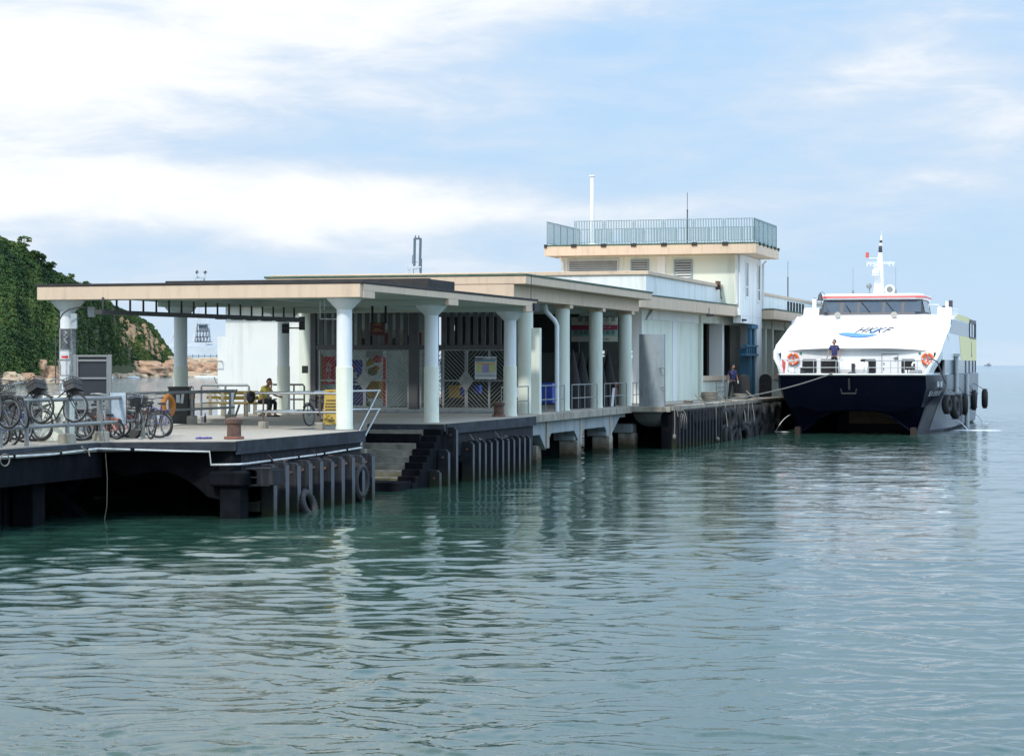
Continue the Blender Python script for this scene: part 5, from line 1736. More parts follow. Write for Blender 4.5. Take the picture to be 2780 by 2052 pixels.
mb.box(HW-0.2, HW-0.14, 14.5, 19.4, 5.0, 5.9)
build(mb, 'aft_gate_frame', M['wframe'], FY)
for (y, wd) in ((5.2, 0.25), (11.5, 0.5), (14.2, 0.4), (17.0, 0.4), (19.3, 0.3)):
    mb = MB(FF); mb.box(HW-0.05, HW+0.012, y, y+wd, 2.96, 3.655)
    build(mb, 'window_pillar', M['wframe'] if y > 8 else M['hullside'], FY)
mb = MB(FF)
# white exhaust / fender pipe on the side
mb.tube([(HW+0.1, 3.6, 3.95), (HW+0.1, 3.6, 2.0)], 0.12, 10); mb.box(HW, HW+0.28, 3.35, 3.9, 3.85, 4.0); build(mb, 'side_pipe', M['louver'], FY, smooth=50)
mb = MB(FF); mb.tube([(HW+0.08, 11.2, 2.9), (HW+0.1, 11.2, -0.2)], 0.13, 10)
build(mb, 'side_pipe', M['louver'], FY, smooth=50)
# yellow side letter and small lettering
mside = FF @ Matrix.Translation((HW+0.008, 16.2, 4.25)) @ Matrix(((0, 0, 1, 0), (1, 0, 0, 0), (0, 1, 0, 0), (0, 0, 0, 1)))
mb = MB(); text_mb(mb, 'L', 1.25, mside, depth=0.004)
build(mb, 'side_letter', M['wframe'], FY)
# bridge ---------------------------------------------------------------
B0 = 3.9
mb = MB(FF)
def ring(z, f, w_, a=0.4): return [(-w_, f+a, z), (-w_+0.45, f, z), (w_-0.45, f, z), (w_, f+a, z), (w_, f+4.5, z), (-w_, f+4.5, z)]
def loft(mb, rings, cap=True):
    n = len(rings[0]); vs = [p for r_ in rings for p in r_]
    fs = [(k*n+j, k*n+(j+1) % n, (k+1)*n+(j+1) % n, (k+1)*n+j) for k in range(len(rings)-1) for j in range(n)]
    if cap: fs += [tuple(range(n-1, -1, -1)), tuple((len(rings)-1)*n+j for j in range(n))]
    mb.add(vs, fs)
CXB = -0.22
def sh(r_): return [(p[0]+CXB, p[1], p[2]) for p in r_]
loft(mb, [sh(ring(5.95, B0-0.12, 2.80)), sh(ring(6.10, B0-0.06, 2.77)), sh(ring(6.86, B0+0.35, 2.58))])
bw = build(mb, 'bridge_wall', M['wframe'], FY)
mb = MB(FF)
loft(mb, [sh(ring(6.862, B0+0.20, 2.70)), sh(ring(6.93, B0+0.12, 2.76)), sh(ring(7.13, B0+0.16, 2.73)), sh(ring(7.19, B0+0.40, 2.5))])
build(mb, 'bridge_roof', M['ferrywhite'], FY, smooth=30)
mb = MB(FF)
loft(mb, [sh(ring(6.955, B0+0.104, 2.775)), sh(ring(7.06, B0+0.134, 2.745))], cap=False)
build(mb, 'red_stripe', M['redstripe'], FY)
def onfront(x, t):       # t 0..1 up the windscreen plane
    z = lerp(6.12, 6.84, t); f = lerp(B0-0.06, B0+0.35, (z-6.10)/0.76)
    return (x+CXB, f-0.012, z)
xs_ = [-2.50, -1.58, -1.42, -0.55, -0.30, 0.80, 1.02, 1.98, 2.10, 2.32]
wins = [(-2.42, -1.55), (-1.38, -0.50), (-0.33, 0.85), (1.05, 1.95), (2.10, 2.42)]
wins = [(-2.45, -1.62), (-1.42, -0.60), (-0.42, 0.72), (0.90, 1.70), (1.88, 2.45)]
px_w = [(2236, 2280), (2290, 2327), (2334, 2395), (2402, 2447), (2454, 2501)]
def xloc(px, y, z=0): return xpx(FF, y, px)
for (a, b) in px_w:
    xa, xb = xloc(a, B0+0.1)-CXB, xloc(b, B0+0.1)-CXB
    mb = MB(FF)
    q = [onfront(xa, 0.12), onfront(xb, 0.12), onfront(xb-0.02, 0.93), onfront(xa+0.02, 0.93)]
    mb.add(q, [(0, 1, 2, 3)])
    build(mb, 'bridge_window', M['bridgeglass'], FY)
mb = MB(FF)
for (a, b) in ((2297, 2310), (2338, 2362), (2405, 2429)):
    xa, xb = xloc(a, B0)-CXB, xloc(b, B0)-CXB
    p = Vector(onfront(xa, 0.85 if a > 2300 else .6))+Vector((0, -0.04, 0)); q = Vector(onfront(xb, 0.1))+Vector((0, -0.04, 0))
    mb.bar(p, q, 0.035, 0.02)
build(mb, 'wiper', M['dark'], FY)
mb = MB(FF)
mb.add([(CXB+2.99-0.05, B0+0.42, 6.2), (CXB+3.0-0.05, B0+3.4, 6.2), (CXB+2.84-0.05, B0+3.5, 6.82), (CXB+2.82-0.05, B0+0.85, 6.82)], [(0, 1, 2, 3)])
sw = [(p[0]+0.02, p[1], p[2]) for p in [(CXB+2.77, B0+0.42, 6.2), (CXB+2.77, B0+3.4, 6.2), (CXB+2.61, B0+3.5, 6.82), (CXB+2.61, B0+0.85, 6.82)]]
mb = MB(FF); mb.add(sw, [(0, 1, 2, 3)]); build(mb, 'bridge_window', M['sideglass'], FY)
# bulwark wings either side of the bridge
mb = MB(FF)
mb.vprism([(4.2, 6.0), (8, 6.0), (8, 6.45), (4.5, 6.45)], -3.85, -3.0); mb.vprism([(4.2, 6.0), (9, 6.0), (9, 6.45), (4.5, 6.45)], 3.2, 3.95)
build(mb, 'bridge_wing', M['ferrywhite'], FY, bevel=0.05)
mb = MB(FF)
for (px, y, z0, z1, w_) in ((2211, 4.6, 6.4, 6.95, 0.11),):
    x = xloc(px, y); mb.box(x-w_, x+w_, y, y+0.2, z0, z1)
x = xloc(2573, 5.0); mb.box(x-0.12, x+0.10, 5.0, 5.3, 6.1, 6.78)
x = xloc(2550, 4.6); mb.tube([(x-0.6, 5, 6.45), (x-0.6, 5, 6.6), (x-0.05, 5, 6.6), (x-0.05, 5, 6.45)], 0.02, 6)
build(mb, 'roof_post', M['ferrywhite'], FY, bevel=0.02)
mb = MB(FF)
x = xloc(2580, 5.0); mb.box(x-0.09, x+0.11, 4.95, 5.2, 6.30, 6.82)
build(mb, 'side_lantern', M['wframe'], FY, bevel=0.02); mb = MB(FF); x = xloc(2563, 4.6); mb.box(x-0.10, x+0.08, 4.5, 4.7, 6.10, 6.52)
build(mb, 'side_lantern', M['wframe'], FY, bevel=0.02); mb = MB(FF); x = xloc(2211, 4.6); mb.box(x-0.08, x+0.08, 4.62, 4.78, 6.951, 6.99)
build(mb, 'side_lantern', M['wframe'], FY, bevel=0.02)
# mast -------------------------------------------------------------------
mx = xloc(2389, 6.0)
mb = MB(FF)
vs = []
for (z, xl_, xr_, d) in ((7.15, -0.36, 0.20, 0.45), (8.5, -0.20, 0.18, 0.30), (9.45, -0.08, 0.12, 0.16)):
    vs += [(mx+xl_, 6-d/2, z), (mx+xr_, 6-d/2, z), (mx+xr_, 6+d/2, z), (mx+xl_, 6+d/2, z)]
fs = [(k*4+j, k*4+(j+1) % 4, (k+1)*4+(j+1) % 4, (k+1)*4+j) for k in range(2) for j in range(4)] + [(3, 2, 1, 0), (8, 9, 10, 11)]
mb.add(vs, fs)
mast = build(mb, 'mast', M['ferrywhite'], FY, bevel=0.05)
mb = MB(FF)
mb.lathe([(0.10, 0), (0.11, 0.15), (0.07, 0.17), (0.10, 0.19), (0.09, 0.33)], mx+0.02, 6, 9.452, 12)
mb.lathe([(0.07, 0), (0.08, 0.12)], mx+0.05, 6, 9.97, 12)
build(mb, 'mast_lantern', M['wframe'], mast, smooth=40)
mb = MB(FF)
mb.lathe([(0.06, 0), (0.10, 0.04), (0.06, 0.14)], mx+0.04, 6, 9.80, 12); mb.lathe([(0.05, 0), (0.06, 0.14), (0.03, 0.26)], mx+0.07, 6, 10.1, 12)
mb.tube([(mx+0.08, 6, 10.3), (mx+0.09, 6, 10.6)], 0.012, 6)
mb.lathe([(0.22, 0), (0.22, 0.04)], mx-0.18, 5.6, 8.2, 16); mb.lathe([(0.12, 0), (0.19, 0.06), (0.19, 0.24), (0.10, 0.28), (0.10, 0.42), (0.16, 0.44), (0.10, 0.50)], mx-0.18, 5.6, 8.25, 16)
mb.bar((mx-0.72, 6, 8.86), (mx+0.78, 6, 8.86), 0.06, 0.04); mb.bar((mx-0.72, 6, 8.94), (mx+0.78, 6, 8.94), 0.02, 0.02)
for dx in (-0.68, -0.5, 0.5, 0.7): mb.bar((mx+dx, 6, 8.84), (mx+dx, 6, 8.72), 0.04, 0.04)
mb.bar((mx-0.78, 6, 9.16), (mx-0.1, 6, 9.14), 0.03, 0.03)
build(mb, 'radar', M['ferrywhite'], mast, smooth=40)
mb = MB(FF); mb.lathe([(0.09, 0), (0.08, 0.28)], mx-0.68, 6, 9.18, 12)
build(mb, 'red_lamp', M['redstripe'], mast, smooth=40)
mb = MB(FF)
mm = Matrix.Translation((mx+0.62, 5.3, 7.42)) @ Matrix.Rotation(R(90), 4, 'X')
mb.lathe([(0.07, -0.25), (0.10, 0.0), (0.27, 0.25)], 0, 0, 0, 18, m=mm)
build(mb, 'horn', M['ferrywhite'], FY, smooth=40)
mb = MB(FF)
mb.lathe([(0.17, 0.255), (0.10, 0.262)], 0, 0, 0, 18, m=mm); build(mb, 'horn_mouth', M['steel'], FY); mb = MB(FF)
mb.ball((mx-0.50, 5.3, 7.62), 0.15, n=8); mb.bar((mx-0.48, 5.3, 7.2), (mx-0.48, 5.3, 7.5), 0.06, 0.06)
build(mb, 'searchlight', M['steel'], FY, smooth=50)
for (px, h) in ((2316, 1.25), (2432, 1.25)):
    mb = MB(FF); x = xloc(px, 6)
    mb.lathe([(0.04, 0), (0.07, 0.12), (0.03, 0.3)], x, 6, 7.17, 8); mb.tube([(x, 6, 7.4), (x, 6, 7.4+h)], 0.01, 5)
    build(mb, 'whip_aerial', M['steel'], FY)
# slope fittings
def onslope(px, v):
    y = lerp(SL0[0], SL1[0], v)
    x = xloc(px, y)
    p = shell(x/4.0, v); return Vector((x, y, lerp(SL0[1], SL1[1], v)+0.10*sin(pi*v)))
M['lampgrey'] = material('lamp_grey', (0.36, 0.35, 0.31), 0.6)
for px in (2275, 2428):
    p = onslope(px, 0.86)
    mb = MB(FF)
    mm = Matrix.Translation((p.x, p.y-0.1, p.z+0.14)) @ Matrix.Rotation(R(80), 4, 'X')
    mb.lathe([(0.10, -0.1), (0.16, 0.0), (0.165, 0.12)], 0, 0, 0, 18, m=mm)
    mb.bar(p+Vector((0.02, 0.1, -0.2)), p+Vector((0.02, 0.02, 0.1)), 0.12, 0.08)
    build(mb, 'slope_searchlight', M['lampgrey'], FY, smooth=40)
# logo on the slope
sl = Vector((0, SL1[0]-SL0[0], SL1[1]-SL0[1])).normalized()
nn = Vector((1, 0, 0)).cross(sl)
def slope_mat(px, v, lift=0.012):
    p = onslope(px, v) + nn*lift
    m_ = Matrix(((1, sl.x, nn.x, p.x), (0, sl.y, nn.y, p.y), (0, sl.z, nn.z, p.z), (0, 0, 0, 1)))
    return FF @ m_
mb = MB(); text_mb(mb, 'HKKF', 1.9, slope_mat(2366, 0.44, 0.02) @ Matrix.Scale(0.34, 4, (1, 0, 0)), shear=0.6, depth=0.004, spacing=1.05)
# squash to the wide lettering of the logo
build(mb, 'logo_letters', M['logodark'], FY)
mb = MB()
m_ = slope_mat(2325, 0.32, 0.024)
N = 26
up_ = []; lo_ = []
for i in range(N+1):
    u = i/N; x = -0.92+2.05*u
    cy = 0.05*sin(0)+0.22*cos(u*pi*1.05) - 0.20*sin(u*pi) + 0.45*u**6
    th = 1.05*(sin(pi*min(1, u*1.02))**0.8)*(1-0.45*u)
    up_.append((x, cy+th/2+0.18*(1-u))); lo_.append((x, cy-th/2))
vs = [(p[0], p[1], 0) for p in up_] + [(p[0], p[1], 0) for p in lo_]
mb.add(vs, [(N+1+i, N+2+i, i+1, i) for i in range(N)], m_)
mb.add([(0.55, 0.35, .004), (0.80, 0.25, .004), (1.0, 1.15, .004), (0.86, 1.25, .004)], [(0, 1, 2, 3)], m_)
mb.ball((0.98, 1.32, 0.0), 0.10, 0.16, 0.02, 6, m=m_)
build(mb, 'logo_wave', M['logoblue'], FY)
# front recess: windows, door outline
yb_ = -3.995
for (a, b) in ((2178, 2217), (2228, 2275), (2336, 2378), (2447, 2484)):
    xa, xb = xloc(a, yb_), xloc(b, yb_)
    mb = MB(FF)
    r_ = 0.07; pts = []
    for (cx_, cz_, a0) in ((xb-r_, 3.02+r_, -90), (xb-r_, 3.70-r_, 0), (xa+r_, 3.70-r_, 90), (xa+r_, 3.02+r_, 180)):
        for k in range(4):
            an = R(a0+k*30); pts.append((cx_+r_*cos(an), cz_+r_*sin(an)))
    mb.yprism(pts, yb_-0.02, yb_+0.01)
    w_ = build(mb, 'cabin_window', M['wframe'], FY)
    mb = MB(FF); mb.box(xa+0.05, xb-0.05, yb_-0.026, yb_-0.021, 3.06, 3.64)
    build(mb, 'pane', M['dark'], w_)
mb = MB(FF)
xa, xb = xloc(2394, yb_), xloc(2438, yb_)
for q in (((xa, yb_-0.01, 2.95), (xa, yb_-0.01, 3.95)), ((xa, yb_-0.01, 3.95), (xb, yb_-0.01, 3.95)), ((xb, yb_-0.01, 3.95), (xb, yb_-0.01, 2.95))):
    mb.bar(q[0], q[1], 0.02, 0.02)
mb.bar((xa+0.1, yb_-0.03, 3.45), (xa+0.1, yb_-0.03, 3.52), 0.05, 0.03); mb.bar((xa+0.08, yb_-0.03, 3.2), (xa+0.08, yb_-0.03, 3.26), 0.05, 0.03)
mb.bar((xb-0.2, yb_-0.06, 3.73), (xb-0.02, yb_-0.06, 3.78), 0.09, 0.08)
build(mb, 'cabin_door', M['steel'], FY)
M['greensign'] = material('green_safety_sign', (0.02, 0.25, 0.12), 0.5)
for px in (2174, 2497):
    mb = MB(FF); x = xloc(px, yb_); mb.box(x-0.055, x+0.055, yb_-0.02, yb_-0.005, 3.93, 4.04)
    build(mb, 'safety_sign', M['greensign'], FY)
# winches
for (a, b, z1, y) in ((2283, 2316, 3.66, -4.45), (2313, 2357, 3.56, -4.7)):
    xa, xb = xloc(a, y), xloc(b, y)
    mb = MB(FF)
    n = 10
    pts = [(y-0.28, ZD), (y-0.34, ZD+0.3)] + [(y+0.0-0.34*cos(pi*k/n), lerp(ZD+0.3, z1, sin(pi*k/n))) for k in range(n+1)] + [(y+0.34, ZD)]
    mb.vprism(pts, xa, xb)
    build(mb, 'winch_housing', M['ferrywhite'], FY, smooth=40, bevel=0.02)
mb = MB(FF)
x = xloc(2316, -5.1); mb.lathe([(0.12, 0), (0.08, 0.15), (0.09, 0.5), (0.12, 0.55)], x, -5.1, ZD, 10); mb.ball((x-0.05, -5.2, ZD+0.05), 0.22, 0.2, 0.1, 6)
x = xloc(2178, -4.9); mb.lathe([(0.16, 0), (0.1, 0.1), (0.1, 0.3), (0.14, 0.34)], x, -4.9, ZD, 10)
build(mb, 'windlass', M['wframe'], FY, smooth=50)
mb = MB(FF)
for px in (2460, 2468.5, 2477.5):
    x = xloc(px, -4.6); mb.lathe([(0.055, 0), (0.055, 0.2), (0.03, 0.24)], x, -4.6, ZD, 10)
x = xloc(2487, -4.6)
mb.tube([(x, -4.6, ZD), (x, -4.6, ZD+0.5), (x-0.05, -4.6, ZD+0.58), (x-0.14, -4.6, ZD+0.58), (x-0.18, -4.6, ZD+0.5), (x-0.18, -4.6, ZD+0.42)], 0.05, 8)
x = xloc(2138, -4.6); mb.tube([(x, -4.6, ZD), (x, -4.6, ZD+0.55), (x+0.1, -4.6, ZD+0.68), (x+0.3, -4.6, ZD+0.66)], 0.05, 8)
x = xloc(2125, -4.8)
for k in range(4): mb.lathe([(0.12, 0), (0.1, 0.3), (0.05, 0.36)], x+k*0.16, -4.8, ZD, 10)
build(mb, 'deck_vent', M['ferrywhite'], FY, smooth=50)
mb = MB(FF); x = xloc(2500, -5.0)
mb.vprism([(-5.4, ZD), (-4.9, ZD), (-4.9, ZD+0.24), (-5.2, ZD+0.2)], x-0.55, x+0.05)
build(mb, 'fairlead', M['steel'], FY, bevel=0.04)
# bow railing
RZf = 3.62
def yedge(x): return -5.75 + 0.10*abs(x)
mb = MB(FF)
xa, xm1, xm2, xb = xloc(2115, -5.4), xloc(2278, -5.6), xloc(2346, -5.6), xloc(2500, -5.5)
mb.tube([(xa, -5.2, 3.7), (xa+0.5, -5.5, RZf), (xm1-0.1, -5.65, RZf), (xm1, -5.65, RZf-0.1), (xm1, -5.65, ZD)], 0.022, 6)
mb.tube([(xm2, -5.65, ZD), (xm2, -5.65, RZf-0.1), (xm2+0.1, -5.65, RZf), (xb, -5.5, RZf)], 0.022, 6)
mb.tube([(xa+0.4, -5.5, 3.28), (xm1, -5.65, 3.28)], 0.017, 6); mb.tube([(xm2, -5.65, 3.28), (xb, -5.5, 3.28)], 0.017, 6)
for px in (2140, 2209, 2270, 2418, 2455, 2490):
    x = xloc(px, -5.6); mb.tube([(x, -5.62, ZD), (x, -5.62, RZf)], 0.018, 6)
build(mb, 'bow_railing', M['louver'], FY, smooth=50)
mb = MB(FF)
x = xloc(2525, -5.2)
mb.tube([(x-0.05, -5.3, 3.66), (x+0.1, -5.2, 3.70), (x+0.35, -5.1, 3.55), (x+0.5, -5.0, 3.1), (x+0.7, -4.6, 2.5)], 0.035, 6)
build(mb, 'bow_handrail', M['wframe'], FY, smooth=50)
# anchor under the bow
mb = MB(FF)
x = xloc(2305, -5.95)
mb.bar((x, -5.95, 2.75), (x, -5.85, 2.2), 0.09, 0.06); mb.bar((x-0.35, -6.05, 2.03), (x+0.35, -6.05, 2.03), 0.1, 0.07)
mb.bar((x-0.33, -6.05, 2.03), (x-0.38, -6.1, 2.25), 0.06, 0.08); mb.bar((x+0.33, -6.05, 2.03), (x+0.38, -6.1, 2.25), 0.06, 0.08)
build(mb, 'anchor', M['ink'], FY)
# name on the bow shoulder
def hull_x(y, z):
    k = 0
    sc2 = half_section(y)
    for (a, b) in zip(sc2[6:], sc2[7:]):
        if a[1] <= z <= b[1]: return lerp(a[0], b[0], (z-a[1])/(b[1]-a[1]+1e-6))
    return topw(y)
def hull_text(txt, size, yc, zc, name, shear=0.15, sx=1.0):
    tmp = MB(); text_mb(tmp, txt, size, Matrix.Identity(4), shear=shear, spacing=1.05)
    vs = []
    for p in tmp.v:
        y = yc + p.x*sx; z = zc + p.y
        vs.append((hull_x(y, z)+0.10, raked(y, z), z))
    mb = MB(FF); mb.add(vs, tmp.f)
    build(mb, name, M['ferrywhite'], FY)
hull_text('SEA SERENE', 0.34, -4.15, 2.0, 'ship_name', 0.15, 1.5)
hull_text('海 安', 0.32, -3.7, 2.44, 'ship_name_characters', 0, 1.8)

# water streams
M['spray'] = material('falling_water', (0.75, 0.8, 0.82), 0.4, var=0.3, vscale=6)
def stream(p, d, lab):
    mb = MB(FF)
    pts = []
    for k in range(8):
        u = k/7
        pts.append((p[0]+d[0]*u, p[1]+d[1]*u, p[2]*(1-u*u)))
    mb.tube(pts, [0.012+0.02*k/7 for k in range(8)], 6)
    mb.ball((pts[-1][0], pts[-1][1], 0.0), 0.3, 0.25, 0.04, 6)
    build(mb, 'water_jet', M['spray'], smooth=60, label=lab, cat='water jet', group='cooling water jets of the ferry')
stream((HW-0.1, 3.8, 0.55), (0.8, -0.2, 0), 'stream of water falling from the ferry side near its hanging tyres')
stream((HW-0.1, 17.5, 0.6), (0.7, -0.2, 0), 'small stream of water near the stern of the ferry')
stream((-HW+0.6, -1.0, 0.9), (-0.9, -0.4, 0), 'stream of water falling between the ferry and the quay')
mb = MB(FF)
mb.ball((HW+1.2, 3.4, 0.0), 1.3, 0.5, 0.05, 6); mb.ball((-HW-0.8, -1.8, 0.0), 1.3, 0.5, 0.06, 6)
build(mb, 'foam', M['foam'], kind='stuff', label='white foam on the water beside the ferry', cat='foam')
# tyres of the ferry
fx = FF.to_3x3() @ Vector((1, 0, 0))
def ft(x, y, z, Rr, r, lab, sq=1.0, dv=(0, 0, 0)):
    c = FF @ Vector((x, y, z))
    tp = FF @ Vector((HW, y, z+Rr+0.5))
    tyre(c, fx+Vector(dv), Rr, r, lab, 'tyres hung along the ferry side', sq=sq, rope=[tp, c+Vector((0, -0.05, Rr+r*0.6)), c+Vector((0.05, -0.05, Rr-r))])
ft(HW+0.12, -2.6, 1.45, 0.30, 0.17, 'small nearest tyre on the ferry side below the painted name', dv=(0, -0.25, 0))
ft(HW+0.36, -0.9, 1.28, 0.40, 0.20, 'big tyre below the ropes near the bow of the ferry', dv=(0, -0.15, 0.1))
ft(HW+0.42, 0.9, 1.35, 0.34, 0.19, 'tyre just behind the biggest one on the ferry side', dv=(0, 0.02, 0))
ft(HW+0.30, 6.8, 1.30, 0.40, 0.17, 'tyre hanging alone midway along the ferry side', dv=(0, 0.02, 0))
ft(HW+0.30, 13.6, 1.42, 0.40, 0.17, 'first of the two tyres nearest the stern of the ferry', dv=(0, 0.02, 0))
ft(HW+0.65, 17.5, 1.45, 0.40, 0.17, 'last tyre at the stern corner of the ferry', dv=(0, 0.02, 0))
mb = MB(FF)
mb.tube([(HW+0.15, 1.5, 1.75), (HW+0.15, 18.5, 1.75)], 0.07, 8); mb.tube([(HW+0.12, 3.5, 0.95), (HW+0.12, 18.5, 0.95)], 0.05, 8)
build(mb, 'rubbing_rail', M['wframe'], FY, smooth=50)
# bell silhouette hung beside the bridge
mb = MB(FF)
x = xloc(2227, 3.0); z = zat(803, 115.5)
mb.lathe([(0.20, -0.22), (0.13, -0.12), (0.10, 0.08), (0.03, 0.16), (0.03, 0.2)], x, 3.0, z, 14); mb.ball((x+0.06, 3.0, z-0.34), 0.035, n=5)
mb.tube([(x+0.0, 3.0, z+0.2), (x+0.1, 3.0, z+0.24), (x+0.22, 3.0, z+0.15), (x+0.25, 3.3, z-0.6), (x+0.3, 4.3, 6.9-0.6)], 0.012, 5)
mb.tube([(x+0.06, 3.0, z-0.3), (x+0.02, 3.0, z-0.1)], 0.012, 5)
build(mb, 'bell', M['darksteel'], FY, smooth=40)
# lifebuoys
M['buoytape'] = material('white_tape', (0.6, 0.6, 0.58), 0.6)
def lifebuoy(c, ax, Rr, r, lab, mat='orange', parent_group='lifebuoys', bands=4):
    t = thing('lifebuoy', lab, 'lifebuoy', tuple(c), 0, parent_group)
    mb = MB(); mb.torus(c, ax, Rr, r, 24, 10)
    build(mb, 'ring', M[mat], t, smooth=60)
    ax = Vector(ax).normalized(); a = ax.orthogonal().normalized(); b = ax.cross(a)
    for i in range(bands):
        u = pi/4+2*pi*i/bands
        tmp = MB()
        for j in range(3):
            pass
        p0 = Vector(c)+(a*cos(u-0.13)+b*sin(u-0.13))*Rr; p1 = Vector(c)+(a*cos(u)+b*sin(u))*Rr*1.01; p2 = Vector(c)+(a*cos(u+0.13)+b*sin(u+0.13))*Rr
        tmp.tube([p0, p1, p2], r*1.06, 10)
        build(tmp, 'band', M['buoytape'], t, smooth=60)
    return t
fy_ = FF.to_3x3() @ Vector((0, -1, 0))
for px, lab in ((2153, 'orange lifebuoy at the left end of the ferry foredeck'), (2518, 'orange lifebuoy at the right end of the ferry foredeck')):
    x = xloc(px, -4.1)
    c = FF @ Vector((x, -4.1, 3.70))
    t = lifebuoy(c, fy_, 0.25, 0.065, lab, 'orange', 'lifebuoys on the ferry')
    mb = MB(); mb.box(-0.03, 0.03, -0.02, 0.02, -0.16, 0.16, m=Matrix.Translation(tuple(c))); mb.box(-0.06, 0.06, -0.02, 0.02, -0.28, -0.16, m=Matrix.Translation(tuple(c)))
    build(mb, 'lamp', M['redstripe'], t)
mb = MB(FF); x = xloc(2124, -4.9)
mb.add([(x-0.03, -4.9, 3.7), (x+0.16, -4.9, 3.55), (x+0.13, -4.9, 2.95), (x+0.02, -4.9, 3.1), (x-0.03, -4.88, 3.7), (x+0.16, -4.88, 3.55), (x+0.13, -4.88, 2.95), (x+0.02, -4.88, 3.1)],
       [(0, 1, 2, 3), (7, 6, 5, 4), (0, 4, 5, 1), (1, 5, 6, 2), (2, 6, 7, 3), (3, 7, 4, 0)])
build(mb, 'flag', M['redstripe'], label='small furled red flag at the left corner of the foredeck', cat='flag')
# mooring line
p0 = FF @ Vector((xloc(2263, -5.7), -5.7, 3.02)); p1 = PF @ Vector((1.45, 33.9, 1.80))
mb = MB()
pts = []
for k in range(25):
    u = k/24; p = p0.lerp(p1, u); p.z -= 1.05*4*u*(1-u)*0.30
    pts.append(p)
mb.tube(pts, 0.028, 6)
build(mb, 'mooring_line', M['rope'], smooth=60, label='long pale mooring line from the ferry bow to the quay corner', cat='rope')
# ================================================================== OBJECTS ON THE PIER
def at(px, Y, z=DK): return Vector((px2w(px, Y), Y, z))

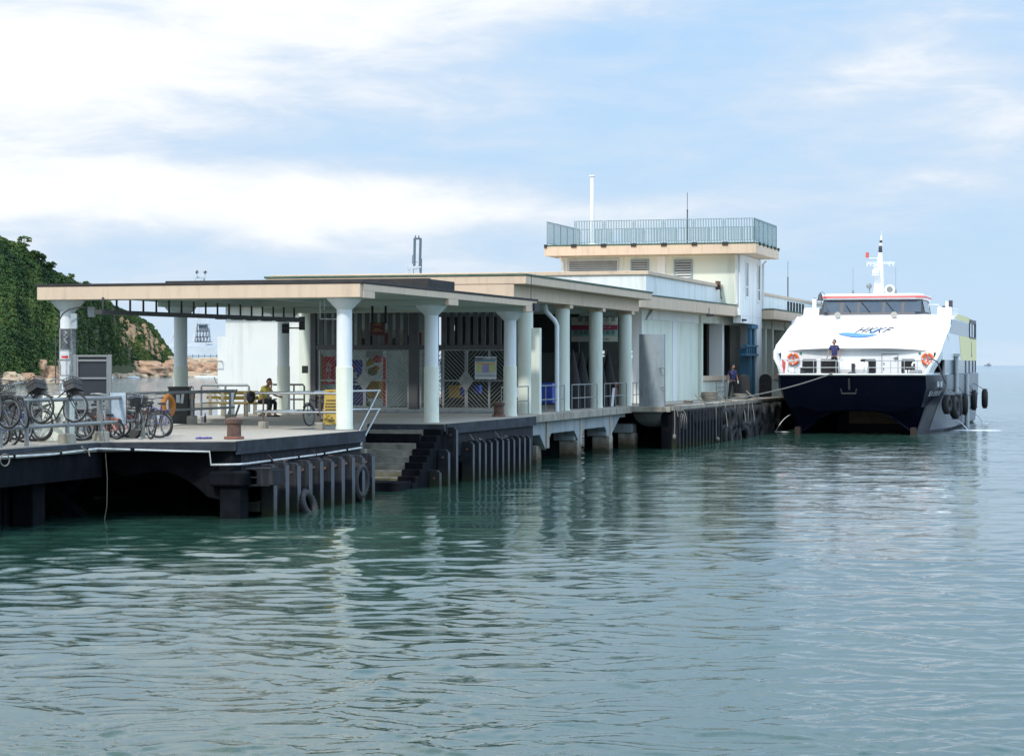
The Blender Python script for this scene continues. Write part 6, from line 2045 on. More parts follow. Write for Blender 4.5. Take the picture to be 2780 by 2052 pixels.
# ------------------------------------------------------------------ bicycles
def bicycle(lab, hub, heading, pitch=0.0, lean=0.0, steer=0.0, col=(0.02, 0.02, 0.02), wr=0.33, basket=None, white_rim=True, group='bicycles parked at the gangway', stand=False, tall=1.0):
    """hub: world position of the front hub; heading of travel in degrees from +X"""
    s = wr/0.33
    WB = 1.02*s
    Rm = Matrix.Rotation(R(heading), 4, 'Z') @ Matrix.Rotation(-R(pitch), 4, 'Y') @ Matrix.Rotation(R(lean), 4, 'X')
    Mf = Matrix.Translation(hub) @ Rm @ Matrix.Translation((-WB, 0, -wr))
    base = Mf @ Vector((WB*0.5, 0, 0))
    t = thing('bicycle', lab, 'bicycle', tuple(base), 0, group)
    key = 'bike%02d%02d%02d' % tuple(int(c*99) for c in col)
    if key not in M: M[key] = material('bicycle_paint_'+key[4:], col, 0.35, var=0.3, vscale=9, coat=0.3)
    fm = M[key]
    def S(x, y, z): return (x*s, y*s, z*s)
    bb, seat, head_t, head_b = S(0.42, 0, 0.29), S(0.30, 0, 0.78*tall), S(0.86, 0, 0.80), S(0.90, 0, 0.66)
    mb = MB(Mf)
    mb.tube([bb, seat], 0.018*s, 6); mb.tube([bb, head_b], 0.020*s, 6); mb.tube([S(0.33, 0, 0.68), head_t], 0.017*s, 6); mb.tube([head_t, head_b], 0.022*s, 6)
    for y in (-0.05, 0.05):
        mb.tube([bb, S(0, y, 0.33)], 0.011*s, 5); mb.tube([S(0.33, 0, 0.66), S(0, y, 0.33)], 0.010*s, 5)
    mb.bar(S(-0.12, 0, 0.70), S(0.30, 0, 0.70), 0.12*s, 0.015)
    mb.bar(S(-0.05, 0.06, 0.34), S(-0.08, 0.06, 0.69), 0.012, 0.012)
    build(mb, 'frame', fm, t, smooth=50)
    St = Matrix.Translation(S(0.90, 0, 0)) @ Matrix.Rotation(R(steer), 4, 'Z') @ Matrix.Translation(S(-0.90, 0, 0))
    mb = MB(Mf @ St)
    for y in (-0.055, 0.055): mb.tube([S(0.92, y, 0.64), S(1.02, y, 0.33)], 0.012*s, 5)
    mb.bar(S(0.92, -0.06, 0.65), S(0.92, 0.06, 0.65), 0.03, 0.03)
    build(mb, 'fork', fm, t)
    mb = MB(Mf @ St)
    mb.tube([S(0.86, 0, 0.80), S(0.83, 0, 0.97), S(0.88, 0, 1.0)], 0.013, 6)
    mb.tube([S(0.72, -0.30, 1.02), S(0.84, -0.24, 1.03), S(0.90, -0.08, 1.0), S(0.90, 0.08, 1.0), S(0.84, 0.24, 1.03), S(0.72, 0.30, 1.02)], 0.013, 6)
    for y in (-0.26, 0.26): mb.tube([S(0.70, y*1.12, 1.02), S(0.80, y, 1.03)], 0.02, 6)
    build(mb, 'handlebar', M['steel'] if wr > 0.3 else M['darksteel'], t, smooth=50)
    mb = MB(Mf)
    mb.yprism([(0.16*s, 0.80*s*tall), (0.40*s, 0.82*s*tall), (0.43*s, 0.85*s*tall), (0.18*s, 0.87*s*tall)], -0.07*s, 0.07*s)
    build(mb, 'saddle', M['rubber'], t, bevel=0.02)
    for (cx_, FM) in ((0.0, Mf), (1.02, Mf @ St)):
        wt_ = MB(FM); wt_.torus(S(cx_, 0, 0.33), (0, 1, 0), wr-0.022, 0.022, 26, 7)
        wo_ = build(wt_, 'wheel', M['rubber'], t, smooth=60)
        rm = MB(FM); rm.torus(S(cx_, 0, 0.33), (0, 1, 0), wr-0.052, 0.011, 26, 6, sq=1.3)
        build(rm, 'rim', M['steel'] if white_rim else M['darksteel'], wo_, smooth=60)
        sp = MB(FM)
        for k in range(14):
            a = 2*pi*k/14
            sp.tube([S(cx_, 0.02*(-1)**k, 0.33), (cx_*s+(wr-0.05)*cos(a), 0, 0.33*s+(wr-0.05)*sin(a))], 0.0028, 3)
        sp.lathe([(0.02, -0.04), (0.02, 0.04)], 0, 0, 0, 8, m=Matrix.Translation(S(cx_, 0, 0.33)) @ Matrix.Rotation(R(90), 4, 'X'))
        build(sp, 'spokes', M['steel'], wo_)
        mg = MB(FM)
        pts = [(cx_*s+(wr+0.025)*cos(a), 0, 0.33*s+(wr+0.025)*sin(a)) for a in [R(20 if cx_ == 0 else 40)+k*R(13) for k in range(9)]]
        mg.tube(pts, 0.018, 5); build(mg, 'mudguard', M['darksteel'], t, smooth=60)
    mb = MB(Mf)
    mb.lathe([(0.085*s, -0.004), (0.085*s, 0.004)], 0, 0, 0, 16, m=Matrix.Translation(S(0.42, 0.06, 0.29)) @ Matrix.Rotation(R(90), 4, 'X'))
    mb.bar(S(0.42, 0.08, 0.29), S(0.55, 0.08, 0.20), 0.02, 0.012); mb.bar(S(0.42, -0.08, 0.29), S(0.29, -0.08, 0.38), 0.02, 0.012)
    mb.box(0.50*s, 0.60*s, 0.08*s, 0.17*s, 0.19*s, 0.21*s); mb.box(0.24*s, 0.34*s, -0.17*s, -0.08*s, 0.37*s, 0.39*s)
    build(mb, 'crankset', M['steel'], t)
    if stand:
        mb = MB(Mf); mb.tube([S(0.05, 0.05, 0.30), S(-0.12, 0.22, 0.0)], 0.009, 5); build(mb, 'kickstand', M['steel'], t)
    if basket:
        mb = MB(Mf @ St)
        x0, x1, y0, y1, z0, z1 = 0.93*s, 1.20*s, -0.18, 0.18, 0.72*s, 0.98*s
        n = 9
        for z in (z0, (z0+z1)/2, z1):
            mb.bar((x0, y0, z), (x1, y0, z), .012, .012); mb.bar((x0, y1, z), (x1, y1, z), .012, .012); mb.bar((x0, y0, z), (x0, y1, z), .012, .012); mb.bar((x1, y0, z), (x1, y1, z), .012, .012)
        for k in range(n+1):
            y = lerp(y0, y1, k/n)
            for x in (x0, x1): mb.bar((x, y, z0), (x, y, z1), .007, .007)
            mb.bar((x0, y, z0), (x1, y, z0), .007, .007)
        for k in range(6):
            x = lerp(x0, x1, k/5)
            for y in (y0, y1): mb.bar((x, y, z0), (x, y, z1), .007, .007)
        if basket == 'solid':
            mb.box(x0+.01, x1-.01, y0+.01, y1-.01, z0+.01, z1-0.04)
        build(mb, 'basket', M['darksteel'], t)
    return t
def hang(px, pyh, lab, **k):
    """front wheel hooked over the gangway rail"""
    y = ypx(PF, -2.02, px)
    p = PF @ Vector((-2.02, y, 0)); p.z = zat(pyh, p.y)
    return bicycle(lab, p, k.pop('heading', -38), pitch=k.pop('pitch', 22), group='bicycles hooked over the gangway railing', **k)
hang(203, 1107, 'black bicycle hooked on the railing in front of the cream block, with a loaded basket', steer=12, basket='solid', heading=-32, lean=-8)
hang(113, 1108, 'bicycle hooked on the railing with an upright black basket, second from the right', steer=6, basket='solid', heading=-30, lean=-6, pitch=30, col=(0.05, 0.05, 0.055))
hang(66, 1120, 'dark bicycle with an oval looking front wheel between two other hanging bicycles', steer=-14, heading=-48, lean=6, basket=None, col=(0.03, 0.03, 0.035))
hang(22, 1121, 'bicycle with the nearest bright rimmed wheel at the left, wire basket above', steer=10, heading=-36, basket='wire', col=(0.08, 0.09, 0.09))
hang(-14, 1112, 'bicycle cut off by the left edge of the picture with a deep black basket', steer=0, heading=-50, basket='solid')
def park(px, Y, lab, heading, **k):
    wr = k.get('wr', 0.33)
    p = at(px, Y); p.z = DK + wr
    return bicycle(lab, p, heading, **k)
park(92, 49.0, 'grey bicycle standing on the deck under the hanging ones, wheel beside the cream block', 195, col=(0.2, 0.2, 0.2), lean=7)
park(30, 48.6, 'black bicycle standing end on below the leftmost hanging wheels', -70, lean=-5)
park(64, 48.3, 'blue and white bicycle jammed behind the second railing post from the left', 60, col=(0.03, 0.08, 0.5), wr=0.3)
park(6, 49.3, 'dark bicycle lying against others at the extreme left below the rail', 160, lean=14)
park(248, 50.6, 'small orange child bicycle behind the two grey pipes', 158, wr=0.22, col=(0.7, 0.12, 0.03))
park(228, 50.0, 'small blue child bicycle just right of the cream block', -20, wr=0.2, col=(0.03, 0.14, 0.45), white_rim=True)
park(262, 51.2, 'red child bicycle with white wheels tucked behind the railing footing', 200, wr=0.24, col=(0.5, 0.03, 0.03))
park(292, 51.0, 'silver bicycle seen nearly end on behind the pale blue plate', -62, col=(0.35, 0.37, 0.38))
park(303, 51.6, 'black bicycle close beside the silver one behind the pale blue plate', -60)
park(338, 51.9, 'dark bicycle broadside under the pale blue plate', 5, wr=0.30, col=(0.04, 0.04, 0.04), basket='wire')
park(373, 51.2, 'black bicycle with a shopping basket leaning on the end post of the railing', 118, basket='solid', col=(0.03, 0.03, 0.035), lean=5)
park(403, 53.2, 'small blue bicycle standing free in the open at the end of the railing', 128, wr=0.29, col=(0.02, 0.03, 0.22), stand=True, steer=10, tall=1.05)
park(838, 61.0, 'black bicycle leaning on the handrail behind the yellow notice board', 245, wr=0.31, lean=6, group='bicycles under the canopy')

park(46, 49.6, 'black bicycle deep in the crowd behind the second and third hanging wheels', 20, lean=9, basket='solid', col=(0.02, 0.02, 0.022))
park(118, 49.9, 'maroon bicycle leaning to the left edge of the cream block', 165, lean=-10, col=(0.12, 0.02, 0.02))
park(14, 50.3, 'green bicycle at the very back of the crowd by the left edge', 30, lean=5, col=(0.02, 0.09, 0.05), basket='wire')
park(322, 51.0, 'brown bicycle tangled with the red child bicycle behind the plate', 190, wr=0.30, lean=8, col=(0.10, 0.05, 0.03))
# ------------------------------------------------------------------ gangway furniture
t = thing('cream_block', 'cream painted concrete block at the foot of the postered column', 'concrete block', tuple(at(158, 47.9)))
mb = MB(frame(px2w(158, 49.0), 49.0, -14)); mb.box(-0.29, 0.29, -0.20, 0.24, DK+0.002, 2.74)
build(mb, 'block', M['colcream'], t, bevel=0.02)
mb = MB(frame(px2w(158, 49.0), 49.0, -14)); mb.box(-0.27, 0.27, -0.18, 0.22, 2.742, 2.77)
build(mb, 'cap', M['conc'], t)
# notice board
Yb = 52.0
t = thing('notice_board', 'grey framed notice board with dark empty panels at the railing', 'notice board', tuple(at(252, Yb)))
fr_ = MB()
xa, xb = px2w(204, Yb), px2w(299, Yb)
zt, zb_ = zat(963, Yb), zat(1078, Yb)
for x in (xa, xb): fr_.box(x-0.035, x+0.035, Yb-0.05, Yb+0.05, DK, zt)
fr_.box(xa+0.036, xa+0.08, Yb-0.04, Yb+0.04, zb_, zt-0.01); fr_.box(xb-0.08, xb-0.036, Yb-0.04, Yb+0.04, zb_, zt-0.01)
for z in (zt-0.03, zat(979, Yb), zat(1027, Yb), zb_): fr_.box(xa+0.081, xb-0.081, Yb-0.035, Yb+0.035, z-0.022, z+0.022)
build(fr_, 'frame', M['steel'], t, bevel=0.004)
mb = MB(); mb.box(xa+0.081, xb-0.081, Yb+0.0, Yb+0.02, zb_+0.023, zt-0.053)
M['slate'] = material('slate_board', (0.022, 0.028, 0.033), 0.5, var=0.3, vscale=2)
build(mb, 'panel', M['slate'], t)
# grey pipes and pale plate on the railing
for i, (px, lab) in enumerate(((271, 'left one of two short grey upright pipes behind the railing'), (292, 'right one of two short grey upright pipes behind the railing'))):
    y = ypx(PF, -2.5, px); p = PF @ Vector((-2.5, y, 0))
    mb = MB(); mb.lathe([(0.07, DK+0.35), (0.07, 2.70)], p.x, p.y, 0, 14)
    mb.lathe([(0.035, DK), (0.035, DK+0.36)], p.x, p.y, 0, 10)
    build(mb, 'upright_pipe', M['steel'], smooth=40, label=lab, cat='pipe', group='grey pipes behind the railing')
y0, y1 = ypx(PF, -2.30, 303), ypx(PF, -2.30, 348)
t = thing('pale_plate', 'pale blue metal plate hung on the gangway railing beside the blue bicycle', 'plate', inframe(PF, -2.3, y0, 2.0), PA)
p0, p1 = PF @ Vector((-2.30, y0, 0)), PF @ Vector((-2.30, y1, 0))
mb = MB()
Mx = frame((p0.x+p1.x)/2-0.02, (p0.y+p1.y)/2-0.15, -6)
M['paleplate'] = material('scuffed_pale_blue_plate', (0.42, 0.52, 0.58), 0.5, var=0.6, vcol=(0.2, 0.24, 0.27), vscale=7)
mb = MB(Mx); mb.box(-0.19, 0.19, -0.01, 0.01, 2.05, 2.78)
build(mb, 'plate', M['paleplate'], t)
mb = MB(Mx)
for x in (-0.205, 0.19): mb.box(x, x+0.018, -0.015, 0.015, 2.05, 2.78)
build(mb, 'edge_strip', M['rust'], t)
# cabinet round the second column
t = thing('cabinet', 'dark grey timber cabinet with two notices, in front of the second round column', 'cabinet', tuple(at(488, 63.7)))
Mx = frame(px2w(488, 63.7), 63.7, -4)
mb = MB(Mx); mb.box(-0.29, 0.29, -0.2, 0.2, DK, 2.74)
M['greywood'] = material('grey_timber', (0.055, 0.052, 0.048), 0.85, var=0.6, vcol=(0.1, 0.09, 0.08), vscale=3, streak=0.4, scol=(0.02, 0.02, 0.02), sscale=(6, 6, 1))
build(mb, 'body', M['greywood'], t, bevel=0.01)
mb = MB(Mx); mb.box(-0.31, 0.31, -0.22, 0.22, 2.742, 2.79); mb.box(-0.3, 0.3, -0.215, -0.2, 2.62, 2.66)
build(mb, 'lid', M['greywood'], t)
for (x0, x1, z0, z1, r_) in ((-0.06, 0.05, 2.33, 2.56, 0), (0.08, 0.16, 2.31, 2.59, 6)):
    mb = MB(Mx @ Matrix.Translation(((x0+x1)/2, 0, (z0+z1)/2)) @ Matrix.Rotation(R(r_), 4, 'Y'))
    mb.box(-(x1-x0)/2, (x1-x0)/2, -0.212, -0.203, -(z1-z0)/2, (z1-z0)/2)
    build(mb, 'notice', M['paper'], t)
c = at(457, 58.8, 2.33)
t = lifebuoy(c, (0.90, -0.38, 0.05), 0.245, 0.075, 'faded orange lifebuoy hanging from the far railing beside the dark cabinet', 'ochre', 'faded lifebuoys on the pier', bands=0)
mb = MB(); mb.tube([c+Vector((0, 0, 0.33)), c+Vector((0.02, 0, 0.30)), c+Vector((0.03, -0.1, -0.2)), c+Vector((-0.02, -0.1, -0.4))], 0.012, 5)
build(mb, 'line', M['rope'], t)
P = at(522, 63.5)
t = thing('mooring_post', 'dark post with an orange float and a hooped top right of the cabinet', 'post', tuple(P))
mb = MB(); mb.box(P.x-0.06, P.x+0.06, P.y-0.06, P.y+0.06, DK, 2.45); build(mb, 'post', M['rust'], t)
mb = MB(); mb.lathe([(0.05, 0), (0.08, 0.05), (0.07, 0.2), (0.03, 0.26)], P.x+0.02, P.y-0.08, 2.42, 10); build(mb, 'float', M['ochre'], t, smooth=50)
mb = MB(); mb.tube([P+Vector((-0.07, 0, 0.7)), P+Vector((-0.07, 0, 1.02)), P+Vector((-0.03, 0, 1.08)), P+Vector((0.02, 0, 1.06)), P+Vector((0.03, 0, 0.98))], 0.015, 6); build(mb, 'hoop', M['steel'], t)
mb = MB(); mb.box(P.x-0.12, P.x+0.12, P.y-0.12, P.y+0.12, DK, DK+0.24); build(mb, 'footing', M['conc'], t)
# rope down to the water
P = PF @ Vector((-1.86, ypx(PF, -1.86, 279), 2.1))
mb = MB(); mb.tube([P, P+Vector((0.05, 0, -0.5)), P+Vector((0.10, 0, -1.2)), P+Vector((0.09, 0, -1.8)), P+Vector((0.03, 0, -2.15))], 0.009, 5)
build(mb, 'hanging_line', M['rope'], label='thin line hanging from the gangway railing down to the water', cat='rope')
P = PF @ Vector((-1.86, ypx(PF, -1.86, 8), 1.68))
mb = MB(); mb.torus(P+Vector((0.05, -0.05, -0.18)), (0.8, -0.6, 0), 0.12, 0.014, 16, 5); build(mb, 'rope_loop', M['rope'], label='loop of rope hanging over the deck edge at the far left', cat='rope')
P = PF @ Vector((-1.85, ypx(PF, -1.85, 228), 1.6))
mb = MB(); mb.tube([P+Vector((-0.25, 0, .05)), P, P+Vector((0.1, -0.02, -0.05)), P+Vector((0.13, -0.03, -0.16))], 0.016, 5); mb.ball(P+Vector((-0.08, 0, 0.03)), 0.07, 0.05, 0.04, 5)
build(mb, 'knotted_rope', M['rope'], label='knotted rope end on the white conduit below the cream block', cat='rope')
# posters and tape on the left column: fitted round its shaft
Ca = PF @ Vector((-8.05, 0, 0))
def wrap(name, r, z0, z1, a0, a1, mat, parent, n=10):
    mb = MB()
    vs = [(Ca.x + r*cos(R(lerp(a0, a1, k/n))), Ca.y + r*sin(R(lerp(a0, a1, k/n))), z) for z in (z0, z1) for k in range(n+1)]
    mb.add(vs, [(k, k+1, n+2+k, n+1+k) for k in range(n)])
    return build(mb, name, mat, parent, smooth=60)
t = thing('column_notices', 'torn white notices and dark tape wrapped round the leftmost canopy column', 'notices', (Ca.x, Ca.y, 2.6))
M['darkwrap'] = material('dark_wrap', (0.05, 0.055, 0.06), 0.6, var=0.6, vcol=(0.18, 0.2, 0.2), vscale=9)
M['film'] = material('clear_wrap_film', (0.15, 0.17, 0.17), 0.35, var=0.8, vcol=(0.42, 0.46, 0.46), vscale=14, detail=8)
wrap('film', 0.2285, zat(1085, 60), zat(892, 60), 180, 360, M['film'], t, 14)
wrap('dark_band', 0.2315, zat(948, 60), zat(893, 60), 225, 300, M['darkwrap'], t)
for (p0_, p1_, a0, a1) in ((975, 953, 215, 290), (990, 980, 225, 300), (1018, 986, 232, 292), (1040, 1021, 215, 288), (1058, 1043, 240, 305), (1080, 1062, 225, 280)):
    wrap('notice', 0.234, zat(p0_, 60), zat(p1_, 60), a0, a1, M['paper'], t)
wrap('red_notice', 0.2365, zat(972, 60), zat(966, 60), 238, 285, M['red'], t)
mb = MB()
zz = [(-0.02, 900), (0.05, 903), (-0.04, 910), (0.06, 914), (-0.03, 922), (0.06, 932)]
mb.tube([(Ca.x-0.02+a, Ca.y-0.238, zat(b, 60)) for a, b in zz], 0.012, 5)
build(mb, 'painted_squiggle', M['paper'], t)
# electrical boxes beside the left column
P = at(212, 60.2)
t = thing('electrical_boxes', 'two grey electrical boxes with a looping black cable beside the leftmost column head', 'electrical box', (P.x, P.y, 4.1))
M['greybox'] = material('grey_box', (0.42, 0.48, 0.50), 0.5, var=0.3, vscale=5)
def pbox(pa, pb, ya, yb, Y, d=0.15):
    m_ = MB(); m_.box(px2w(pa, Y), px2w(pb, Y), Y-d/2, Y+d/2, zat(yb, Y), zat(ya, Y)); return m_
build(pbox(193, 210, 852, 893, 60.1), 'box', M['greybox'], t, bevel=0.01)
build(pbox(239, 258, 833, 861, 60.4), 'box', M['greybox'], t, bevel=0.01)
mb = MB()
cp = [(157, 895), (160, 872), (170, 852), (188, 840), (215, 834), (235, 836)]
mb.tube([(px2w(a, 59.8), 59.8, zat(b, 59.8)) for a, b in cp], 0.018, 6)
mb.tube([(px2w(210, 60.1), 60.1, zat(868, 60)), (px2w(222, 60.1), 60.1, zat(859, 60)), (px2w(240, 60.2), 60.2, zat(858, 60))], 0.014, 6)
mb.bar((px2w(156, 60), 59.75, zat(1040, 60)), (px2w(156, 60), 59.75, zat(915, 60)), 0.03, 0.03)
build(mb, 'cable', M['darksteel'], t, smooth=60)
# speakers/boxes near the cable tray end
P = at(775, 72)
mb = pbox(766, 785, 879, 905, 72.0, 0.22)
build(mb, 'dark_box', M['slate'], bevel=0.02, label='dark blue grey lamp box under the canopy beside the tray end', cat='lamp box')
mb = MB()
for a, b in (((869, 815), (869, 866)), ((869, 866), (925, 866)), ((881, 815), (881, 840))):
    mb.tube([(px2w(a[0], 63), 63, zat(a[1], 63)), (px2w(b[0], 63), 63, zat(b[1], 63))], 0.015, 6)
build(mb, 'hanging_pipe_frame', M['colblue'], label='white pipe bracket hanging from the canopy left of the front corner column', cat='pipe')
# dark red hanging sign
Yh = 66.0
t = thing('hanging_sign', 'dark red sign with small gold lettering hung from the canopy by two dark rods', 'sign', tuple(at(1027, Yh, 4.3)))
M['maroon'] = material('maroon_sign', (0.055, 0.004, 0.006), 0.6, var=0.3, vscale=4)
build(pbox(1005, 1045, 878, 910, Yh, 0.06), 'board', M['maroon'], t)
mb = MB()
for px in (1011, 1047): mb.box(px2w(px-3, Yh), px2w(px+3, Yh), Yh-0.03, Yh+0.03, zat(878, Yh)+(0 if px > 1040 else 0), 5.3)
mb.box(px2w(1005, Yh), px2w(1050, Yh), Yh-0.02, Yh+0.02, zat(878, Yh)-0.0, zat(876, Yh))
build(mb, 'rod', M['dark'], t)
M['gold'] = material('gold_lettering', (0.35, 0.16, 0.05), 0.6)
for (txt, sz, py) in (('NOTICE', 0.075, 882), ('LANDING STEPS', 0.045, 897)):
    pass
mb = MB()
for (py, a, b) in ((881, 1016, 1034), (893, 1018, 1030), (898, 1012, 1039)):
    x = a
    while x < b:
        mb.box(px2w(x, Yh), px2w(x+1.7, Yh), Yh-0.04, Yh-0.031, zat(py+1.4, Yh), zat(py-1.4, Yh)); x += 2.6
build(mb, 'lettering', M['gold'], t)

# yellow notice board tied to the handrail
Yy = 59.2
t = thing('yellow_notice', 'tall yellow notice board with black writing standing behind the corner column', 'notice board', tuple(at(908, Yy)))
mb = MB(); xa, xb = px2w(881, Yy), px2w(936, Yy)
mb.add([(px2w(877, Yy), Yy-0.12, zat(1153, Yy)), (px2w(930, Yy), Yy-0.12, zat(1151, Yy)), (px2w(934, Yy), Yy+0.08, zat(1057, Yy)), (xa, Yy+0.08, zat(1058, Yy)),
        (px2w(877, Yy), Yy-0.09, zat(1153, Yy)), (px2w(930, Yy), Yy-0.09, zat(1151, Yy)), (px2w(934, Yy), Yy+0.11, zat(1057, Yy)), (xa, Yy+0.11, zat(1058, Yy))],
       [(0, 1, 2, 3), (7, 6, 5, 4), (0, 4, 5, 1), (1, 5, 6, 2), (2, 6, 7, 3), (3, 7, 4, 0)])
build(mb, 'board', M['yellow'], t)
def ypt(px, py):
    u = (py-1058)/95.0
    return (px2w(px, Yy), Yy+0.08-0.20*u-0.006, zat(py, Yy))
mb = MB()
rnd = random.Random(8)
for (py, a, b, h) in ((1064, 892, 902, 1.6), (1068, 891, 903, 1.3), (1087, 886, 912, 2.0), (1096, 884, 912, 2.0), (1104, 883, 912, 2.0), (1112, 884, 912, 1.7), (1141, 893, 908, 3.0)):
    x = a
    while x < b:
        w_ = rnd.uniform(1.2, 2.4)
        q = [ypt(x, py+h), ypt(x+w_, py+h), ypt(x+w_, py-h), ypt(x, py-h)]
        mb.add([(p[0], p[1]-0.002, p[2]) for p in q], [(0, 1, 2, 3)]); x += w_+rnd.uniform(0.5, 1.1)
for (a, b) in (((884, 1138), (890, 1130)), ((890, 1130), (896, 1127)), ((887, 1139), (893, 1136)), ((885, 1127), (888, 1124)), ((898, 1135), (904, 1135)), ((901, 1131), (901, 1137))):
    mb.bar(ypt(*a), ypt(*b), 0.012, 0.012)
build(mb, 'writing', M['ink'], t)

# bollards
def bollard(px, Y, lab):
    P = at(px, Y)
    t = thing('bollard', lab, 'bollard', tuple(P), 0, 'cast iron mooring bollards')
    mb = MB(); mb.lathe([(0.165, 0.06), (0.158, 0.34)], P.x, P.y, DK, 22); build(mb, 'stem', M['rust'], t, smooth=40)
    mb = MB(); mb.lathe([(0.16, 0.34), (0.20, 0.37), (0.205, 0.45), (0.19, 0.47), (0.08, 0.50)], P.x, P.y, DK, 22); build(mb, 'cap', M['rust'], t, smooth=40)
    mb = MB(); mb.prism([(P.x+0.24*cos(a), P.y+0.24*sin(a)) for a in [k*pi/4+pi/8 for k in range(8)]], DK+0.001, DK+0.065)
    M.setdefault('redrust', material('red_rust', (0.24, 0.10, 0.07), 0.9, var=0.6, vscale=5, bump=0.006)); build(mb, 'base', M['redrust'], t, bevel=0.015)
bollard(635.5, 50.5, 'stout round topped bollard near the deck edge in the sunlit foreground')
bollard(1354, 72.3, 'bollard beside the third round column at the edge of the landing')
mb = MB(); P = at(553, 50.6)
rnd = random.Random(2)
for k in range(9):
    a = P + Vector((rnd.uniform(-0.15, 0.15), rnd.uniform(-0.08, 0.08), 0.02)); mb.ball(a, rnd.uniform(0.03, 0.06), rnd.uniform(0.03, 0.05), rnd.uniform(0.015, 0.035), 5)
M['purple'] = material('purple_cloth', (0.08, 0.07, 0.28), 0.9, var=0.6, vcol=(0.04, 0.03, 0.12), vscale=14)
build(mb, 'cloth', M['purple'], smooth=80, label='crumpled purple cloth lying on the sunlit deck', cat='cloth')
mb = MB(); P = at(382, 50.2, 1.70)
mb.torus(P+Vector((0, 0, 0.02)), (0.4, -1, 0), 0.045, 0.022, 16, 8); mb.ball(P+Vector((0, -0.02, 0.02)), 0.03, n=5)
build(mb, 'castor_wheel', M['steel'], smooth=60, label='small grey wheel lying over the deck edge corner', cat='wheel')
# ropes and chains on the fender wall
for i, (x, y, ln, lab) in enumerate(((1.0, -6.9, 0.75, 'rusty chain lying on top of the front fender row near its left end'), (0.95, -3.9, 0.9, 'rusty chain lying on the front fender row near its right end'),
                                (1.0, 8.7, 0.7, 'rope and chain hanging on the wall just right of the steps'), (1.0, 11.4, 0.8, 'second chain on the wall right of the steps'))):
    mb = MB(PF)
    for k in range(9):
        u = k/8
        mb.torus((x-0.12*(1-u), y+ln*(u-0.5), 1.06+0.22*abs(u-0.3)*(1 if k % 2 else 0.8)), (1 if k % 2 else 0, 0, 1), 0.032, 0.011, 8, 4)
    mb.tube([(x-0.15, y-ln*0.5, 1.35), (x-0.02, y-ln*0.3, 1.12), (x, y, 1.06), (x+0.1, y+ln*0.4, 1.1)], 0.014, 5)
    build(mb, 'chain', M['rust'] if i < 2 else M['rope'], label=lab, cat='chain', group='chains on the fender walls')

# ------------------------------------------------------------------ benches, backpack, bottle
def bench(px, Y, deg, ln, lab):
    P = at(px, Y); Mx = frame(P.x, P.y, deg)
    t = thing('bench', lab, 'bench', tuple(P), deg, 'mustard benches under the canopy')
    mb = MB(Mx)
    for k in range(3): mb.box(-ln/2, ln/2, -0.25+k*0.15, -0.13+k*0.15, DK+0.40, DK+0.44)
    build(mb, 'seat', M['benchyel'], t, bevel=0.006)
    mb = MB(Mx)
    for k in range(2): mb.box(-ln/2, ln/2, 0.24+k*0.04, 0.27+k*0.04, DK+0.54+k*0.17, DK+0.64+k*0.17)
    build(mb, 'backrest', M['benchyel'], t, bevel=0.006)
    for x in (-ln/2+0.12, ln/2-0.12, 0):
        mb = MB(Mx); mb.vprism([(-0.2, DK), (-0.08, DK), (-0.05, DK+0.28), (0.12, DK+0.28), (0.16, DK), (0.30, DK), (0.36, DK+0.82), (0.27, DK+0.82), (0.20, DK+0.40), (-0.24, DK+0.40)], x-0.05, x+0.05)
        build(mb, 'leg', M['colcream'] if False else M['conc'], t, bevel=0.01)
    return t
bench(668, 72.8, 12, 1.75, 'mustard yellow bench the seated man uses, front one of the pair')
bench(632, 75.0, 10, 1.75, 'mustard yellow bench behind the front bench, its back toward the bay')
P = at(681, 72.7, DK+0.44)
t = thing('backpack', 'black backpack on the bench just left of the seated man', 'backpack', tuple(P))
mb = MB(); mb.ball(P+Vector((0, 0, 0.19)), 0.15, 0.12, 0.2, 8); build(mb, 'bag', M['trousers'], t, smooth=60)
mb = MB(); mb.ball(P+Vector((0.05, -0.1, 0.12)), 0.09, 0.06, 0.10, 6); build(mb, 'pocket', M['ink'], t, smooth=60)
mb = MB(); mb.tube([P+Vector((-0.03, 0, 0.38)), P+Vector((0, 0, 0.42)), P+Vector((0.03, 0, 0.38))], 0.01, 5); build(mb, 'handle', M['ink'], t)
P = at(557, 69.5, DK)
mb = MB(PF); q = loc(PF, P.x, P.y)
mb.box(-6.14, -5.6, q.y-0.8, q.y+0.8, DK-0.0, DK+0.003)
mb = MB(); mb.lathe([(0.035, 0), (0.036, 0.17), (0.014, 0.22), (0.014, 0.28)], px2w(557, 65.0), 65.0, DK, 12)
M['bottle'] = material('brown_bottle_glass', (0.03, 0.015, 0.008), 0.15); build(mb, 'bottle', M['bottle'], smooth=40, label='dark brown bottle standing on the deck at the back railing', cat='bottle')
mb = MB(); mb.lathe([(0.045, 0), (0.045, 0.17)], px2w(548.5, 65.0), 65.0, DK, 12); build(mb, 'cup', M['paper'], smooth=40, label='pale paper cup beside the brown bottle', cat='cup')
P = at(712, 73.2); mb = MB()
mb.box(P.x-0.12, P.x+0.06, P.y-0.1, P.y+0.1, DK+0.001, DK+0.05); mb.ball((P.x+0.02, P.y, DK+0.07), 0.09, 0.08, 0.07, 6)
M['cloth'] = material('cream_cloth_bag', (0.5, 0.47, 0.38), 0.9, var=0.4, vscale=8); build(mb, 'cloth_bag', M['cloth'], smooth=60, label='cream cloth bag on the deck at the feet of the seated man', cat='bag')
mb = MB(PF)
mb.box(xpx(PF, 15.3, 764), xpx(PF, 15.3, 784), 15.25, 15.45, DK, 2.42)
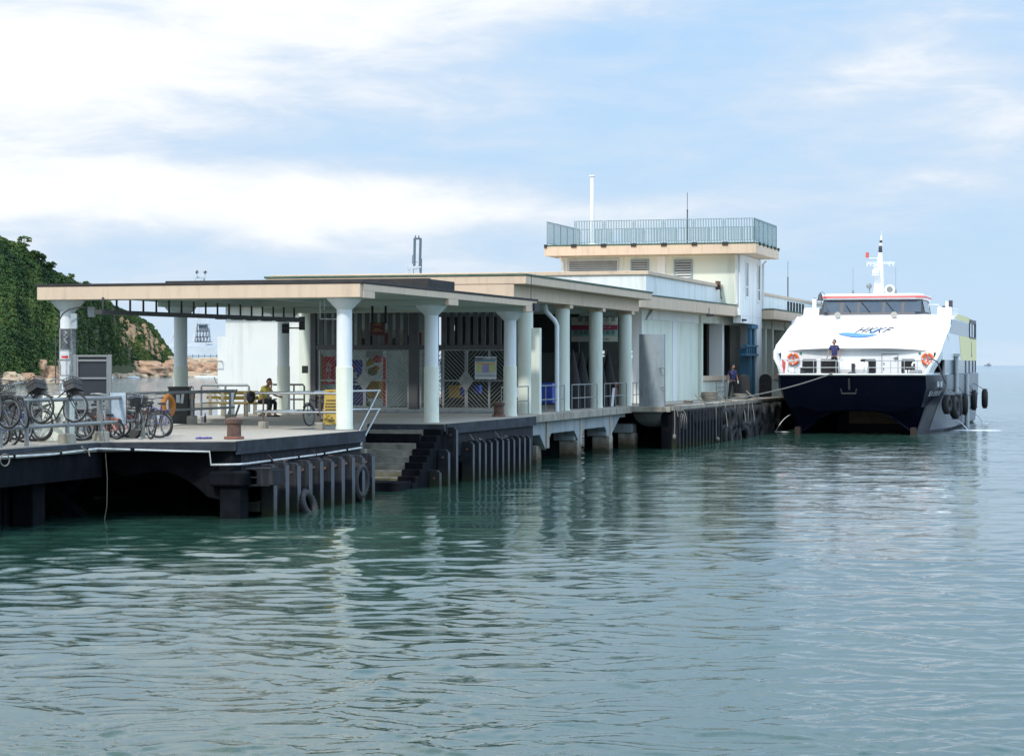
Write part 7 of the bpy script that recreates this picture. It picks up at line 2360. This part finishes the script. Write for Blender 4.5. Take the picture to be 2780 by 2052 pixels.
build(mb, 'low_screen', M['colcream'], bevel=0.03, label='low rounded pale green slab beside the third row column near the bench', cat='screen')
mb = pbox(820, 836, 993, 1013, 78.3, 0.14)
build(mb, 'fuse_box', M['ink'], bevel=0.01, label='small dark fuse box on the round hall column left of the gates', cat='fuse box')
mb = MB(PF)
mb.box(xpx(PF, 16.1, 762), xpx(PF, 16.1, 766), 15.95, 16.1, DK, 5.2)
build(mb, 'conduit_strip', M['darksteel'], label='dark cable strip running down behind the back left column', cat='conduit')

# ------------------------------------------------------------------ inside the gates
def hpx(y, pa, pb, ya, yb, d, mat, name, lab, cat, grp=None, bevel=0.0):
    xa, xb = xpx(PF, y, pa), xpx(PF, y, pb); Yc_ = (PF @ Vector((xa, y, 0))).y
    mb = MB(PF); mb.box(xa, xb, y, y+d, zat(yb, Yc_), zat(ya, Yc_))
    return build(mb, name, mat, bevel=bevel, label=lab, cat=cat, group=grp), (xa, xb, zat(yb, Yc_), zat(ya, Yc_))
o_, (xa, xb, z0, z1) = hpx(21.5, 877, 908, 968, 1043, 0.05, M['red'], 'red_poster', 'red upright banner with bold white characters behind the left gate', 'banner')
T2 = o_
def ptext(y, xc, zc, size, txt, mat, name, parent=None, sx=1.0, lab=None, cat=None):
    Mx = PF @ Matrix.Translation((xc, y, zc)) @ Matrix.Rotation(R(90), 4, 'X') @ Matrix.Scale(sx, 4, (1, 0, 0))
    mb = MB(); text_mb(mb, txt, size, Mx, depth=0.003)
    return build(mb, name, mat, parent, label=lab, cat=cat)
xc = (xa+xb)/2
M['whiteink'] = material('white_lettering', (0.75, 0.75, 0.73), 0.7)
for i, ch in enumerate('海鮮小食'):
    ptext(21.49, xc, z1-0.36-0.0-i*0.20 if False else z1-0.32-i*0.185, 0.20, ch, M['whiteink'], 'character', T2, 1.25)
hpx(21.6, 869, 876.5, 962, 1060, 0.05, M['yellow'], 'yellow_strip', 'narrow yellow banner edge left of the red banner', 'banner')
hpx(22.2, 909, 971, 977, 1040, 0.5, M['blue'], 'blue_kiosk', 'blue vending kiosk behind the left gate', 'kiosk', bevel=0.02)
hpx(22.1, 955, 964, 995, 1001, 0.04, M['red'], 'kiosk_label', 'small red square label on the blue kiosk', 'label')
hpx(22.1, 955, 968, 1010, 1028, 0.04, M['paper'], 'kiosk_poster', 'pale poster on the blue kiosk', 'poster')
hpx(22.4, 918, 985, 1046, 1100, 0.6, M['blue'], 'blue_bin', 'deep blue bin at the foot of the left gate', 'bin', bevel=0.05)
M['ochrebox'] = material('ochre_box', (0.42, 0.25, 0.03), 0.7, var=0.5, vcol=(0.2, 0.1, 0.02), vscale=4)
hpx(22.3, 997, 1028, 1034, 1082, 0.5, M['ochrebox'], 'ochre_crate', 'ochre yellow crate behind the right leaf of the left gate', 'crate', bevel=0.02)
M['greenleaf'] = material('green_goods', (0.16, 0.20, 0.05), 0.8, var=0.8, vcol=(0.4, 0.28, 0.04), vscale=5)
rnd = random.Random(21)
names6 = ['yellow green beach toys hanging highest', 'round yellow ball', 'green inflatable', 'red and pink inflatable', 'olive net of balls', 'orange ball', 'lime green ball low', 'teal ball']
cols6 = [(0.45, 0.42, 0.05), (0.6, 0.42, 0.02), (0.12, 0.25, 0.06), (0.6, 0.08, 0.08), (0.2, 0.22, 0.07), (0.55, 0.22, 0.03), (0.08, 0.3, 0.05), (0.05, 0.2, 0.22)]
spots6 = [(1008, 982, 11), (999, 988, 9), (975, 990, 12), (1024, 975, 13), (1012, 1008, 15), (1022, 1000, 9), (998, 1096, 9), (962, 1003, 9)]
for nm, c6, (px, py, r6) in zip(names6, cols6, spots6):
    y6 = 22.8
    x6 = xpx(PF, y6, px); Yc_ = (PF @ Vector((x6, y6, 0))).y; k6 = Yc_/FPX
    mb = MB(PF); mb.ball((x6, y6, zat(py, Yc_)), r6*k6, r6*k6*0.6, r6*k6*0.8, 8)
    key = 'toy'+nm[:9]; M[key] = material('toy_paint', c6, 0.6, var=0.5, vscale=7)
    build(mb, 'beach_toy', M[key], smooth=60, label=nm+' behind the left gate', cat='toy', group='beach goods in the kiosk')
hpx(22.2, 1040, 1047, 970, 1100, 0.1, M['red'], 'red_pole', 'tall red pole between the leaves of the left gate', 'pole')
hpx(24, 985, 1040, 945, 972, 0.3, M['paper'], 'goods_shelf', 'pale shelf of goods high behind the left gate', 'shelf')
o_ = hpx(34.0, 1084, 1104, 994, 1012, 0.05, M['lampdaylight'], 'daylight_panel', 'small glowing panel for a bright opening far inside the hall', 'opening')  # emissive panel in place of daylight through an opening
hpx(21.9, 1218, 1247, 1046, 1080, 0.4, M['ochrebox'], 'cardboard_box', 'brown cardboard box inside the right gate', 'box', bevel=0.01)
hpx(21.95, 1249, 1264, 1050, 1074, 0.3, M['blue'], 'blue_bag', 'blue bag beside the cardboard box inside the right gate', 'bag', bevel=0.05)
hpx(21.9, 1288, 1302, 1046, 1068, 0.3, M['blue'], 'blue_crate', 'small blue crate inside the right gate', 'crate', bevel=0.02)
hpx(23, 1225, 1234, 883, 897, 0.02, M['lampdaylight'], 'daylight_patch', 'small glowing panel for a blue white opening above the right gate', 'opening')  # emissive patch in place of daylight above the gate
for i, (px, w_, c_) in enumerate(((978, 8, 'paper'), (1000, 8, 'paper'), (1020, 9, 'paper'), (1042, 9, 'cloth'), (1064, 10, 'cloth'), (1088, 10, 'cloth'), (1108, 12, 'cloth'), (1138, 12, 'cloth'))):
    pass
o_, (xa, xb, z0, z1) = hpx(23.2, 970, 1150, 896, 940, 0.06, M['cloth'], 'poster_row', 'long faded poster board above the gates inside the hall', 'poster board')
for i in range(6):
    a = lerp(xa, xb, (i+0.2)/6); b = lerp(xa, xb, (i+0.8)/6)
    mb = MB(PF); mb.box(a, b, 23.17, 23.195, z0+0.05, z0+0.3+0.1*(i % 3)); build(mb, 'poster_picture', [M['rust'], M['slate'], M['redrust']][i % 3], o_)
# glowing strip stands in for daylight past the left side of the hall
hpx(30, 866, 873, 840, 965, 0.1, M['lampdaylight'], 'daylight_strip', 'glowing strip for the bright vertical gap at the left side of the hall', 'opening')
# timetable on the right gate
o_, (xa, xb, z0, z1) = hpx(19.55, 1289, 1347, 968, 1029, 0.04, M['greybox'], 'timetable_board', 'framed ferry timetable with coloured columns on the right gate', 'timetable')
def sub(x0, x1, za, zb, mat, name='table_column'):
    mb = MB(PF); mb.box(lerp(xa, xb, x0), lerp(xa, xb, x1), 19.535, 19.549, lerp(z0, z1, za), lerp(z0, z1, zb)); build(mb, name, mat, o_)
M['teal'] = material('teal_band', (0.02, 0.16, 0.15), 0.6); M['lime'] = material('lime_table', (0.40, 0.46, 0.18), 0.6, var=0.4, vscale=25); M['lilac'] = material('lilac_table', (0.28, 0.24, 0.42), 0.6, var=0.4, vscale=25)
M['orangeband'] = material('orange_band', (0.5, 0.25, 0.06), 0.6)
sub(0.03, 0.97, 0.79, 0.84, M['teal'], 'teal_band'); sub(0.05, 0.95, 0.67, 0.73, M['orangeband'], 'orange_band')
sub(0.08, 0.32, 0.32, 0.66, M['lime']); sub(0.38, 0.66, 0.30, 0.66, M['lilac']); sub(0.70, 0.95, 0.32, 0.66, M['lime'])
sub(0.06, 0.95, 0.15, 0.165, M['navy'], 'rule_line')
ptext(19.534, lerp(xa, xb, 0.5), lerp(z0, z1, 0.9), 0.085, '渡輪服務 Ferry Service', M['navy'], 'heading', o_)
# restaurant banner in the hall
yb_ = 30.8
xa, xb = xpx(PF, yb_, 1551), xpx(PF, yb_, 1676)
Yc_ = (PF @ Vector((xa, yb_, 0))).y
t = thing('restaurant_banner', 'long shop banner with Chinese characters and a red stripe inside the open hall', 'banner', inframe(PF, (xa+xb)/2, yb_, 4.4), PA)
z = [zat(p, Yc_) for p in (928, 912, 896, 883, 861)]
M['bannerw'] = material('faded_banner_cream', (0.30, 0.30, 0.24), 0.8, var=0.3, vscale=3); M['bannert'] = material('faded_banner_teal', (0.16, 0.27, 0.24), 0.8, var=0.3, vscale=3); M['bannerr'] = material('banner_crimson', (0.17, 0.012, 0.03), 0.8)
for (a, b, m_, nm) in ((z[0], z[1], 'bannerw', 'lower_strip'), (z[1], z[2], 'bannert', 'teal_strip'), (z[2], z[3], 'bannerr', 'red_strip'), (z[3], z[4], 'bannerw', 'upper_strip')):
    mb = MB(PF); mb.box(xa, xb, yb_, yb_+0.05, a+0.004, b-0.004); build(mb, nm, M[m_], t)
xc = (xa+xb)/2
ptext(yb_-0.004, xc+0.1, (z[3]+z[4])/2+0.05, 0.21, '南 島 海 產 酒 家', M['ink'], 'characters', t)
ptext(yb_-0.004, xc+0.15, z[3]+0.055, 0.075, 'ISLAND SEAFOOD RESTAURANT', M['bannerr'], 'latin_line', t)
ptext(yb_-0.004, xc+0.3, (z[2]+z[3])/2, 0.075, '海鮮 · SEAFOOD · 小菜', M['bannerw'], 'red_strip_words', t)
ptext(yb_-0.004, xc, (z[1]+z[2])/2, 0.21, '南島地道 海鮮美食', M['ink'], 'teal_strip_words', t)
ptext(yb_-0.004, xc+0.2, z[0]+0.10, 0.09, 'TEL: 29      FAX: 2982', M['ink'], 'phone_line', t)
for (pa, pb, ya, yb, m_, lab) in ((1629, 1640, 952, 960, 'lampdaylight', 'glowing panel for a cyan window far inside the hall'), (1633, 1640, 964, 968, 'lampdaylight', 'glowing panel for a small white gap below the cyan window'), (1710, 1716, 952, 957, 'lampdaylight', 'glowing panel for a small window at the right end of the hall'), (1708, 1716, 963, 972, 'lampdaylight', 'glowing panel for a jagged opening at the right end of the hall')):
    hpx(36.0, pa, pb, ya, yb, 0.05, M[m_], 'daylight_panel', lab, 'opening', 'bright openings in the hall')  # emissive panels stand in for daylight at the back of the hall
# hall railings between the columns
def hall_rail(y0, y1, n, lab):
    t = thing('hall_railing', lab, 'railing', inframe(PF, -0.42, (y0+y1)/2, DK), PA, 'grey railings between the hall columns')
    mb = MB(PF)
    for z in (DK+0.95, DK+0.45): mb.tube([(-0.42, y0, z), (-0.42, y1, z)], 0.022, 6)
    for k in range(n+1):
        y = lerp(y0, y1, k/n); mb.tube([(-0.42, y, DK), (-0.42, y, DK+0.95)], 0.02 if k in (0, n) else 0.016, 6)
    build(mb, 'bars', M['steel'], t, smooth=60)
hall_rail(16.0, 19.3, 2, 'first grey railing panel, between the canopy column and the first hall column')
hall_rail(20.3, 24.2, 3, 'second grey railing panel, right of the slim pale upright panel')
hall_rail(25.3, 29.2, 4, 'third grey railing panel, between the second and third hall columns')
hall_rail(30.4, 34.2, 4, 'fourth grey railing panel, with a white board leaning on it')
hall_rail(35.4, 38.0, 4, 'last grey railing panel before the broad curved panel')
mb = MB(PF); mb.bar((-0.30, 31.2, DK+0.02), (-0.40, 31.9, DK+0.75), 0.10, 0.03); build(mb, 'leaning_board', M['paper'], label='white board leaning on the fourth railing panel', cat='board')
mb = MB(PF); y_ = ypx(PF, -0.40, 1401); mb.box(-0.42, -0.36, y_-0.13, y_+0.13, DK+0.58, DK+0.93); build(mb, 'white_bag', M['paper'], bevel=0.03, label='white plastic bag tied on the first railing panel', cat='bag')
mb = MB(PF); x_ = xpx(PF, 33.0, 1671); mb.ball((x_, 33.0, DK+0.9), 0.09, 0.07, 0.12, 6); mb.ball((x_-0.02, 33.0, DK+0.6), 0.12, 0.08, 0.22, 6)
build(mb, 'red_float', M['redrust'], smooth=60, label='dull red floats hanging inside the hall beside the last column', cat='float')
hpx(23.5, 1468, 1500, 1040, 1095, 0.5, M['blue'], 'blue_bin', 'dim blue bin inside the hall beside the slim pale panel', 'bin', bevel=0.04)
mb = MB(PF)
for k in range(5):
    x_ = xpx(PF, 28.0+k*1.3, 1555+k*24)
    mb.lathe([(0.35, 0), (0.30, 1.0), (0.12, 1.9), (0.02, 2.3)], x_, 28.0+k*1.3, DK, 10)
build(mb, 'folded_umbrellas', M['dark'], smooth=60, label='row of dark folded sunshades standing in the shade of the hall', cat='sunshade')
# floodlights under the eaves and by the tower
for (px, py, lab) in ((1922, 856, 'black floodlight under the eave above the first window bay'), (2010, 869, 'black floodlight under the eave near the tower'), (2134, 905, 'black floodlight on the far wing beside the ferry')):
    y_ = ypx(PF, 0.15 if px < 2100 else 0.2, px); P = PF @ Vector((0.15, y_, 0)); P.z = zat(py, P.y)
    t = thing('floodlight', lab, 'floodlight', tuple(P), PA, 'black floodlights under the eaves')
    mb = MB(frame(P.x, P.y, PA, P.z)); mb.box(0.02, 0.30, -0.22, 0.22, -0.05, 0.05); mb.box(-0.05, 0.02, -0.1, 0.1, -0.06, 0.09); build(mb, 'housing', M['ink'], t, bevel=0.02)
    mb = MB(frame(P.x, P.y, PA, P.z)); mb.bar((0.05, 0, 0.05), (0.05, 0, 0.35), 0.03, 0.03); build(mb, 'bracket', M['ink'], t)
P = PF @ Vector((0.85, 16.5, 0)); t = thing('canopy_box', 'small black box on the right rear corner of the canopy edge', 'box', (P.x, P.y, 5.2), PA)
y_ = 16.35; mb = MB(PF); mb.box(0.705, 0.78, y_-0.5, y_+0.05, 5.20, 5.46); build(mb, 'case', M['ink'], t)
mb = MB(PF); mb.tube([(0.35, 16.95, RZ), (0.35, 16.9, 5.55)], 0.012, 5); build(mb, 'cable', M['ink'], t)
P = PF @ Vector((-0.6, 55.3, 7.5)); mb = MB(PF); mb.box(-0.7, -0.52, 54.9, 55.4, 7.42, 7.62); mb.box(-0.72, -0.5, 55.1, 55.35, 7.2, 7.41); mb.tube([(-0.5, 55.2, 7.2), (-0.48, 55.1, 6.9), (-0.46, 55.4, 6.75), (-0.46, 54.9, 6.8)], 0.02, 5)
build(mb, 'rusty_bracket', M['rust'], label='rusty bracket with dangling wire on the parapet beside the tower', cat='bracket')

# ------------------------------------------------------------------ quay gear
yq = 61.6
t = thing('boarding_gantry', 'blue steel boarding gangway hoist in the opening under the tower', 'gangway hoist', inframe(PF, 0.3, 60, DK), PA)
def q3(px, x): return ypx(PF, x, px)
mb = MB(PF)
x0 = 0.25
for (pa, pb, z0, z1) in ((2037, 2041, DK, 5.3), (2047, 2050, DK, 5.3)):
    mb.box(x0-0.15, x0, q3(pa, x0), q3(pb, x0), z0, z1)
mb.box(x0-0.6, x0-0.16, q3(2037, x0), q3(2050, x0), DK, 4.3)
build(mb, 'mast', M['bluemachine'], t)
mb = MB(PF)
mb.box(x0-0.2, x0+0.1, q3(2022, x0), q3(2054, x0), 3.88, 4.0); mb.box(x0-0.2, x0+0.1, q3(2022, x0), q3(2054, x0), 4.35, 4.45)
for pxx in (2024, 2030, 2036, 2042, 2049): mb.box(x0, x0+0.08, q3(pxx, x0), q3(pxx+1.5, x0), 4.0, 4.35)
mb.box(x0-0.1, x0+0.12, q3(2036, x0), q3(2052, x0), 5.3, 5.5)
build(mb, 'carriage', M['bluemachine'], t)
for k, (px, lab) in enumerate(((2019, 'big black rubber slab leaning at the pier just right of the quay man'), (2078, 'tombstone shaped black rubber buffer at the foot of the tower'))):
    x = 0.75; y_ = ypx(PF, x, px); 
    mb = MB(PF @ Matrix.Translation((x, y_, DK)) @ Matrix.Rotation(R(14), 4, 'Z'))
    pts = [(-0.32, 0), (0.32, 0), (0.32, 0.9)] + [(0.32*cos(a), 0.9+0.32*sin(a)) for a in [pi*k_/8 for k_ in range(1, 8)]] + [(-0.32, 0.9)]
    mb.yprism(pts, -0.2, 0.2)
    build(mb, 'rubber_buffer', M['rubber'], bevel=0.04, label=lab, cat='buffer', group='rubber buffers on the quay')
def coil(px, x, lab, r=0.36, n=5):
    y_ = ypx(PF, x, px); c = PF @ Vector((x, y_, DK))
    mb = MB()
    for k in range(n): mb.torus(c+Vector((0.02*sin(k*2), 0.02*cos(k*3), 0.05+k*0.085)), (0.06*sin(k), 0.05, 1), r*(1-0.06*(k % 2)), 0.045, 20, 6)
    mb.tube([c+Vector((0.3, 0, 0.4)), c+Vector((0.5, -0.3, 0.2)), c+Vector((0.7, -0.6, 0.04)), c+Vector((1.0, -0.8, 0.03))], 0.03, 6)
    build(mb, 'rope_coil', M['rope'], smooth=70, label=lab, cat='rope coil', group='rope coils on the quay')
coil(1925, 0.5, 'tall grey coil of rope on the quay under the window bay')
coil(2010, 0.9, 'low coil of rope at the right of the quay man', 0.34, 3)
coil(1868, 1.2, 'thin scatter of rope near the ribbed quay wall', 0.18, 2)
t = thing('trolley', 'grey metal hand trolley standing behind the quay man', 'trolley', inframe(PF, 0.2, 53, DK), PA)
mb = MB(PF); x = 0.3; ya, yb2 = ypx(PF, x, 1945), ypx(PF, x, 1968)
for y_ in (ya, yb2): mb.tube([(x, y_, DK+0.1), (x, y_, DK+0.85)], 0.03, 6)
for zz in (0.4, 0.6, 0.85): mb.tube([(x, ya, DK+zz), (x, yb2, DK+zz)], 0.03, 6)
build(mb, 'frame', M['steel'], t, smooth=60)
mb = MB(PF); mb.box(x-0.3, x+0.02, ya, yb2, DK+0.1, DK+0.14); build(mb, 'plate', M['steel'], t)
for y_ in (ya, yb2):
    mb = MB(PF); mb.torus((x, y_, DK+0.07), (0, 1, 0), 0.05, 0.02, 12, 6); build(mb, 'wheel', M['rubber'], t, smooth=60)
# ropes draped over the quay corner
mb = MB()
for k in range(7):
    c = PF @ Vector((1.78, 34.2+k*0.13, 1.15))
    mb.torus(c, (1, -0.4+0.12*k, 0.1), 0.30+0.02*k, 0.016, 18, 5)
for k in range(5):
    a = PF @ Vector((1.2, 33.8+k*0.2, 1.76)); b = PF @ Vector((1.75, 33.8+k*0.22, 1.72)); c = PF @ Vector((1.86, 33.7+k*0.25, 1.3-0.1*k))
    mb.tube([a, b, c], 0.018, 5)
p = PF @ Vector((1.75, 33.45, 1.65))
mb.tube([p, p+Vector((0.02, -0.05, -0.6)), p+Vector((0.0, -0.05, -1.1))], 0.02, 5)
mb.ball(p+Vector((0, -0.05, -1.15)), 0.07, 0.06, 0.11, 6)
build(mb, 'draped_ropes', M['rope'], smooth=70, label='tangle of pale ropes draped over the near corner of the ribbed quay wall', cat='rope')
mb = MB(PF)
mb.tube([(1.95, ypx(PF, 1.9, 1941), 1.72), (1.97, ypx(PF, 1.9, 1941), 0.2)], 0.018, 5); mb.ball((1.98, ypx(PF, 1.9, 1943), 0.15), 0.1, 0.12, 0.09, 6)
build(mb, 'hanging_line', M['rope'], label='straight white line with a knot hanging at the end of the quay ribs', cat='rope')

# ================================================================== PEOPLE
def skin_mesh(name, nodes, edges, fr_, mat, parent, root=0, sub=1):
    me = bpy.data.meshes.new(name)
    Mi = MATW[parent.name].inverted() @ fr_ if parent else fr_
    keys = list(nodes)
    me.from_pydata([tuple(Mi @ Vector(nodes[k][0])) for k in keys], [(keys.index(a), keys.index(b)) for a, b in edges], [])
    me.materials.append(mat)
    o = bpy.data.objects.new(name, me); COL.objects.link(o); o.parent = parent
    md = o.modifiers.new('Skin', 'SKIN'); md.use_smooth_shade = True
    if not me.skin_vertices: 
        return o
    sv_ = me.skin_vertices[0].data
    for i, k in enumerate(keys):
        r_ = nodes[k][1]; sv_[i].radius = r_ if hasattr(r_, '__len__') else (r_, r_)
        sv_[i].use_root = (i == root)
    s2 = o.modifiers.new('Sub', 'SUBSURF'); s2.levels = sub; s2.render_levels = sub
    MATW[o.name] = MATW[parent.name]
    return o
def person(lab, P, deg, J, shirt, cat='person', gloves=False):
    """J: joints of the pose, person faces -Y"""
    t = thing('person', lab, cat, tuple(P), deg)
    Mx = Matrix.Translation(P) @ Matrix.Rotation(R(deg), 4, 'Z')
    N = {'pelvis': (J['pelvis'], (0.105, 0.085)), 'waist': (J['waist'], (0.10, 0.08)), 'chest': (J['chest'], (0.125, 0.09)), 'neck': (J['neck'], 0.048), 'jaw': (J['jaw'], (0.058, 0.066)), 'crown': (J['crown'], (0.072, 0.088))}
    E = [('pelvis', 'waist'), ('waist', 'chest'), ('chest', 'neck'), ('neck', 'jaw'), ('jaw', 'crown')]
    for s_ in ('l', 'r'):
        N['sh'+s_] = (J['sh'+s_], 0.052); N['el'+s_] = (J['el'+s_], 0.036); N['wr'+s_] = (J['wr'+s_], (0.024, 0.028)); N['pa'+s_] = (J['pa'+s_], (0.018, 0.036))
        N['hi'+s_] = (J['hi'+s_], 0.085); N['kn'+s_] = (J['kn'+s_], 0.055); N['an'+s_] = (J['an'+s_], 0.036); N['to'+s_] = (J['to'+s_], (0.038, 0.028))
        E += [('chest', 'sh'+s_), ('sh'+s_, 'el'+s_), ('el'+s_, 'wr'+s_), ('wr'+s_, 'pa'+s_), ('pelvis', 'hi'+s_), ('hi'+s_, 'kn'+s_), ('kn'+s_, 'an'+s_), ('an'+s_, 'to'+s_)]
        w_ = Vector(J['wr'+s_]); p_ = Vector(J['pa'+s_]); d = (p_-w_).normalized()
        sd = d.cross(Vector((1, 0, 0)))
        if sd.length < 0.3: sd = d.cross(Vector((0, 0, 1)))
        sd.normalize(); curl = d.cross(sd).normalized()*(0.012)
        for f_i, (off, ln) in enumerate(((-0.030, 0.075), (-0.010, 0.088), (0.011, 0.083), (0.031, 0.066))):
            a = p_+sd*off+d*0.03; b = a+d*ln*0.55+curl; c = b+d*ln*0.3+curl*2.4
            for nm, q, r_ in (('a', a, 0.0095), ('b', b, 0.009), ('c', c, 0.0075)): N['f%d%s%s' % (f_i, nm, s_)] = (tuple(q), r_)
            E += [('pa'+s_, 'f%da%s' % (f_i, s_)), ('f%da%s' % (f_i, s_), 'f%db%s' % (f_i, s_)), ('f%db%s' % (f_i, s_), 'f%dc%s' % (f_i, s_))]
        a = w_.lerp(p_, 0.6)+sd*0.035; b = a+d*0.045+sd*0.025
        N['ta'+s_] = (tuple(a), 0.011); N['tb'+s_] = (tuple(b), 0.009); E += [('wr'+s_, 'ta'+s_), ('ta'+s_, 'tb'+s_)]
    skin_mesh('body', N, E, Mx, M['skin'], t)
    # face
    jw, cr = Vector(J['jaw']), Vector(J['crown']); up_ = (cr-jw).normalized(); fw = Vector(J.get('face', (0, -1, 0))).normalized(); rt = fw.cross(up_).normalized()
    hc = jw.lerp(cr, 0.55)
    Rm = Matrix(((rt.x, -fw.x, up_.x, hc.x), (rt.y, -fw.y, up_.y, hc.y), (rt.z, -fw.z, up_.z, hc.z), (0, 0, 0, 1)))
    H = Mx @ Rm
    mb = MB(H); mb.ball((0, -0.008, -0.01), 0.078, 0.098, 0.118, 10); mb.ball((0, -0.105, -0.02), 0.013, 0.018, 0.024, 5)
    for sx in (-1, 1): mb.ball((sx*0.080, 0.01, -0.015), 0.012, 0.020, 0.032, 5)
    build(mb, 'head', M['skin'], t, smooth=80)
    mb = MB(H)
    for sx in (-1, 1): mb.ball((sx*0.030, -0.096, 0.012), 0.012, 0.006, 0.006, 5); mb.ball((sx*0.031, -0.099, 0.030), 0.018, 0.005, 0.004, 5)
    mb.ball((0, -0.100, -0.062), 0.022, 0.006, 0.005, 5)
    build(mb, 'face_features', M['hair'], t)
    tmp = MB(); tmp.ball((0, 0, 0), 1, n=12)
    vs = []
    for p in tmp.v:
        q = Vector((p.x*0.088, p.y*0.106+0.010, p.z*0.122+0.008))
        if p.z < 0.42-0.0 and p.y < 0.25: q = Vector((p.x*0.07, p.y*0.08+0.012, max(p.z, -0.2)*0.10))
        if p.z < -0.35: q.z = -0.045; q.x *= 0.8; q.y *= 0.8
        q += Vector((1, 1, 1))*0.004*mn.noise(p*6)
        vs.append(q)
    mb = MB(H); mb.add(vs, tmp.f); build(mb, 'hair', M['hair'], t, smooth=60)
    # shirt
    ch, wa, pe = Vector(J['chest']), Vector(J['waist']), Vector(J['pelvis'])
    nk = Vector(J['neck']); hem = wa.lerp(pe, 0.9)
    N = {'hem': (tuple(hem), (0.150, 0.118)), 'waist': (J['waist'], (0.140, 0.108)), 'chest': (J['chest'], (0.158, 0.112)), 'coll': (tuple(ch.lerp(nk, 0.72)), (0.075, 0.065))}
    E = [('hem', 'waist'), ('waist', 'chest'), ('chest', 'coll')]
    for s_ in 'lr':
        sh_, el = Vector(J['sh'+s_]), Vector(J['el'+s_])
        N['s'+s_] = (tuple(sh_), 0.072); N['e'+s_] = (tuple(sh_.lerp(el, 0.72)), 0.064)
        E += [('chest', 's'+s_), ('s'+s_, 'e'+s_)]
    skin_mesh('shirt', N, E, Mx, shirt, t, root=1)
    N = {'belt': (tuple(hem+(wa-pe)*0.05), (0.135, 0.108)), 'pel': (J['pelvis'], (0.130, 0.11))}
    E = [('belt', 'pel')]
    for s_ in 'lr':
        N['h'+s_] = (J['hi'+s_], 0.100); N['k'+s_] = (J['kn'+s_], 0.074); kn, an = Vector(J['kn'+s_]), Vector(J['an'+s_])
        N['m'+s_] = (tuple(kn.lerp(an, 0.5)), 0.068); N['a'+s_] = (tuple(kn.lerp(an, 0.96)), 0.062)
        E += [('pel', 'h'+s_), ('h'+s_, 'k'+s_), ('k'+s_, 'm'+s_), ('m'+s_, 'a'+s_)]
    skin_mesh('trousers', N, E, Mx, M['trousers'], t, root=1)
    for s_ in 'lr':
        an, to = Vector(J['an'+s_]), Vector(J['to'+s_])
        mb = MB(Mx); mb.tube([(an.x, an.y+0.05, 0.045), (an.x, an.y, 0.05), tuple(an.lerp(to, 0.6)*1.0)[:2]+(0.045,), (to.x, to.y-0.05, 0.032)], [0.030, 0.045, 0.046, 0.028], 8)
        build(mb, 'shoe', M['ink'], t, smooth=60)
        if gloves:
            w_, p_ = Vector(J['wr'+s_]), Vector(J['pa'+s_]); d = (p_-w_).normalized()
            mb = MB(Mx); mb.tube([w_-d*0.02, w_+d*0.03, p_, p_+d*0.05, p_+d*0.09], [0.036, 0.036, 0.044, 0.040, 0.022], 8); build(mb, 'glove', M['paper'], t, smooth=60)
    return t
stand = dict(pelvis=(0, 0, 0.92), waist=(0, 0.0, 1.06), chest=(0, 0.01, 1.29), neck=(0, 0.0, 1.46), jaw=(0, -0.02, 1.54), crown=(0, -0.01, 1.66),
             shl=(0.17, 0.01, 1.385), ell=(0.25, 0.03, 1.13), wrl=(0.27, -0.04, 0.90), pal=(0.27, -0.06, 0.84),
             shr=(-0.17, 0.01, 1.385), elr=(-0.25, 0.03, 1.13), wrr=(-0.27, -0.04, 0.90), par=(-0.27, -0.06, 0.84),
             hil=(0.09, 0, 0.88), knl=(0.16, -0.02, 0.49), anl=(0.21, 0.02, 0.09), tol=(0.23, -0.12, 0.05),
             hir=(-0.09, 0, 0.88), knr=(-0.16, -0.02, 0.49), anr=(-0.21, 0.02, 0.09), tor=(-0.23, -0.12, 0.05))
yq = ypx(PF, 0.35, 1989); P = PF @ Vector((0.35, yq, DK))
J = dict(stand); J['face'] = (0.75, -0.66, 0)
person('man in navy polo shirt and white gloves standing on the quay facing the ferry', Vector(P), 22, J, M['navyshirt'], gloves=True)
P = FF @ Vector((xloc(2265, -5.1), -5.1, ZD))
J = dict(stand); J['face'] = (-0.9, -0.45, 0)
for s_, sx in (('l', 1), ('r', -1)):
    J['kn'+s_] = (sx*0.10, -0.01, 0.49); J['an'+s_] = (sx*0.11, 0.02, 0.09); J['to'+s_] = (sx*0.13, -0.12, 0.05)
J['elr'] = (-0.27, -0.02, 1.14); J['wrr'] = (-0.31, -0.14, 0.92); J['par'] = (-0.32, -0.18, 0.87)
person('man in navy polo shirt standing at the rail of the ferry foredeck, looking left', Vector(P), -12, J, M['navyshirt'])
J = dict(pelvis=(0, 0.05, 0.55), waist=(0, 0.03, 0.69), chest=(0, -0.10, 0.90), neck=(0, -0.19, 1.04), jaw=(0, -0.25, 1.10), crown=(0, -0.27, 1.22),
         shl=(0.17, -0.12, 0.98), ell=(0.25, -0.27, 0.74), wrl=(0.21, -0.52, 0.68), pal=(0.20, -0.59, 0.67),
         shr=(-0.17, -0.12, 0.98), elr=(-0.17, -0.37, 0.76), wrr=(-0.08, -0.40, 0.98), par=(-0.05, -0.39, 1.05),
         hil=(0.09, 0.03, 0.54), knl=(0.12, -0.42, 0.52), anl=(0.12, -0.40, 0.10), tol=(0.14, -0.53, 0.05),
         hir=(-0.09, 0.03, 0.54), knr=(-0.14, -0.42, 0.52), anr=(-0.16, -0.36, 0.10), tor=(-0.17, -0.49, 0.05), face=(-0.35, -0.93, -0.05))
P = at(713, 72.6, DK-0.03)
person('man in yellow shirt and dark trousers sitting on the bench, one hand at his mouth', P, 62, J, M['yellowshirt'])
